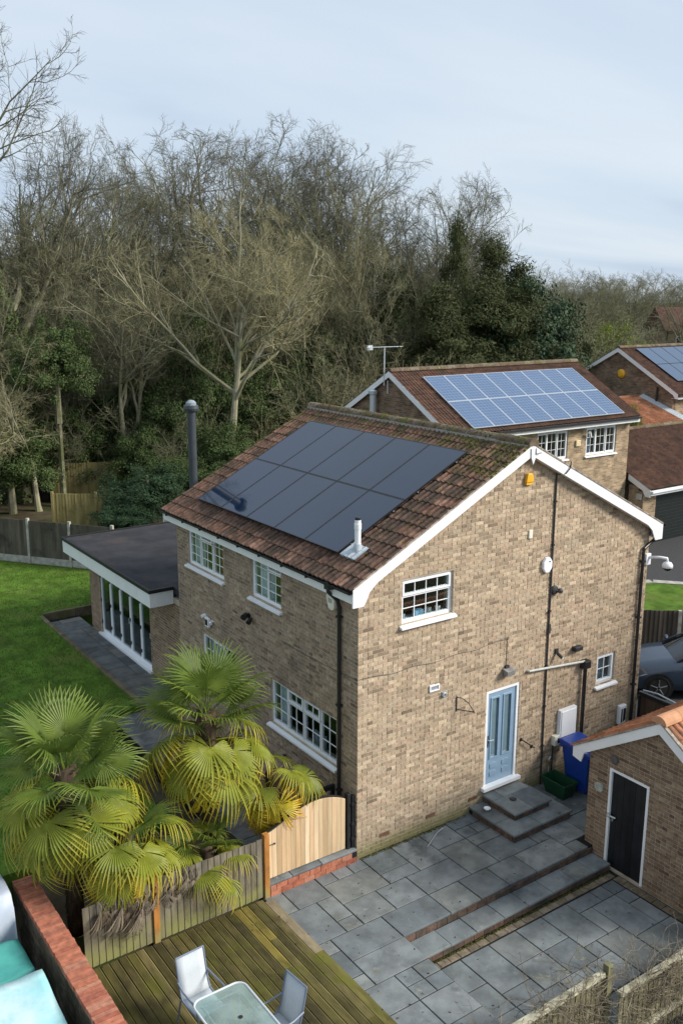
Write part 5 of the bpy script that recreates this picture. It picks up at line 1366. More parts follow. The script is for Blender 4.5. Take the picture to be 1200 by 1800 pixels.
# ================================================================== car
def car(loc):
    t = thing('parked_car', 'blue grey car parked on the drive behind the brown gate', 'car', loc)
    PAINT = mat('car_paint', (0.03, 0.047, 0.075), 0.28, 0.45, 3, 0.03, coat=0.25)
    TYRE = mat('tyre', (0.015, 0.015, 0.016), 0.8, 0.2)
    GL = mat('car_glass', (0.012, 0.016, 0.018), 0.05, 0.7)
    X0, Y0, Z0 = loc
    # body: station, half width, sill z, waist z, top z, top half width
    S = [(0.00, .60, .30, .52, .60, .45), (0.07, .74, .22, .55, .68, .58), (0.22, .83, .19, .60, .76, .66), (0.55, .885, .18, .66, .845, .72), (0.95, .90, .18, .72, .915, .76), (1.35, .905, .18, .76, .965, .78),
         (1.7, .905, .18, .80, .985, .80), (2.6, .905, .18, .84, .99, .82), (3.5, .90, .19, .86, 1.0, .80), (4.1, .87, .22, .86, 1.0, .76), (4.4, .80, .28, .80, .95, .68), (4.47, .70, .34, .74, .85, .55)]
    vs = []; 
    for (x, w, zs, zw, zt, tw_) in S:
        ring = [(-w * .82, zs), (-w, zs + .10), (-w, (zs + zw) / 2), (-w * .985, zw), (-tw_, zt), (-tw_ * .5, zt + .022), (0, zt + .03)]
        ring += [(-y, z) for y, z in ring[-2::-1]]
        vs += [(X0 + x, Y0 + y, Z0 + z) for y, z in ring]
    n = 13; m = MB()
    fs = [(i * n + j, (i + 1) * n + j, (i + 1) * n + j + 1, i * n + j + 1) for i in range(len(S) - 1) for j in range(n - 1)]
    fs += [tuple(range(n)), tuple(range((len(S) - 1) * n, len(S) * n))[::-1]]
    m.add(vs, fs); body = m.build('body', PAINT, t, smooth=True)
    G = [(1.32, .74, .97, .70, .975), (1.75, .78, .99, .66, 1.20), (2.15, .80, .99, .60, 1.405), (2.6, .80, .99, .60, 1.455), (3.3, .79, .99, .58, 1.43), (3.8, .76, .99, .56, 1.28), (4.2, .72, .98, .60, 1.0)]
    m = MB(); vs = []
    for (x, w, zb, tw_, zt) in G: vs += [(X0 + x, Y0 + y, Z0 + z) for y, z in ((-w, zb), (-tw_, zt - .02), (-tw_ * .6, zt + .015), (0, zt + .02), (tw_ * .6, zt + .015), (tw_, zt - .02), (w, zb))]
    m.add(vs, [(i * 7 + j, (i + 1) * 7 + j, (i + 1) * 7 + j + 1, i * 7 + j + 1) for i in range(len(G) - 1) for j in range(6)]); m.build('windows', GL, t, smooth=True)
    m = MB(); vs = []
    for (x, w, zb, tw_, zt) in G[2:5]: vs += [(X0 + x, Y0 + y, Z0 + z + .012) for y, z in ((-tw_, zt - .02), (-tw_ * .6, zt + .015), (0, zt + .02), (tw_ * .6, zt + .015), (tw_, zt - .02))]
    m.add(vs, [(i * 5 + j, (i + 1) * 5 + j, (i + 1) * 5 + j + 1, i * 5 + j + 1) for i in range(2) for j in range(4)]); m.build('roof', PAINT, t, smooth=True)
    for s in (-1, 1):
        MB().tube([(X0 + 1.34, Y0 + s * .745, Z0 + .985), (X0 + 1.75, Y0 + s * .70, Z0 + 1.20), (X0 + 2.15, Y0 + s * .605, Z0 + 1.40), (X0 + 3.3, Y0 + s * .59, Z0 + 1.43), (X0 + 4.15, Y0 + s * .62, Z0 + 1.02)], 0.028, 8).build('pillar', PAINT, t, smooth=True)
        m = MB().tube([(X0 + 1.50, Y0 + s * .90, Z0 + 1.02), (X0 + 1.53, Y0 + s * 1.02, Z0 + 1.03)], [0.03, 0.07], 8); m.build('mirror', PAINT, t, smooth=True)
        m = MB(); m.add([(X0 + .10, Y0 + s * .715, Z0 + .58), (X0 + .10, Y0 + s * .60, Z0 + .685), (X0 + .50, Y0 + s * .76, Z0 + .83), (X0 + .58, Y0 + s * .875, Z0 + .70), (X0 + .25, Y0 + s * .835, Z0 + .60)], [(0, 1, 2, 3, 4)])
        for i in range(5): m.v[i] = (m.v[i][0] - 0.004, m.v[i][1] + s * 0.006, m.v[i][2] - 0.02)
        m.build('headlight', mat('headlight', (0.16, 0.18, 0.20), 0.10, 0.7), t)
        for wx in (0.86, 3.62):
            arch = MB(); arch.tube([(X0 + wx, Y0 + s * .80, Z0 + .33), (X0 + wx, Y0 + s * .912, Z0 + .33)], 0.385, 28); arch.build('wheel_arch', BLACKP, t)
            wh = MB().tube([(X0 + wx, Y0 + s * .78, Z0 + .325), (X0 + wx, Y0 + s * .905, Z0 + .325), (X0 + wx, Y0 + s * .92, Z0 + .325)], [.325, .325, .29], 28).build('wheel', TYRE, t)
            MB().tube([(X0 + wx, Y0 + s * .915, Z0 + .325), (X0 + wx, Y0 + s * .922, Z0 + .325)], .235, 24).build('rim_well', mat('rim_dark', (0.03, 0.03, 0.032), 0.5, 0.4), wh)
            for k in range(5):
                a = k * 1.2566 + 0.3; c, q = math.cos(a), math.sin(a)
                MB().tube([(X0 + wx + c * .03, Y0 + s * .925, Z0 + .325 + q * .03), (X0 + wx + c * .225, Y0 + s * .925, Z0 + .325 + q * .225)], [0.022, 0.016], 6).build('spoke', mat('rim_grey', (0.14, 0.15, 0.16), 0.35, 0.5), wh)
    MB().box(X0 - 0.015, X0 + 0.06, Y0 - .42, Y0 + .42, Z0 + .36, Z0 + .50).build('grille', BLACKP, t, bevel=0.01)
    MB().tube([(X0 + 1.36, Y0 - .55, Z0 + .995), (X0 + 1.55, Y0 - .1, Z0 + 1.10)], 0.008, 5).build('wiper', BLACKP, t)
    MB().tube([(X0 + 1.36, Y0 + .1, Z0 + .995), (X0 + 1.55, Y0 + .5, Z0 + 1.10)], 0.008, 5).build('wiper', BLACKP, t)
    return t
car((10.46, 2.54, -0.01)).rotation_euler = (0, 0, R(-38))

# ================================================================== neighbour's house with blue panels
def gabled_house(name, label, x0, x1, yf, yr, yb, zr, s, wall_m, tile_m, verge, eave, seed, floorz=-0.3, gable_m=None, cols=None):
    """ridge along x; front wall at yf faces the camera side"""
    t = thing(name, label, 'house', (x0, yf, floorz))
    rz = lambda y: zr - s * abs(y - yr)
    gp = Plane((x0, 0, 0), (0, 1, 0), (-1, 0, 0))
    m = MB(); gp.poly(m, [(yf, floorz), (yb, floorz), (yb, rz(yb) - .03), (yr, zr - .03), (yf, rz(yf) - .03)], -0.25, 0); gwl = m.build('gable_wall', gable_m or wall_m, t)
    m = MB().box(x1 - .25, x1 - .001, yf + .001, yb - .001, floorz, rz(yb) - .04); m.box(x0 + .251, x1 - .251, yb - .25, yb - .001, floorz, rz(yb) - .04)
    m.prism([(x1 - .001, yf + .02, rz(yf) - .04), (x1 - .001, yb - .02, rz(yb) - .04), (x1 - .001, yr, zr - .04)], (-.24, 0, 0)); m.build('rear_wall', wall_m, t)
    m = MB()
    for sg in (-1, 1):
        e = yr - (yf - eave)
        m.prism([(x0 - verge, yr, zr - .05), (x0 - verge, yr + sg * e, zr - s * e - .05), (x0 - verge, yr + sg * e, zr - s * e), (x0 - verge, yr, zr)], (x1 - x0 + 2 * verge, 0, 0))
    rf = m.build('roof', MATS['roof_underlay'], t)
    e = yr - (yf - eave); sl = e * math.sqrt(1 + s * s); nr = round(sl / 0.32); nc = round((x1 - x0 + 2 * verge) / 0.30); w = (x1 - x0 + 2 * verge) / nc
    tile_roof((x0 - verge, yf - eave - .02, zr - s * e - .012), (1, 0, 0), Vector((0, 1, s)).normalized(), nc, nr, w, sl / nr, tile_m, rf, seed=seed)
    tile_roof((x1 + verge, 2 * yr - yf + eave + .02, zr - s * e - .012), (-1, 0, 0), Vector((0, -1, s)).normalized(), nc, nr, w, sl / nr, tile_m, rf, seed=seed + 1)
    nk = int((x1 - x0 + 2 * verge) / 0.45)
    for k in range(nk):
        a = x0 - verge + k * (x1 - x0 + 2 * verge) / nk; L = (x1 - x0 + 2 * verge) / nk - .012; m = MB()
        m.prism([(a, yr + 0.15 * math.cos(math.pi * i / 6), zr + .01 + random.uniform(0, .008) + 0.13 * math.sin(math.pi * i / 6)) for i in range(7)], (L, 0, 0)); m.build('ridge_tile', RIDGE, rf)
    for sg in (-1, 1):
        tp = lambda d: zr - s * d + .02
        m = MB(); m.prism([(x0 - verge - .012, yr + sg * d, z) for d, z in ((0, tp(0)), (e, tp(e)), (e, tp(e) - .24), (e - .15, tp(e) - .24), (e - .3, tp(e - .3) - .22), (0, tp(0) - .22))], (0.03, 0, 0)); m.build('bargeboard', WHITE, rf)
    m = MB().box(x0 - verge + .02, x1 + verge, yf - eave - .01, yf - eave + .015, rz(yf - eave) - .24, rz(yf - eave) - .03); m.build('fascia', WHITE, rf)
    m = MB().box(x0 - verge + .02, x1 + verge, yf - eave + .016, yf + .0, rz(yf - eave) - .23, rz(yf - eave) - .215); m.build('soffit', WHITE, rf)
    m = MB().box(x0 - verge, x1 + verge, yf - eave - .12, yf - eave - .011, rz(yf - eave) - .10, rz(yf - eave) - .03); m.build('gutter', BLACKP, rf)
    return t, gwl, rf, rz
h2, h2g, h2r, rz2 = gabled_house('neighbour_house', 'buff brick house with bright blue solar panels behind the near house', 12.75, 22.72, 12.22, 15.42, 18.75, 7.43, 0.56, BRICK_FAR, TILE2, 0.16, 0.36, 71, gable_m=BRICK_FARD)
P2 = Plane((0, 12.22, 0), (1, 0, 0), (0, -1, 0))
hw2 = [(20.08, 21.92, 3.98, 5.10), (17.3, 19.03, 3.98, 5.10)]
m = MB(); wall_with_holes(m, P2, 13.0005, 22.469, -0.3, rz2(12.22) - .04, hw2, -0.25, 0.0); fw2 = m.build('front_wall', BRICK_FAR, h2)
MB().box(13.0, 22.4, 12.5, 18.4, 3.3, 3.4).build('inner_floor', MATS['inner_plaster'], h2)
for (a, b, c, d) in hw2:
    window(P2, a, b, c, d, [(0, .32, 0, 1, 2, 3, True), (.34, .66, 0, 1, 2, 3, False), (.68, 1, 0, 1, 2, 3, True)], fw2, fw=0.06, curtain=[(.05, .3, 0, 1, GREYC)] if a > 20 else None)
m = MB(); P2.box(m, 19.45, 19.72, 4.42, 4.66, 0, 0.07); tag(m.build('alarm_siren', mat('beige_plastic', (0.62, 0.52, 0.33), 0.5, 0.3), None, bevel=0.02), 'beige alarm box between the neighbour upper windows', 'alarm')
m = MB().tube([(20.25, 12.14, 4.75), (20.05, 12.02, 4.95)], 0.06, 8); tag(m.build('wall_camera', UPVC), 'small white camera by the neighbour window frame', 'camera')
slp2 = Vector((0, 1, 0.56)).normalized(); np2 = Vector((0, -0.56, 1)).normalized()
LINE_B = mat('cell_line', (0.17, 0.235, 0.35), 0.3, 0.5, 5, 0.05)
for r in range(2):
    for c in range(8):
        xc = 13.72 + (c + .5) * 1.03; base = Vector((xc, 11.98, rz2(11.98))) + np2 * 0.14 + slp2 * (r * 1.66)
        solar(base, (1, 0, 0), slp2, np2, 1.015, 1.645, PANEL_B, FRAME_W, 'blue solar panel on the neighbour roof, %s from the left, %s row' % ((ordn + ['eighth'])[c], 'upper' if r else 'lower'), 'blue solar panels on the neighbour roof', fwid=0.02, cells=(6, 10), mline=LINE_B)
t = thing('neighbour_flue', 'pale grey flue with cowl in front of the neighbour gable', 'flue', (12.45, 16.27, 5.2))
MB().lathe([(0.13, 0), (0.13, 1.30), (0.12, 1.31)], (12.5, 16.27, 5.2), 16).build('pipe', STEEL, t)
MB().lathe([(0.12, 1.31), (0.17, 1.34), (0.18, 1.46), (0.10, 1.50)], (12.5, 16.27, 5.2), 16).build('cowl', STEEL, t)
MB().tube([(12.5, 16.27, 5.3), (12.76, 16.27, 5.3)], 0.11, 10).build('elbow', STEEL, t)
t = thing('tv_aerial', 'thin white television aerial on the neighbour gable peak', 'aerial', (12.6, 15.6, 7.4))
MB().tube([(12.57, 15.68, 6.9), (12.57, 15.68, 8.36)], 0.026, 8).build('mast', STEEL, t)
MB().tube([(12.57, 16.65, 8.28), (12.57, 14.72, 8.40)], 0.016, 6).build('boom', STEEL, t)
for k in range(14):
    y = 16.55 - k * 0.135; z = 8.286 + k * 0.0084
    MB().tube([(12.40, y, z), (12.74, y, z)], 0.007, 5).build('element', STEEL, t)
MB().box(12.46, 12.68, 16.55, 16.66, 8.18, 8.36).build('reflector', STEEL, t)
MB().tube([(12.6, 15.5, 7.1), (12.6, 15.5, 6.6)], 0.014, 6).build('cable', UPVC, t)

# third house
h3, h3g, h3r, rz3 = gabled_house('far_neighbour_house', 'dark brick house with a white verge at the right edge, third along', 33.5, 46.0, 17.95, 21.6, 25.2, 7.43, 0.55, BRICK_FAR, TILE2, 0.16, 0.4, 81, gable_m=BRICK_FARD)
P3 = Plane((0, 17.95, 0), (1, 0, 0), (0, -1, 0)); m = MB(); P3.box(m, 33.7505, 45.749, -0.3, rz3(17.95) - .04, -0.25, 0); m.build('front_wall', BRICK_FAR, h3)
slp3 = Vector((0, 1, 0.55)).normalized(); np3 = Vector((0, -0.55, 1)).normalized()
PANEL_G = mat('solar_greyblue', (0.05, 0.085, 0.15), 0.13, 0.75, 10, 0.1)
for r in range(2):
    for c in range(7):
        base = Vector((34.42 + (c + .5) * 1.12, 18.45, rz3(18.45))) + np3 * 0.14 + slp3 * (r * 1.66)
        solar(base, (1, 0, 0), slp3, np3, 1.105, 1.645, PANEL_G, FRAME_K, 'grey blue solar panel on the third roof, %s from the left, %s row' % (ordn[c], 'upper' if r else 'lower'), 'solar panels on the third roof')
P3g = Plane((33.5, 0, 0), (0, 1, 0), (-1, 0, 0))
o = lathe_wall(P3g, [(0.25, 0), (0.25, .08), (.15, .14), (.03, .15)], 21.35, 6.05, 12).build('alarm_siren', ALARM_Y); tag(o, 'yellow round alarm siren on the third house gable', 'alarm')
MB().tube([(33.42, 18.9, 5.5), (33.42, 18.95, 4.0)], 0.05, 8).build('downpipe', BLACKP, h3)

# brown tiled garage between them and the orange lean to roof
t = thing('neighbour_garage', 'low garage with brown tiled roof and dark door at the right edge', 'garage', (22.95, 11.4, 0))
g2z = lambda y: 2.46 + 0.45 * (y - 11.12)
MB().box(22.95, 23.80, 11.45, 11.70, -0.1, 2.3).box(22.95, 23.2, 11.70, 12.2, -0.1, 2.5).box(22.98, 31.0, 15.0, 15.2, -0.1, 4.1).build('wall', BRICK_FAR, t)
MB().box(23.82, 30.9, 11.52, 11.60, -0.05, 2.05).build('garage_door', mat('dark_green_door', (0.008, 0.014, 0.014), 0.4, 0.4), t)
m = MB()
for k in range(14): m.box(23.84, 30.9, 11.505, 11.518, 0.0 + k * .145, 0.12 + k * .145)
m.build('door_slats', MATS['dark_green_door'], t)
MB().box(23.80, 31.0, 11.44, 11.60, 2.06, 2.36).build('lintel_board', UPVC, t)
m = MB(); m.prism([(22.90, 11.12, g2z(11.12) - .05), (22.90, 15.05, g2z(15.05) - .05), (22.90, 15.05, g2z(15.05)), (22.90, 11.12, g2z(11.12))], (8.2, 0, 0))
m.prism([(22.90, 15.06, g2z(15.05) - .05), (22.90, 18.0, g2z(15.05) - 1.3), (22.90, 18.0, g2z(15.05) - 1.25), (22.90, 15.06, g2z(15.05))], (8.2, 0, 0)); r2 = m.build('roof', MATS['roof_underlay'], t)
tile_roof((22.88, 11.08, g2z(11.08)), (1, 0, 0), Vector((0, 1, .45)).normalized(), 27, 13, 0.304, 0.333, TILE2, r2, seed=91)
for k in range(18):
    a = 22.9 + k * .455; MB().prism([(a, 15.06 + 0.15 * math.cos(math.pi * i / 6), g2z(15.05) + .01 + 0.12 * math.sin(math.pi * i / 6)) for i in range(7)], (.445, 0, 0)).build('ridge_tile', RIDGE, r2)
m = MB(); m.prism([(22.86, 11.07, g2z(11.07) + .0), (22.86, 12.2, g2z(12.2)), (22.86, 12.2, g2z(12.2) - .24), (22.86, 11.45, g2z(11.45) - .24), (22.86, 11.3, g2z(11.07) - .30), (22.86, 11.07, g2z(11.07) - .30)], (.03, 0, 0)); m.build('bargeboard', WHITE, r2)
MB().box(22.9, 31.1, 11.05, 11.08, g2z(11.07) - .24, g2z(11.07) - .03).build('fascia', WHITE, r2)
MB().box(22.9, 31.1, 10.94, 11.045, g2z(11.07) - .12, g2z(11.07) - .04).build('gutter', UPVC, r2)
MB().box(22.87, 22.93, 11.5, 11.75, 1.95, 2.2).build('meter_box', STEEL, t)
t = thing('orange_lean_to', 'orange tiled lean to roof against the third house gable', 'building', (27, 15.4, 0))
lz = lambda y: 3.95 + .35 * (y - 17.1)
MB().box(27.3, 33.3, 18.05, 19.7, -0.3, 4.1).build('wall', BRICK_FARD, t)
m = MB(); m.prism([(26.9, 15.25, lz(15.25) - .06), (26.9, 19.85, lz(19.85) - .06), (26.9, 19.85, lz(19.85) - .01), (26.9, 15.25, lz(15.25) - .01)], (6.58, 0, 0)); r4 = m.build('roof', MATS['roof_underlay'], t)
tile_roof((26.9, 15.22, lz(15.22)), (1, 0, 0), Vector((0, 1, .35)).normalized(), 21, 15, 0.312, 0.325, TILE_O, r4, seed=95)
m = MB().prism([(33.10, 17.0, lz(17.0) + .06), (33.10, 19.8, lz(19.8) + .06), (33.46, 19.8, lz(19.8) + .16), (33.46, 17.0, lz(17.0) + .16)], (0, 0, 0.02)); m.build('flashing', LEAD, r4)
MB().box(26.9, 33.4, 19.80, 19.95, lz(19.85) - .05, lz(19.85) + .12).build('ridge_tile', TILE_O, r4)

# far house at the right edge
t = thing('distant_house', 'distant brick house with dark tiled roof at the right edge of the trees', 'house', (90, 58, 0))
DW = brick_tex('far_pale_brick', (0.36, 0.27, 0.17), (0.24, 0.17, 0.11), (0.28, 0.23, 0.18), 0.4, 0.14)
Rr = Vector((math.cos(YAW), -math.sin(YAW), 0)); Ff = Vector((math.sin(YAW), math.cos(YAW), 0))
fo = Vector((86.3, 57.6, 0))
fp = Plane(fo, Rr, -Ff)
m = MB(); fp.box(m, 0.3, 12, 0, 6.3, -8, 0); m.build('wall', DW, t)
m = MB(); m.prism([fp.p(0, 6.3, 0.4), fp.p(0, 9.0, -4.0), fp.p(0, 6.3, -8.4)], Rr * 12.5); m.build('roof', mat('far_dark_tile', (0.09, 0.045, 0.035), 0.9, 0.2, 2, 0.3), t)
for u in (1.4, 4.5): 
    m = MB(); fp.box(m, u, u + 1.1, 4.3, 5.7, 0, 0.06); w = m.build('window', UPVC, t)
    for k in range(2): m = MB(); fp.box(m, u + .1 + k * .48, u + .52 + k * .48, 4.4, 5.6, 0.06, 0.065); m.build('pane', mat('far_glass', (0.03, 0.035, 0.04), 0.1, 0.6), w)
m = MB(); m.prism([fp.p(2.2, 4.0, 3.2), fp.p(4.2, 8.2, 1.6), fp.p(6.2, 4.0, 3.2)], -Ff * -3.0); m.build('porch_roof', mat('far_orange_tile', (0.36, 0.12, 0.06), 0.9, 0.2, 2, 0.2), t)
MB().tube([fp.p(0.35, 6.2, .1), fp.p(0.35, 0, .1)], 0.08, 6).build('downpipe', BLACKP, t)

# ================================================================== fence with climbers, bottom right
CF = mat('mossy_pale_board', [(0.20, 0.19, 0.11), (0.15, 0.145, 0.085), (0.24, 0.225, 0.14)], 0.92, 0.1, 5, 0.3, stretch=(2, 2, .3), stains=(((0.09, 0.085, 0.05), 2, 0.5, 0.75),), bump=0.3)
CR = mat('pale_rail', (0.42, 0.40, 0.30), 0.9, 0.1, 5, 0.25, stains=(((0.17, 0.165, 0.09), 4, 0.5, 0.7),), bump=0.3)
t = thing('climber_fence', 'mossy board fence under bare climber stems at the bottom right', 'fence', (0, -5.42, -0.5))
rg = random.Random(5)
fboards(-3.0, 0.30, -5.40, -0.6, 1.02, t, CF, 0.11)
fboards(0.46, 4.6, -5.58, -0.6, 0.74, t, CF, 0.11)
MB().box(0.33, 0.43, -5.47, -5.37, -0.6, 1.17).build('post', CF, t, bevel=0.006)
MB().prism([(-3.0, -5.45, 1.0), (-3.0, -5.35, 1.0), (-3.0, -5.36, 1.06), (-3.0, -5.44, 1.07)], (3.31, 0, 0)).build('rail', CR, t)
MB().prism([(0.45, -5.63, 0.72), (0.45, -5.53, 0.72), (0.45, -5.54, 0.78), (0.45, -5.62, 0.79)], (4.2, 0, 0)).build('rail', CR, t)
MB().prism([(0.45, -5.68, -0.02), (0.45, -5.605, -0.02), (0.45, -5.61, 0.05), (0.45, -5.67, 0.06)], (4.2, 0, 0)).build('rail', CR, t)
MB().prism([(-3.0, -5.50, 0.10), (-3.0, -5.425, 0.10), (-3.0, -5.43, 0.17), (-3.0, -5.49, 0.18)], (3.3, 0, 0)).build('rail', CR, t)

# ================================================================== vegetation tools
def tubes(P, Rd, M):
    N, K, _ = P.shape
    T = np.empty_like(P); T[:, 1:-1] = P[:, 2:] - P[:, :-2]; T[:, 0] = P[:, 1] - P[:, 0]; T[:, -1] = P[:, -1] - P[:, -2]
    T /= np.linalg.norm(T, axis=2, keepdims=True) + 1e-9
    ref = np.where(np.abs(T[:, :1, 2:3]) > 0.9, np.array([1., 0, 0]), np.array([0, 0, 1.]))
    ref = np.broadcast_to(ref, T.shape)
    A = np.cross(T, ref); A /= np.linalg.norm(A, axis=2, keepdims=True) + 1e-9
    B = np.cross(T, A)
    an = np.arange(M) * 2 * np.pi / M
    V = P[:, :, None, :] + (A[:, :, None, :] * np.cos(an)[:, None] + B[:, :, None, :] * np.sin(an)[:, None]) * Rd[:, :, None, None]
    idx = np.arange(N * K * M).reshape(N, K, M)
    a = idx[:, :-1, :]; b = np.roll(a, -1, axis=2); c = idx[:, 1:, :]; d = np.roll(c, -1, axis=2)
    F = np.stack([a, c, d, b], -1).reshape(-1, 4)
    return V.reshape(-1, 3), F
def walk(rs, p0, d0, L, K, noise, up, r0, r1):
    N = len(p0); P = np.empty((N, K, 3)); P[:, 0] = p0; d = d0.copy()
    seg = (L / (K - 1))[:, None]
    for k in range(1, K):
        d = d + rs.normal(0, noise, (N, 3)); d[:, 2] += up
        d /= np.linalg.norm(d, axis=1, keepdims=True)
        P[:, k] = P[:, k - 1] + d * seg
    s = np.linspace(0, 1, K)[None]
    return P, r0[:, None] * (1 - s) + r1[:, None] * s
def spawn(rs, P, Rd, per, t0, t1, a0, a1, lf, K, noise, up, rr, fall=0.55, rmin=0.003, tip=0.45):
    N, Kp, _ = P.shape; n = N * per
    pi = np.repeat(np.arange(N), per)
    t = t0 + (t1 - t0) * ((np.tile(np.arange(per), N) + rs.rand(n)) / per)
    x = t * (Kp - 1); i = np.minimum(x.astype(int), Kp - 2); f = (x - i)[:, None]
    p = P[pi, i] * (1 - f) + P[pi, i + 1] * f
    d = P[pi, i + 1] - P[pi, i]; d /= np.linalg.norm(d, axis=1, keepdims=True) + 1e-9
    plen = np.linalg.norm(np.diff(P, axis=1), axis=2).sum(1)[pi]
    rnd = rs.normal(size=(n, 3)); q = np.cross(d, rnd); q /= np.linalg.norm(q, axis=1, keepdims=True) + 1e-9
    an = np.radians(rs.uniform(a0, a1, n))[:, None]
    nd = d * np.cos(an) + q * np.sin(an)
    L = lf * plen * (1 - fall * (t - t0) / max(1e-6, (1 - t0))) * rs.uniform(0.7, 1.25, n)
    pr = (Rd[pi, i] * (1 - f[:, 0]) + Rd[pi, i + 1] * f[:, 0])
    r0 = np.maximum(pr * rr, rmin)
    return walk(rs, p, nd, L, K, noise, up, r0, np.maximum(r0 * tip, rmin * 0.35))
def cat(parts):
    V = []; F = []; n = 0
    for v, f in parts: V.append(v); F.append(f + n); n += len(v)
    return np.concatenate(V), np.concatenate(F)

def dome(P, H, rx=0.30, zc=0.58, rz=0.34):
    """pull the outermost twigs back to a rounded crown"""
    c = np.array([0, 0, zc * H]); q = (P - c) / np.array([rx * H, rx * H, rz * H]); r = np.linalg.norm(q, axis=-1, keepdims=True)
    lim = 1 + 0.10 * np.sin(np.arctan2(q[..., 1:2], q[..., 0:1]) * 3 + 1) + 0.07 * np.sin(q[..., 2:3] * 7)
    s = np.where(r > 0.8 * lim, (0.8 * lim + 0.28 * lim * np.tanh((r - 0.8 * lim) / (0.45 * lim))) / np.maximum(r, 1e-6), 1.0)
    up = np.clip((P[..., 2:3] / H - 0.25) / 0.2, 0, 1)
    return c + (P - c) * (1 + (s - 1) * up)
def bare_tree(seed, H, trunks=1, limbs=16, lean=0.05, spread=(14, 55), t_first=0.42, per=(8, 9, 6), trunk_r=0.26, up=0.035, limb_f=0.72, noise=0.12, rt=0.0055, crown=0.31):
    rs = np.random.RandomState(seed)
    d = np.stack([rs.normal(0, lean, trunks), rs.normal(0, lean, trunks), np.ones(trunks)], 1)
    if trunks > 1:
        a = np.arange(trunks) * 2 * np.pi / trunks + rs.rand(trunks); d[:, 0] += 0.11 * np.cos(a); d[:, 1] += 0.11 * np.sin(a)
    d /= np.linalg.norm(d, axis=1, keepdims=True)
    p0 = np.stack([d[:, 0] * 0.3, d[:, 1] * 0.3, np.full(trunks, -0.3)], 1)
    P0, R0 = walk(rs, p0, d, np.full(trunks, 0.58 * H), 13, 0.06, 0.01, np.full(trunks, trunk_r), np.full(trunks, trunk_r * 0.16))
    R0[:, 0] *= 1.35
    P1, R1 = spawn(rs, P0, R0, limbs // trunks, t_first, 1.0, spread[0], spread[1], limb_f, 9, noise, up, 0.68, 0.40, 0.03, 0.24)
    P2, R2 = spawn(rs, P1, R1, per[0], 0.25, 1.0, 25, 60, 0.46, 7, noise * 1.2, up * 0.8, 0.62, 0.40, 0.014, 0.4)
    P3, R3 = spawn(rs, P2, R2, per[1], 0.15, 1.0, 28, 65, 0.44, 5, noise * 1.3, up * 0.5, 0.6, 0.5, rt * 1.6, 0.5)
    P4, R4 = spawn(rs, P3, R3, per[2], 0.15, 1.0, 20, 60, 0.66, 3, noise * 1.4, up * 0.4, 0.7, 0.45, rt, 0.5)
    P1, P2, P3, P4 = (dome(q, H, crown) for q in (P1, P2, P3, P4))
    wood = cat([tubes(P0, R0, 8), tubes(P1, R1, 6), tubes(P2, R2, 4)])
    tw = cat([tubes(P3, R3, 3), tubes(P4, R4, 3)])
    return wood, tw, P0
def bare_shrub(seed, H, stems=16, per=(8, 7, 6), rt=0.005, spread=30):
    rs = np.random.RandomState(seed)
    a = rs.rand(stems) * 6.283; b = np.radians(rs.uniform(4, spread, stems))
    d = np.stack([np.cos(a) * np.sin(b), np.sin(a) * np.sin(b), np.cos(b)], 1)
    p0 = np.stack([np.cos(a) * 0.35, np.sin(a) * 0.35, np.full(stems, -0.2)], 1)
    P0, R0 = walk(rs, p0, d, H * rs.uniform(0.7, 1.05, stems), 8, 0.09, 0.02, np.full(stems, 0.035), np.full(stems, 0.01))
    P1, R1 = spawn(rs, P0, R0, per[0], 0.15, 1.0, 20, 60, 0.42, 6, 0.13, 0.05, 0.6, 0.5, 0.009)
    P2, R2 = spawn(rs, P1, R1, per[1], 0.15, 1.0, 22, 60, 0.45, 4, 0.15, 0.03, 0.65, 0.5, 0.006)
    P3, R3 = spawn(rs, P2, R2, per[2], 0.15, 1.0, 22, 60, 0.55, 3, 0.15, 0.02, 0.7, 0.5, rt)
    return cat([tubes(P0, R0, 5), tubes(P1, R1, 4)]), cat([tubes(P2, R2, 3), tubes(P3, R3, 3)])
def leaves(rs, C, nrm, size, aspect=0.5, droop=0.0):
    """one folded four-sided leaf at each point"""
    n = len(C)
    t = rs.normal(size=(n, 3)); t[:, 2] -= droop; t -= nrm * (t * nrm).sum(1, keepdims=True) * 0.7; t /= np.linalg.norm(t, axis=1, keepdims=True)
    b = np.cross(nrm, t); b /= np.linalg.norm(b, axis=1, keepdims=True) + 1e-9
    s = (size * rs.uniform(0.6, 1.3, n))[:, None]
    V = np.stack([C - t * s, C + b * s * aspect - nrm * s * .15, C + t * s, C - b * s * aspect - nrm * s * .15], 1).reshape(-1, 3)
    F = np.arange(4 * n).reshape(n, 4)
    return V, F
def leaf_mass(seed, n, shape, nclump, csize, size, aspect=0.5, droop=0.0, fill=0.55):
    """shape(rs, k) -> k clump centres and their outward directions"""
    rs = np.random.RandomState(seed)
    C, O = shape(rs, nclump)
    w = rs.uniform(0.4, 1.6, nclump); w /= w.sum()
    k = rs.choice(nclump, n, p=w)
    cs = csize * rs.uniform(0.6, 1.4, nclump)
    off = rs.normal(size=(n, 3)); off /= np.linalg.norm(off, axis=1, keepdims=True); off *= (rs.rand(n, 1) ** fill)
    P = C[k] + off * cs[k][:, None] * np.array([1, 1, 0.8])
    nr = off * 0.7 + O[k] * 0.6 + rs.normal(0, 0.5, (n, 3)); nr[:, 2] += 0.35
    nr /= np.linalg.norm(nr, axis=1, keepdims=True)
    return leaves(rs, P, nr, size, aspect, droop)
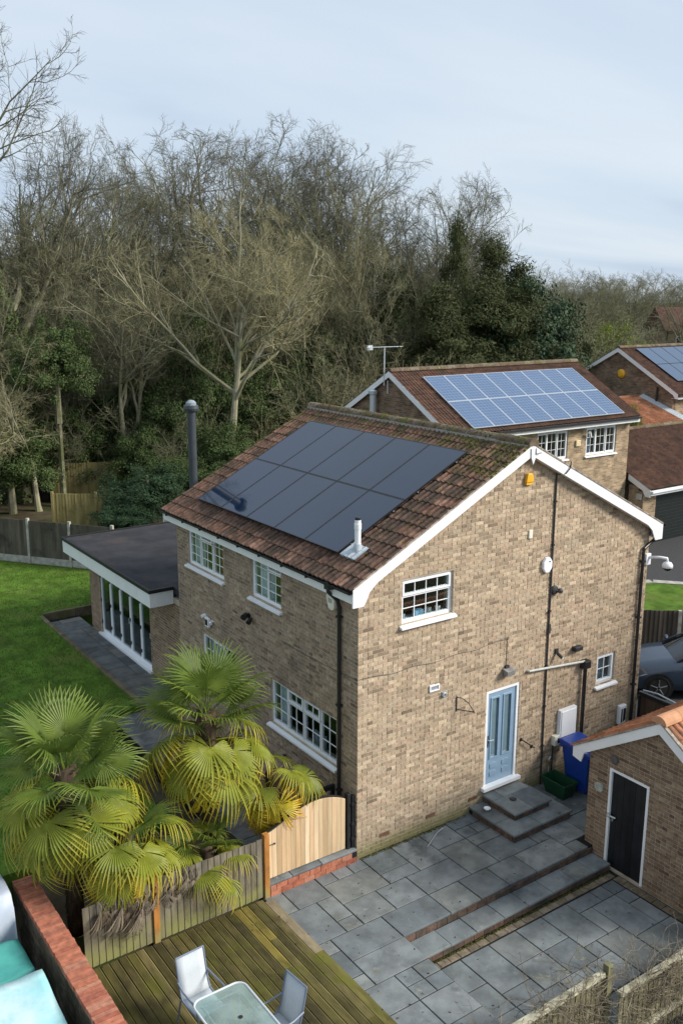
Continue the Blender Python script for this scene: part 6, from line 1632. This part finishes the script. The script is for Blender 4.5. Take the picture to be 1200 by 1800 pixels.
def ellipsoid_shape(rx, ry, rz, zc, irregular=0.25, inner=0.5):
    def f(rs, k):
        o = rs.normal(size=(k, 3)); o /= np.linalg.norm(o, axis=1, keepdims=True)
        o[:, 2] = np.where(o[:, 2] < -0.5, -o[:, 2], o[:, 2])
        r = (inner + (1 - inner) * rs.rand(k, 1) ** 0.5) * np.clip(1 + rs.normal(0, irregular, (k, 1)) * 0.5, 0.3, 1.22)
        return o * r * np.array([rx, ry, rz]) + np.array([0, 0, zc]), o
    return f
def cone_shape(r, H, z0=0.3, power=0.8):
    def f(rs, k):
        z = rs.rand(k) ** 1.25; a = rs.rand(k) * 6.283; rad = r * (1 - z) ** power * (0.35 + 0.65 * rs.rand(k) ** 0.5) * (1 + 0.25 * np.sin(a * 3 + z * 9))
        o = np.stack([np.cos(a), np.sin(a), np.full(k, 0.1)], 1)
        return np.stack([rad * np.cos(a), rad * np.sin(a), z0 + z * (H - z0)], 1), o
    return f
def raw(name, VF, m):
    o = np_obj(name, VF[0], VF[1], m); me = o.data; bpy.data.objects.remove(o); return me
def place(me, name, parent, m=None):
    o = bpy.data.objects.new(name, me); COL.objects.link(o); o.parent = parent
    if m is not None:
        o.material_slots[0].link = 'OBJECT'; o.material_slots[0].material = m
    return o

# ---- masters (mesh data shared by the copies)
TREES = []
for sd, kw in ((101, dict(H=20, limbs=19, trunk_r=0.30, spread=(22, 62), t_first=0.36, limb_f=0.74)), (102, dict(H=20, trunks=2, limbs=20, trunk_r=0.24, t_first=0.38, spread=(20, 60), limb_f=0.68)), (103, dict(H=20, limbs=18, spread=(18, 58), t_first=0.42, limb_f=0.76, trunk_r=0.28)),
               (104, dict(H=20, trunks=3, limbs=21, trunk_r=0.20, t_first=0.38, spread=(20, 62), limb_f=0.62))):
    wd, twg, p0 = bare_tree(sd, **kw)
    TREES.append((raw('trunk', wd, BARK), raw('crown', twg, TWIG), p0, float(np.percentile(twg[0][:, 2], 99.8))))
SHRUBS = []
for sd in (201, 202):
    wd, twg = bare_shrub(sd, 6.0); SHRUBS.append((raw('stems', wd, BARK), raw('crown', twg, TWIG)))
IVYB = [raw('crown', leaf_mass(301, 34000, ellipsoid_shape(1.0, 1.0, 0.95, 1.0, 0.9, 0.3), 190, 0.21, 0.026, 0.55), IVY),
        raw('crown', leaf_mass(302, 34000, ellipsoid_shape(1.0, 0.9, 1.0, 1.0, 1.0, 0.3), 150, 0.24, 0.026, 0.5), IVY)]
CONE = [raw('crown', leaf_mass(303, 36000, cone_shape(1.2, 3.0, 0.1, 0.8), 130, 0.20, 0.026, 0.30, 0.9), YEW),
        raw('crown', leaf_mass(304, 34000, cone_shape(1.05, 3.0, 0.05, 0.9), 105, 0.21, 0.026, 0.30, 0.9), YEW)]
STEM = raw('trunk', tubes(np.array([[[0, 0, -.1], [0.02, 0.01, 0.8], [0, 0.03, 1.8]]], float), np.array([[0.09, 0.07, 0.03]]), 6), BARK)
def ivy_sleeve(p0, H, seed, n=9000, z1=0.6, rad=0.5):
    rs = np.random.RandomState(seed); path = p0[0]
    k = rs.rand(n) ** 0.8 * z1; x = k * (len(path) - 1); i = np.minimum(x.astype(int), len(path) - 2); f = (x - i)[:, None]
    c = path[i] * (1 - f) + path[i + 1] * f
    a = rs.rand(n) * 6.283; lump = 0.6 + 0.5 * np.sin(k * 30 + a * 2) * rs.rand(n)
    r = rad * lump * (1 - 0.6 * k / z1) * (0.3 + 0.7 * rs.rand(n))
    o = np.stack([np.cos(a), np.sin(a), np.zeros(n)], 1); nr = o + rs.normal(0, .5, (n, 3)); nr /= np.linalg.norm(nr, axis=1, keepdims=True)
    return leaves(rs, c + o * r[:, None], nr, 0.085, 0.6, 0.3)
SLEEVE = [raw('ivy', ivy_sleeve(TREES[i][2], 20, 400 + i, z1=z, rad=rd), IVY) for i, z, rd in ((0, 0.75, 0.95), (1, 0.7, 1.0), (2, 0.85, 0.85), (3, 0.65, 1.0))]

def put_tree(x, y, h, kind, rot, label, group=None, ivy=False, wide=1.0, bm=None, tm=None, name='bare_tree'):
    t = thing(name, label, 'tree', (x, y, 0.0), group)
    s = h / TREES[kind][3]
    t.scale = (s * wide, s * wide, s); t.rotation_euler = (0, 0, rot)
    place(TREES[kind][0], 'trunk', t, bm); place(TREES[kind][1], 'crown', t, tm)
    if ivy: place(SLEEVE[kind], 'ivy', t)
    return t
def put_shrub(x, y, h, kind, rot, label, group, wide=1.0, tm=None, name='bare_shrub', z=0.0):
    t = thing(name, label, 'shrub', (x, y, z), group); s = h / 6.2
    t.scale = (s * wide, s * wide, s); t.rotation_euler = (0, 0, rot)
    place(SHRUBS[kind][0], 'stems', t, tm); place(SHRUBS[kind][1], 'crown', t, tm)
    return t
def put_leafy(x, y, h, w, kind, rot, label, group, m=None, me=None, name='evergreen_shrub', z=0.0, top=2.0, cat='shrub'):
    t = thing(name, label, cat, (x, y, z), group)
    t.scale = (w, w, h / top); t.rotation_euler = (0, 0, rot)
    place(STEM, 'trunk', t); place((me or IVYB)[kind], 'crown', t, m)
    return t

# ================================================================== the wood
tallg = 'tall bare trees of the wood'
T_ = [ # x, y, h, kind, rot, ivy, wide, label
 (4.1, 34.3, 24.6, 0, 0.4, True, 0.80, 'tallest bare tree with dark branches at the left edge'),
 (8.0, 40.7, 19.6, 1, 1.1, True, 0.75, 'bare forked tree right of the tall left edge tree'),
 (12.3, 44.9, 18.2, 2, 2.2, False, 0.9, None), (19.4, 45.5, 20.4, 0, 3.0, True, 0.95, None),
 (23.2, 47.1, 21.8, 3, 0.2, True, 0.95, None), (27.5, 45.2, 21.4, 2, 4.1, True, 0.9, None), (27.5, 39.9, 20.5, 1, 5.0, True, 0.75, None),
 (32.0, 41.9, 20.0, 0, 1.7, True, 0.8, None), (31.3, 36.3, 17.0, 3, 2.9, True, 0.8, None),
 (35.0, 39.6, 18.4, 2, 0.9, True, 0.86, 'rounded bare tree at the right end of the tall wood above the conifers'),
 (22.6, 35.1, 17.9, 3, 4.4, True, 0.75, None), (15.9, 44.8, 17.0, 1, 2.6, True, 0.85, None), (8.6, 39.3, 15.4, 2, 5.5, True, 0.8, None),
 (23.0, 40.2, 19.3, 0, 5.9, False, 0.85, None), (7.2, 42.9, 16.0, 3, 1.9, False, 0.9, None), (20.8, 52.0, 20.0, 1, 3.6, False, 0.9, None)]
_ord = ['first', 'second', 'third', 'fourth', 'fifth', 'sixth', 'seventh', 'eighth', 'ninth', 'tenth', 'eleventh', 'twelfth', 'thirteenth', 'fourteenth', 'fifteenth', 'sixteenth', 'seventeenth']
def _bear(q): return math.atan2(q[0] - CAMLOC.x, q[1] - CAMLOC.y)
for i, (x, y, h, k, r, iv, wd, lb) in enumerate(sorted(T_, key=_bear)):
    put_tree(x, y, h, k, r, lb or 'tall bare tree in the wood, %s from the left along the skyline' % _ord[i], tallg, iv, wd * 1.12, tm=TWIG_G if lb or h > 19 else None)
# smaller lit trees filling the edge of the wood
M_ = [(2.6, 35.2, 11.5, 1), (6.6, 36.5, 12.5, 2), (11.6, 36.6, 13.0, 0), (16.4, 34.6, 12.5, 1), (20.0, 34.0, 13.0, 3), (23.4, 32.0, 11.5, 1), (26.4, 35.4, 13.5, 2), (4.2, 31.8, 8.5, 0)]
for i, (x, y, h, k) in enumerate(sorted(M_, key=_bear)):
    put_tree(x, y, h, k, i * 1.7, 'lower olive bare tree at the edge of the wood, %s from the left' % _ord[i], 'lower trees at the edge of the wood', i % 2 == 0, 1.0, bm=BARK_L if i % 2 else None, tm=TWIG_L if i % 3 == 1 else None)
# two nearer trees that stand out
wd, twg, p0 = bare_tree(152, 17.6, trunks=1, limbs=20, lean=0.02, spread=(18, 66), t_first=0.52, limb_f=0.78, trunk_r=0.28, up=0.03, noise=0.12, per=(10, 10, 7), rt=0.0055, crown=0.34)
t = thing('pale_tree', 'pale olive bare tree with a smooth light trunk just behind the near roof', 'tree', (12.7, 29.2, 0))
t.rotation_euler = (0, 0, 2.35)
place(raw('trunk', wd, BARK_L), 'trunk', t); place(raw('crown', twg, TWIG_L), 'crown', t)
wd, twg, p0 = bare_tree(151, 15.0, trunks=3, limbs=21, spread=(18, 60), t_first=0.38, limb_f=0.62, trunk_r=0.20, per=(8, 9, 8))
t = thing('forked_tree', 'grey bare tree forking low with ivy on its stem at left', 'tree', (9.5, 33.0, 0)); t.rotation_euler = (0, 0, 1.0)
place(raw('trunk', wd, BARK_L), 'trunk', t); place(raw('crown', twg, TWIG), 'crown', t); place(raw('ivy', ivy_sleeve(p0, 14, 420, 5000, 0.42, 0.55), IVY), 'ivy', t)
# trees deeper in and along the horizon
rg = random.Random(77)
for i in range(26):
    u = i / 25; D = rg.uniform(62, 92); az = YAW + math.radians(-22 + 31 * u) + rg.uniform(-.02, .02)
    x = CAMLOC.x + D * math.sin(az); y = CAMLOC.y + D * math.cos(az)
    put_tree(x, y, rg.uniform(13, 16), i % 4, rg.uniform(0, 6), 'bare winter tree deep in the wood, behind the tall trees', 'trees deep in the wood', rg.random() < .5, 1.0)
for i, (x, y, h) in enumerate(((68.8, 52.5, 12.4), (62.1, 51.0, 12.6), (52.6, 45.2, 12.9))):
    put_tree(x, y, h, (i + 1) % 4, i * 1.3, 'distant bare tree on the skyline at right, beyond the conifers', 'distant trees at right', False, 1.1)
for i in range(18):
    D = rg.uniform(112, 170); az = YAW + math.radians(9 + 13 * i / 17 + rg.uniform(-.3, .3))
    put_tree(CAMLOC.x + D * math.sin(az), CAMLOC.y + D * math.cos(az), rg.uniform(11.0, 13.5), i % 4, rg.uniform(0, 6), 'distant bare tree on the skyline at right, beyond the conifers', 'distant trees at right', False, 1.3)
# understorey
ug = 'bare scrub under the wood'
for i, (x, y, h) in enumerate(((17.8, 28.0, 7.4), (20.3, 29.0, 8.1), (22.0, 27.8, 8.0), (4.8, 36.0, 8.0), (6.4, 34.0, 4.8), (23.6, 26.8, 7.6), (11.6, 34.6, 6.6), (12.2, 31.6, 5.2), (18.6, 32.6, 7.7), (25.4, 30.5, 8.0), (8.0, 36.5, 7.5), (14.8, 35.5, 8.5), (2.4, 36.8, 7.5), (10.2, 37.8, 9.0), (13.6, 38.8, 9.0), (17.0, 37.5, 9.0),
     (20.5, 38.0, 9.0), (24.8, 36.5, 9.0), (28.8, 34.5, 8.5), (0.8, 36.2, 7.0), (30.5, 32.5, 9.0), (35.5, 32.0, 9.2), (33.8, 31.0, 9.6), (15.5, 29.5, 5.5), (11.0, 29.8, 4.0))):
    put_shrub(x, y, h, i % 2, i * 0.9, 'bare twiggy scrub under the trees of the wood', ug, 1.15, TWIG_L if i in (1, 5, 12, 23) else None)
for i in range(22):
    D = rg.uniform(66, 100); az = YAW + math.radians(9.5 + 5.3 * i / 21 + rg.uniform(-.3, .3))
    put_shrub(CAMLOC.x + D * math.sin(az), CAMLOC.y + D * math.cos(az), rg.uniform(6.5, 9.5), i % 2, rg.uniform(0, 6), 'olive brown scrub below the distant trees at right', 'distant scrub at right', 1.7)
eg = 'ivy and evergreen shrubs under the wood'
for i, (x, y, h, w) in enumerate(((5.5, 32.1, 9.0, 1.9), (13.4, 34.0, 9.0, 2.6), (14.4, 32.7, 6.8, 2.3), (3.0, 32.0, 4.2, 2.2), (7.2, 34.5, 4.4, 2.3), (11.1, 32.8, 5.8, 2.4), (16.6, 31.1, 6.3, 2.4), (21.2, 33.2, 7.6, 2.6), (25.1, 33.4, 8.6, 2.6), (27.0, 32.0, 8.8, 2.6),
     (9.6, 31.6, 3.6, 2.0), (12.4, 29.0, 3.8, 2.1), (1.2, 33.5, 5.0, 2.2), (4.6, 37.2, 6.5, 2.6), (17.6, 34.6, 7.0, 2.6), (19.5, 30.8, 5.0, 2.3), (10.0, 36.0, 6.0, 2.8), (9.2, 27.8, 2.6, 1.7), (12.0, 26.5, 3.0, 1.8))):
    lb = 'round bright ivy mass high on a stem at the left of the wood' if i == 0 else 'dark ivy and evergreen shrub under the trees of the wood'
    if i == 0:
        t = put_leafy(x, y, 4.6, 1.9, 0, 0.3, lb, None, z=4.4)
        MB().tube([(0, 0, -2.0), (0.02, 0.03, -1.0), (0, 0, 0.4)], [0.09, 0.08, 0.07], 6).build('stem', BARK).parent = t
    else: put_leafy(x, y, h, w, i % 2, i * 1.1, lb, eg)
put_leafy(6.9, 25.0, 2.9, 2.1, 0, 0.5, 'dense dark laurel bush with white flowers behind the extension', None, HOLLY, name='laurel_bush')
put_leafy(5.2, 23.6, 1.7, 1.5, 1, 1.5, 'low laurel bush at the end of the extension roof', None, HOLLY, name='laurel_bush')
# conifers and the dark rounded evergreens behind the neighbour
for i, (x, y, h, w, k) in enumerate(((28.7, 29.8, 14.4, 2.6, 1), (31.2, 29.4, 13.4, 4.2, 1), (33.2, 29.2, 12.0, 4.6, 0), (25.9, 28.1, 10.6, 4.4, 0), (28.4, 26.9, 10.8, 4.8, 0), (30.8, 26.6, 10.4, 5.0, 0), (26.7, 32.8, 11.4, 4.2, 0))):
    put_leafy(x, y, h, w, k, i * 1.3, ['tall dark conifer spire rising left of the gap in the sky', 'ragged dark conifer with stepped outline against the sky', 'shorter dark conifer at the right of the conifer clump', 'broad brown green yew above the neighbour roof ridge',
       'dense dark yew in the middle of the conifer clump', 'spreading dark yew at the right foot of the conifers', 'dark conifer half hidden among bare trees'][i], None, YEW, CONE, 'conifer', 0, 3.0, 'tree')
put_leafy(32.4, 27.8, 10.6, 3.9, 0, 0.7, 'large rounded dark green evergreen between the two neighbour roofs', None, HOLLY, name='evergreen_tree', cat='tree')
put_leafy(37.2, 29.4, 8.2, 2.8, 1, 1.9, 'smaller rounded evergreen right of the large dark one', None, YEW, name='evergreen_tree', cat='tree')
put_leafy(56, 41, 7.4, 3.5, 1, 0.3, 'yellow green bush below the distant trees at right', None, LIME, name='yellow_green_bush')
put_leafy(52, 37.0, 6.6, 2.6, 0, 1.3, 'lime green bush just behind the third roof ridge', None, LIME, name='yellow_green_bush')
put_leafy(27.7, 15.95, 4.9, 0.55, 0, 0.4, 'narrow light green shrub between the brown and orange roofs', None, LIME, name='narrow_shrub')
# near rust coloured shrub and the shrubs behind the lawn fence
put_shrub(1.15, -6.55, 0.75, 0, 0.5, 'rust orange dry shrub in the bottom right corner', None, 1.3, mat('rust_twig', [(0.42, 0.16, 0.045), (0.32, 0.13, 0.04)], 0.9, 0.1, 3, 0.2), 'rust_shrub', -0.45)

# climbers on the near fence
def climber(seed, n, x0, x1, y, ztop):
    rs = np.random.RandomState(seed)
    p = np.stack([rs.uniform(x0, x1, n), y + rs.normal(0, .04, n), ztop - rs.rand(n) ** 1.4 * 0.95 + 0.03], 1)
    a = rs.rand(n) * 6.283
    d = np.stack([np.cos(a), 0.45 * np.sin(a), rs.normal(0.1, .45, n)], 1); d /= np.linalg.norm(d, axis=1, keepdims=True)
    P, Rd = walk(rs, p, d, rs.uniform(0.35, 0.95, n), 8, 0.28, -0.06, np.full(n, 0.006), np.full(n, 0.0025))
    P1, R1 = spawn(rs, P, Rd, 3, 0.2, 1, 25, 70, 0.4, 5, 0.3, -0.03, 0.7, 0.3, 0.0025)
    return cat([tubes(P, Rd, 4), tubes(P1, R1, 3)])
CL = mat('climber_stem', [(0.20, 0.17, 0.12), (0.14, 0.115, 0.085), (0.28, 0.245, 0.18)], 0.95, 0.1, 4, 0.2)
for nm, sd, n, a, b, y, z, lb in (('climber', 1, 330, -2.6, 0.35, -5.45, 1.08, 'bare tangled climber stems on the taller left part of the bottom right fence'), ('climber', 2, 330, 0.4, 3.2, -5.66, 0.80, 'bare tangled climber stems on the lower right part of the bottom right fence')):
    v, f = climber(sd, n, a, b, y, z); o = np_obj(nm, v, f, CL); tag(o, lb, 'climber'); 
# bramble mound in front of that fence
v, f = climber(9, 220, 0.2, 3.0, -6.15, 0.15); o = np_obj('bramble', v, f, mat('bramble_stem', [(0.09, 0.075, 0.06), (0.13, 0.11, 0.085), (0.06, 0.05, 0.045)], 0.95, 0.1)); tag(o, 'dark bare bramble tangle below the bottom right fence', 'bramble')

# ================================================================== fan palms
FRG = [mat('palm_young', [(0.14, 0.20, 0.032), (0.17, 0.235, 0.04), (0.11, 0.165, 0.03)], 0.5, 0.35, 5, 0.15, attr=('tip', (0.22, 0.23, 0.045), 0.75, 1.15), trans=0.3),
       mat('palm_mid', [(0.215, 0.25, 0.026), (0.26, 0.285, 0.03), (0.165, 0.205, 0.024)], 0.5, 0.35, 5, 0.15, attr=('tip', (0.58, 0.44, 0.05), 0.55, 1.15), trans=0.3),
       mat('palm_old', [(0.50, 0.43, 0.03), (0.58, 0.46, 0.035), (0.38, 0.36, 0.03)], 0.45, 0.4, 5, 0.15, attr=('tip', (0.72, 0.46, 0.05), 0.30, 0.9), trans=0.3),
       DEAD]
def fan(seed, Rr, N, span, droop, cup, Lp, pitch, ragged=0.0):
    rs = np.random.RandomState(seed); V = []; F = []; A = []
    th = np.radians(np.linspace(-span, span, N)); dth = th[1] - th[0]
    st = np.array([0.05, 0.28, 0.50, 0.66, 0.82, 0.93, 1.0]); gone = set(rs.choice(N, int(N * ragged * 0.35), replace=False)) if ragged else set()
    cp, sp = math.cos(pitch), math.sin(pitch)
    V += [(Lp - 0.01, -0.012, 0.0), (Lp, 0.0, -0.004), (Lp - 0.01, 0.012, 0.0)]; A += [0.0] * 3
    for i, t in enumerate(th):
        Ls = Rr * (0.80 + 0.20 * math.cos(t * 0.8)) * rs.uniform(0.93, 1.05)
        if i in gone: continue
        fz = rs.uniform(0.86, 1.0)
        td = rs.uniform(0.3, 1.4) * droop + (rs.rand() < ragged) * rs.uniform(0.2, 0.6)
        n0 = len(V)
        for k, s in enumerate(st[1:]):
            r = s * Ls
            w = r * math.tan(dth / 2) * fz if s <= 0.50 else (0.50 * Ls * math.tan(dth / 2)) * fz * (1 - (s - 0.50) / 0.50) ** 0.75 + 0.0015
            zz = -droop * 0.35 * (r / Rr) ** 2 * Rr - td * max(0, s - 0.55) ** 2 * Rr * 2.2 + cup * abs(math.sin(t)) * r
            sh = 1 - 0.30 * max(0, s - 0.6) * td
            c, q = math.cos(t), math.sin(t)
            for e, dz in ((-1, 0), (0, -0.55 * w), (1, 0)):
                x, y, z = r * sh * c - e * w * q, r * sh * q + e * w * c, zz + dz
                V.append((Lp + x * cp + z * sp, y, -x * sp + z * cp)); A.append(s)
        F += [(0, 1, n0 + 1, n0), (1, 2, n0 + 2, n0 + 1)]
        for k in range(len(st) - 2):
            a = n0 + 3 * k
            F += [(a, a + 1, a + 4, a + 3), (a + 1, a + 2, a + 5, a + 4)]
    # petiole
    K = 5
    P = np.array([[[Lp * k / (K - 1), 0, 0.05 * math.sin(math.pi * k / (K - 1))] for k in range(K)]]); v, f = tubes(P, np.linspace(0.016, 0.009, K)[None], 4)
    n0 = len(V); V += v.tolist(); A += [0.0] * len(v); F += [tuple(int(j) + n0 for j in q) for q in f]
    return np.array(V), np.array(F), A
def frond_mesh(seed, age, **kw):
    v, f, a = fan(seed, **kw); o = np_obj('frond', v, f, FRG[age], attr=('tip', a)); me = o.data; bpy.data.objects.remove(o); return me
FM = {0: [frond_mesh(s, 0, Rr=0.70, N=42, span=128, droop=0.30, cup=0.16, Lp=0.62, pitch=0.15, ragged=0.15) for s in (1, 2, 3)],
      1: [frond_mesh(s, 1, Rr=0.72, N=42, span=138, droop=0.75, cup=0.05, Lp=0.66, pitch=0.55, ragged=0.3) for s in (4, 5, 6)],
      2: [frond_mesh(s, 2, Rr=0.66, N=40, span=135, droop=1.25, cup=-0.08, Lp=0.62, pitch=0.8, ragged=0.5) for s in (7, 8, 9)],
      3: [frond_mesh(s, 3, Rr=0.62, N=30, span=48, droop=0.35, cup=-0.25, Lp=0.22, pitch=0.25, ragged=0.9) for s in (10, 11, 12)]}
FIB = mat('palm_fibre', (0.075, 0.055, 0.038), 1.0, 0.05, 12, 0.45, stretch=(1, 1, .25), bump=0.9, bscale=40)
STUB = mat('palm_stub', [(0.16, 0.12, 0.07), (0.10, 0.075, 0.05)], 0.95, 0.1, 6, 0.3)
def palm(x, y, zh, n, label, seed, scale=1.0, ages=(0.30, 0.68, 0.92), ndead=6, lean=(0, 0), lo=-62, hi=78, z0=-0.02, bias=None, only=None):
    t = thing('fan_palm', label, 'palm', (x, y, z0), 'fan palms behind the fence'); rg = random.Random(seed)
    hx, hy = x + lean[0], y + lean[1]
    K = 14; path = []; rad = []
    for k in range(K):
        f = k / (K - 1); path.append((x + lean[0] * f, y + lean[1] * f, z0 + (zh - z0) * f)); rad.append((0.115 + 0.05 * f) * (0.9 + 0.2 * rg.random()) * scale)
    MB().tube(path, rad, 12).build('trunk', FIB, t, smooth=True)
    if only is None:
        m = MB()
        for k in range(int(26 * zh)):
            f = rg.random(); a = rg.uniform(0, 6.28); r = (0.13 + .05 * f) * scale; z = z0 + (zh - z0) * f
            p = Vector((x + lean[0] * f + math.cos(a) * r * .8, y + lean[1] * f + math.sin(a) * r * .8, z)); d = Vector((math.cos(a), math.sin(a), rg.uniform(.4, 1.1))).normalized()
            m.tube([p, p + d * rg.uniform(.06, .16)], [0.02, 0.008], 4)
        m.build('leaf_stubs', STUB, t)['kind'] = 'stuff'
    for k in range(n + ndead):
        dead = k >= n
        f = (k + 0.5) / n if not dead else 1
        if dead: age = 3; el = math.radians(rg.uniform(-88, -60) if zh > 2 else rg.uniform(-62, -30))
        else:
            age = 0 if f < ages[0] else 1 if f < ages[1] else 2
            if f > ages[2]: age = 2
            el = math.radians(hi + (lo - hi) * f ** 0.85 + rg.uniform(-9, 9))
        az = k * 2.39996 + seed + rg.uniform(-.25, .25)
        if bias and rg.random() < bias[1]: az = bias[0] + rg.uniform(-.8, .8)
        if dead and zh < 2: az = -1.57 + rg.uniform(-.9, .9)
        s = scale * rg.uniform(0.86, 1.08)
        o = bpy.data.objects.new('frond', rg.choice(FM[age])); COL.objects.link(o); attach(o, t)
        M = Matrix.Rotation(az, 4, 'Z') @ Matrix.Rotation(-el, 4, 'Y') @ Matrix.Rotation(rg.uniform(-.5, .5), 4, 'X') @ Matrix.Diagonal((s, s, s, 1))
        M.translation = Vector((hx, hy, zh - (0.10 + 0.55 * f * scale if not dead else 0.6 * scale)))
        o.matrix_basis = M
    return t
palm(-4.95, 1.0, 2.95, 32, 'tallest fan palm at the left edge, big fresh green fans', 1, 1.16, ages=(0.45, 0.9, 1.0), ndead=6)
palm(-2.42, 1.15, 3.15, 28, 'fan palm with a shaggy trunk in front of the wide window', 2, 1.15, ages=(0.45, 0.85, 0.95), ndead=12, lo=-32)
palm(-4.25, 0.55, 1.85, 24, 'shorter yellowing fan palm hanging over the fence by the brick wall', 3, 0.98, ages=(0.10, 0.55, 0.62), ndead=9, lo=-62, hi=50)
palm(-2.85, 0.42, 1.10, 12, 'smallest fan palm just behind the fence beside the middle post', 4, 0.72, ages=(0.3, 1.0, 1.0), ndead=2, lo=8, hi=62)
rg = random.Random(31)
p3 = [o for o in bpy.data.objects if o.name.startswith('fan_palm') and 'by the brick wall' in o.get('label', '')][0]
for k in range(22):   # dead grey fringe of old fans hanging down the fence
    x = -4.92 + k * 0.066 if k < 15 else -3.80 + (k - 15) * 0.09
    o = bpy.data.objects.new('dead_frond', rg.choice(FM[3])); COL.objects.link(o); attach(o, p3)
    s = rg.uniform(0.5, 0.95)
    M = Matrix.Rotation(-1.57 + rg.uniform(-.5, .5), 4, 'Z') @ Matrix.Rotation(math.radians(rg.uniform(62, 84)), 4, 'Y') @ Matrix.Rotation(rg.uniform(-.6, .6), 4, 'X') @ Matrix.Diagonal((s, s, s, 1))
    M.translation = Vector((x, -0.03, 1.08 + rg.uniform(-.12, .06))); o.matrix_basis = M
palm(-1.40, 0.62, 1.95, 15, 'fan palm with golden drooping fans behind the pale gate', 5, 0.86, ages=(0.0, 0.25, 0.3), ndead=3, lo=-65, hi=35)

# ================================================================== lawn blades
rs = np.random.RandomState(12)
n = 90000
P = np.stack([rs.uniform(-9, 3.2, n), rs.uniform(3.2, 30, n), np.full(n, 0.14)], 1)
ok = ((P[:, 0] < -0.75) | (P[:, 1] > 16.45)) & (2.5 * (P[:, 0] - 0.13) + 1.9 * (P[:, 1] - 24.2) < 0) & ((P[:, 0] < -2.4) | (P[:, 1] > 8.4)) & ((P[:, 0] < 3.0))
P = P[ok]; n = len(P)
a = rs.rand(n) * 6.283; w = rs.uniform(.006, .012, n); h = rs.uniform(.03, .07, n); l = rs.normal(0, .02, (n, 2))
V = np.stack([P + np.stack([np.cos(a) * w, np.sin(a) * w, 0 * w], 1), P - np.stack([np.cos(a) * w, np.sin(a) * w, 0 * w], 1), P + np.stack([l[:, 0], l[:, 1], h], 1)], 1).reshape(-1, 3)
o = np_obj('lawn_blades', V, np.arange(3 * n).reshape(n, 3), BLADE); o['kind'] = 'stuff'; tag(o, 'short green grass blades covering the back lawn', 'grass')

# unseen evergreens added past the right edge to shade patio and lower gable
for i, (x, y, h, w) in enumerate(((12.6, -4.6, 6.6, 1.7), (14.4, -7.4, 8.4, 2.2), (17.2, -10.0, 9.5, 2.6))):
    put_leafy(x, y, h, w, i % 2, i * 1.4, ['clipped evergreen tree beside the drive, nearest the outbuilding', 'broad evergreen tree beyond the outbuilding', 'tallest evergreen tree far beyond the outbuilding'][i], None, HOLLY, name='evergreen_tree', cat='tree')

# dead leaves and grit blown over the paving and the deck
rs = np.random.RandomState(5); n = 260
P = np.stack([rs.uniform(-5.2, 3.9, n), -rs.rand(n) ** 1.3 * 5.0 - 0.03, np.zeros(n)], 1)
P[:, 2] = np.where(P[:, 0] < -1.9, 0.042, np.where((P[:, 0] > -0.58) & (P[:, 1] < -2.66), -0.292, np.where((P[:, 0] > -0.58) & (P[:, 1] < -2.17), -0.142, 0.008)))
P = P[~((P[:, 0] > 2.7) & (P[:, 0] < 4.5) & (P[:, 1] > -1.4))]; n = len(P)
nr = rs.normal(0, .25, (n, 3)); nr[:, 2] = 1; nr /= np.linalg.norm(nr, axis=1, keepdims=True)
v, f = leaves(rs, P, nr, 0.022, 0.55)
o = np_obj('leaf_litter', v, f, mat('dead_leaf', [(0.05, 0.035, 0.02), (0.10, 0.065, 0.03), (0.03, 0.025, 0.02), (0.20, 0.16, 0.10)], 0.9, 0.1)); o['kind'] = 'stuff'; tag(o, 'scattered dead leaves and grit on the patio and deck', 'leaf litter')
# moss and grit in the joints along the house wall and steps
rs = np.random.RandomState(6); n = 2600
P = np.concatenate([np.stack([rs.uniform(0.05, 2.7, n // 2), -0.012 - rs.rand(n // 2) ** 2 * 0.07, np.full(n // 2, 0.004)], 1), np.stack([rs.uniform(-0.55, 3.9, n // 2), -2.64 - rs.rand(n // 2) ** 2 * 0.05, np.full(n // 2, -0.292)], 1)])
nr = rs.normal(0, .7, P.shape); nr[:, 2] += 1; nr /= np.linalg.norm(nr, axis=1, keepdims=True)
v, f = leaves(rs, P, nr, 0.014, 0.6); o = np_obj('joint_moss', v, f, MOSS); o['kind'] = 'stuff'; tag(o, 'moss and weeds along the foot of the gable and the garden step', 'moss')
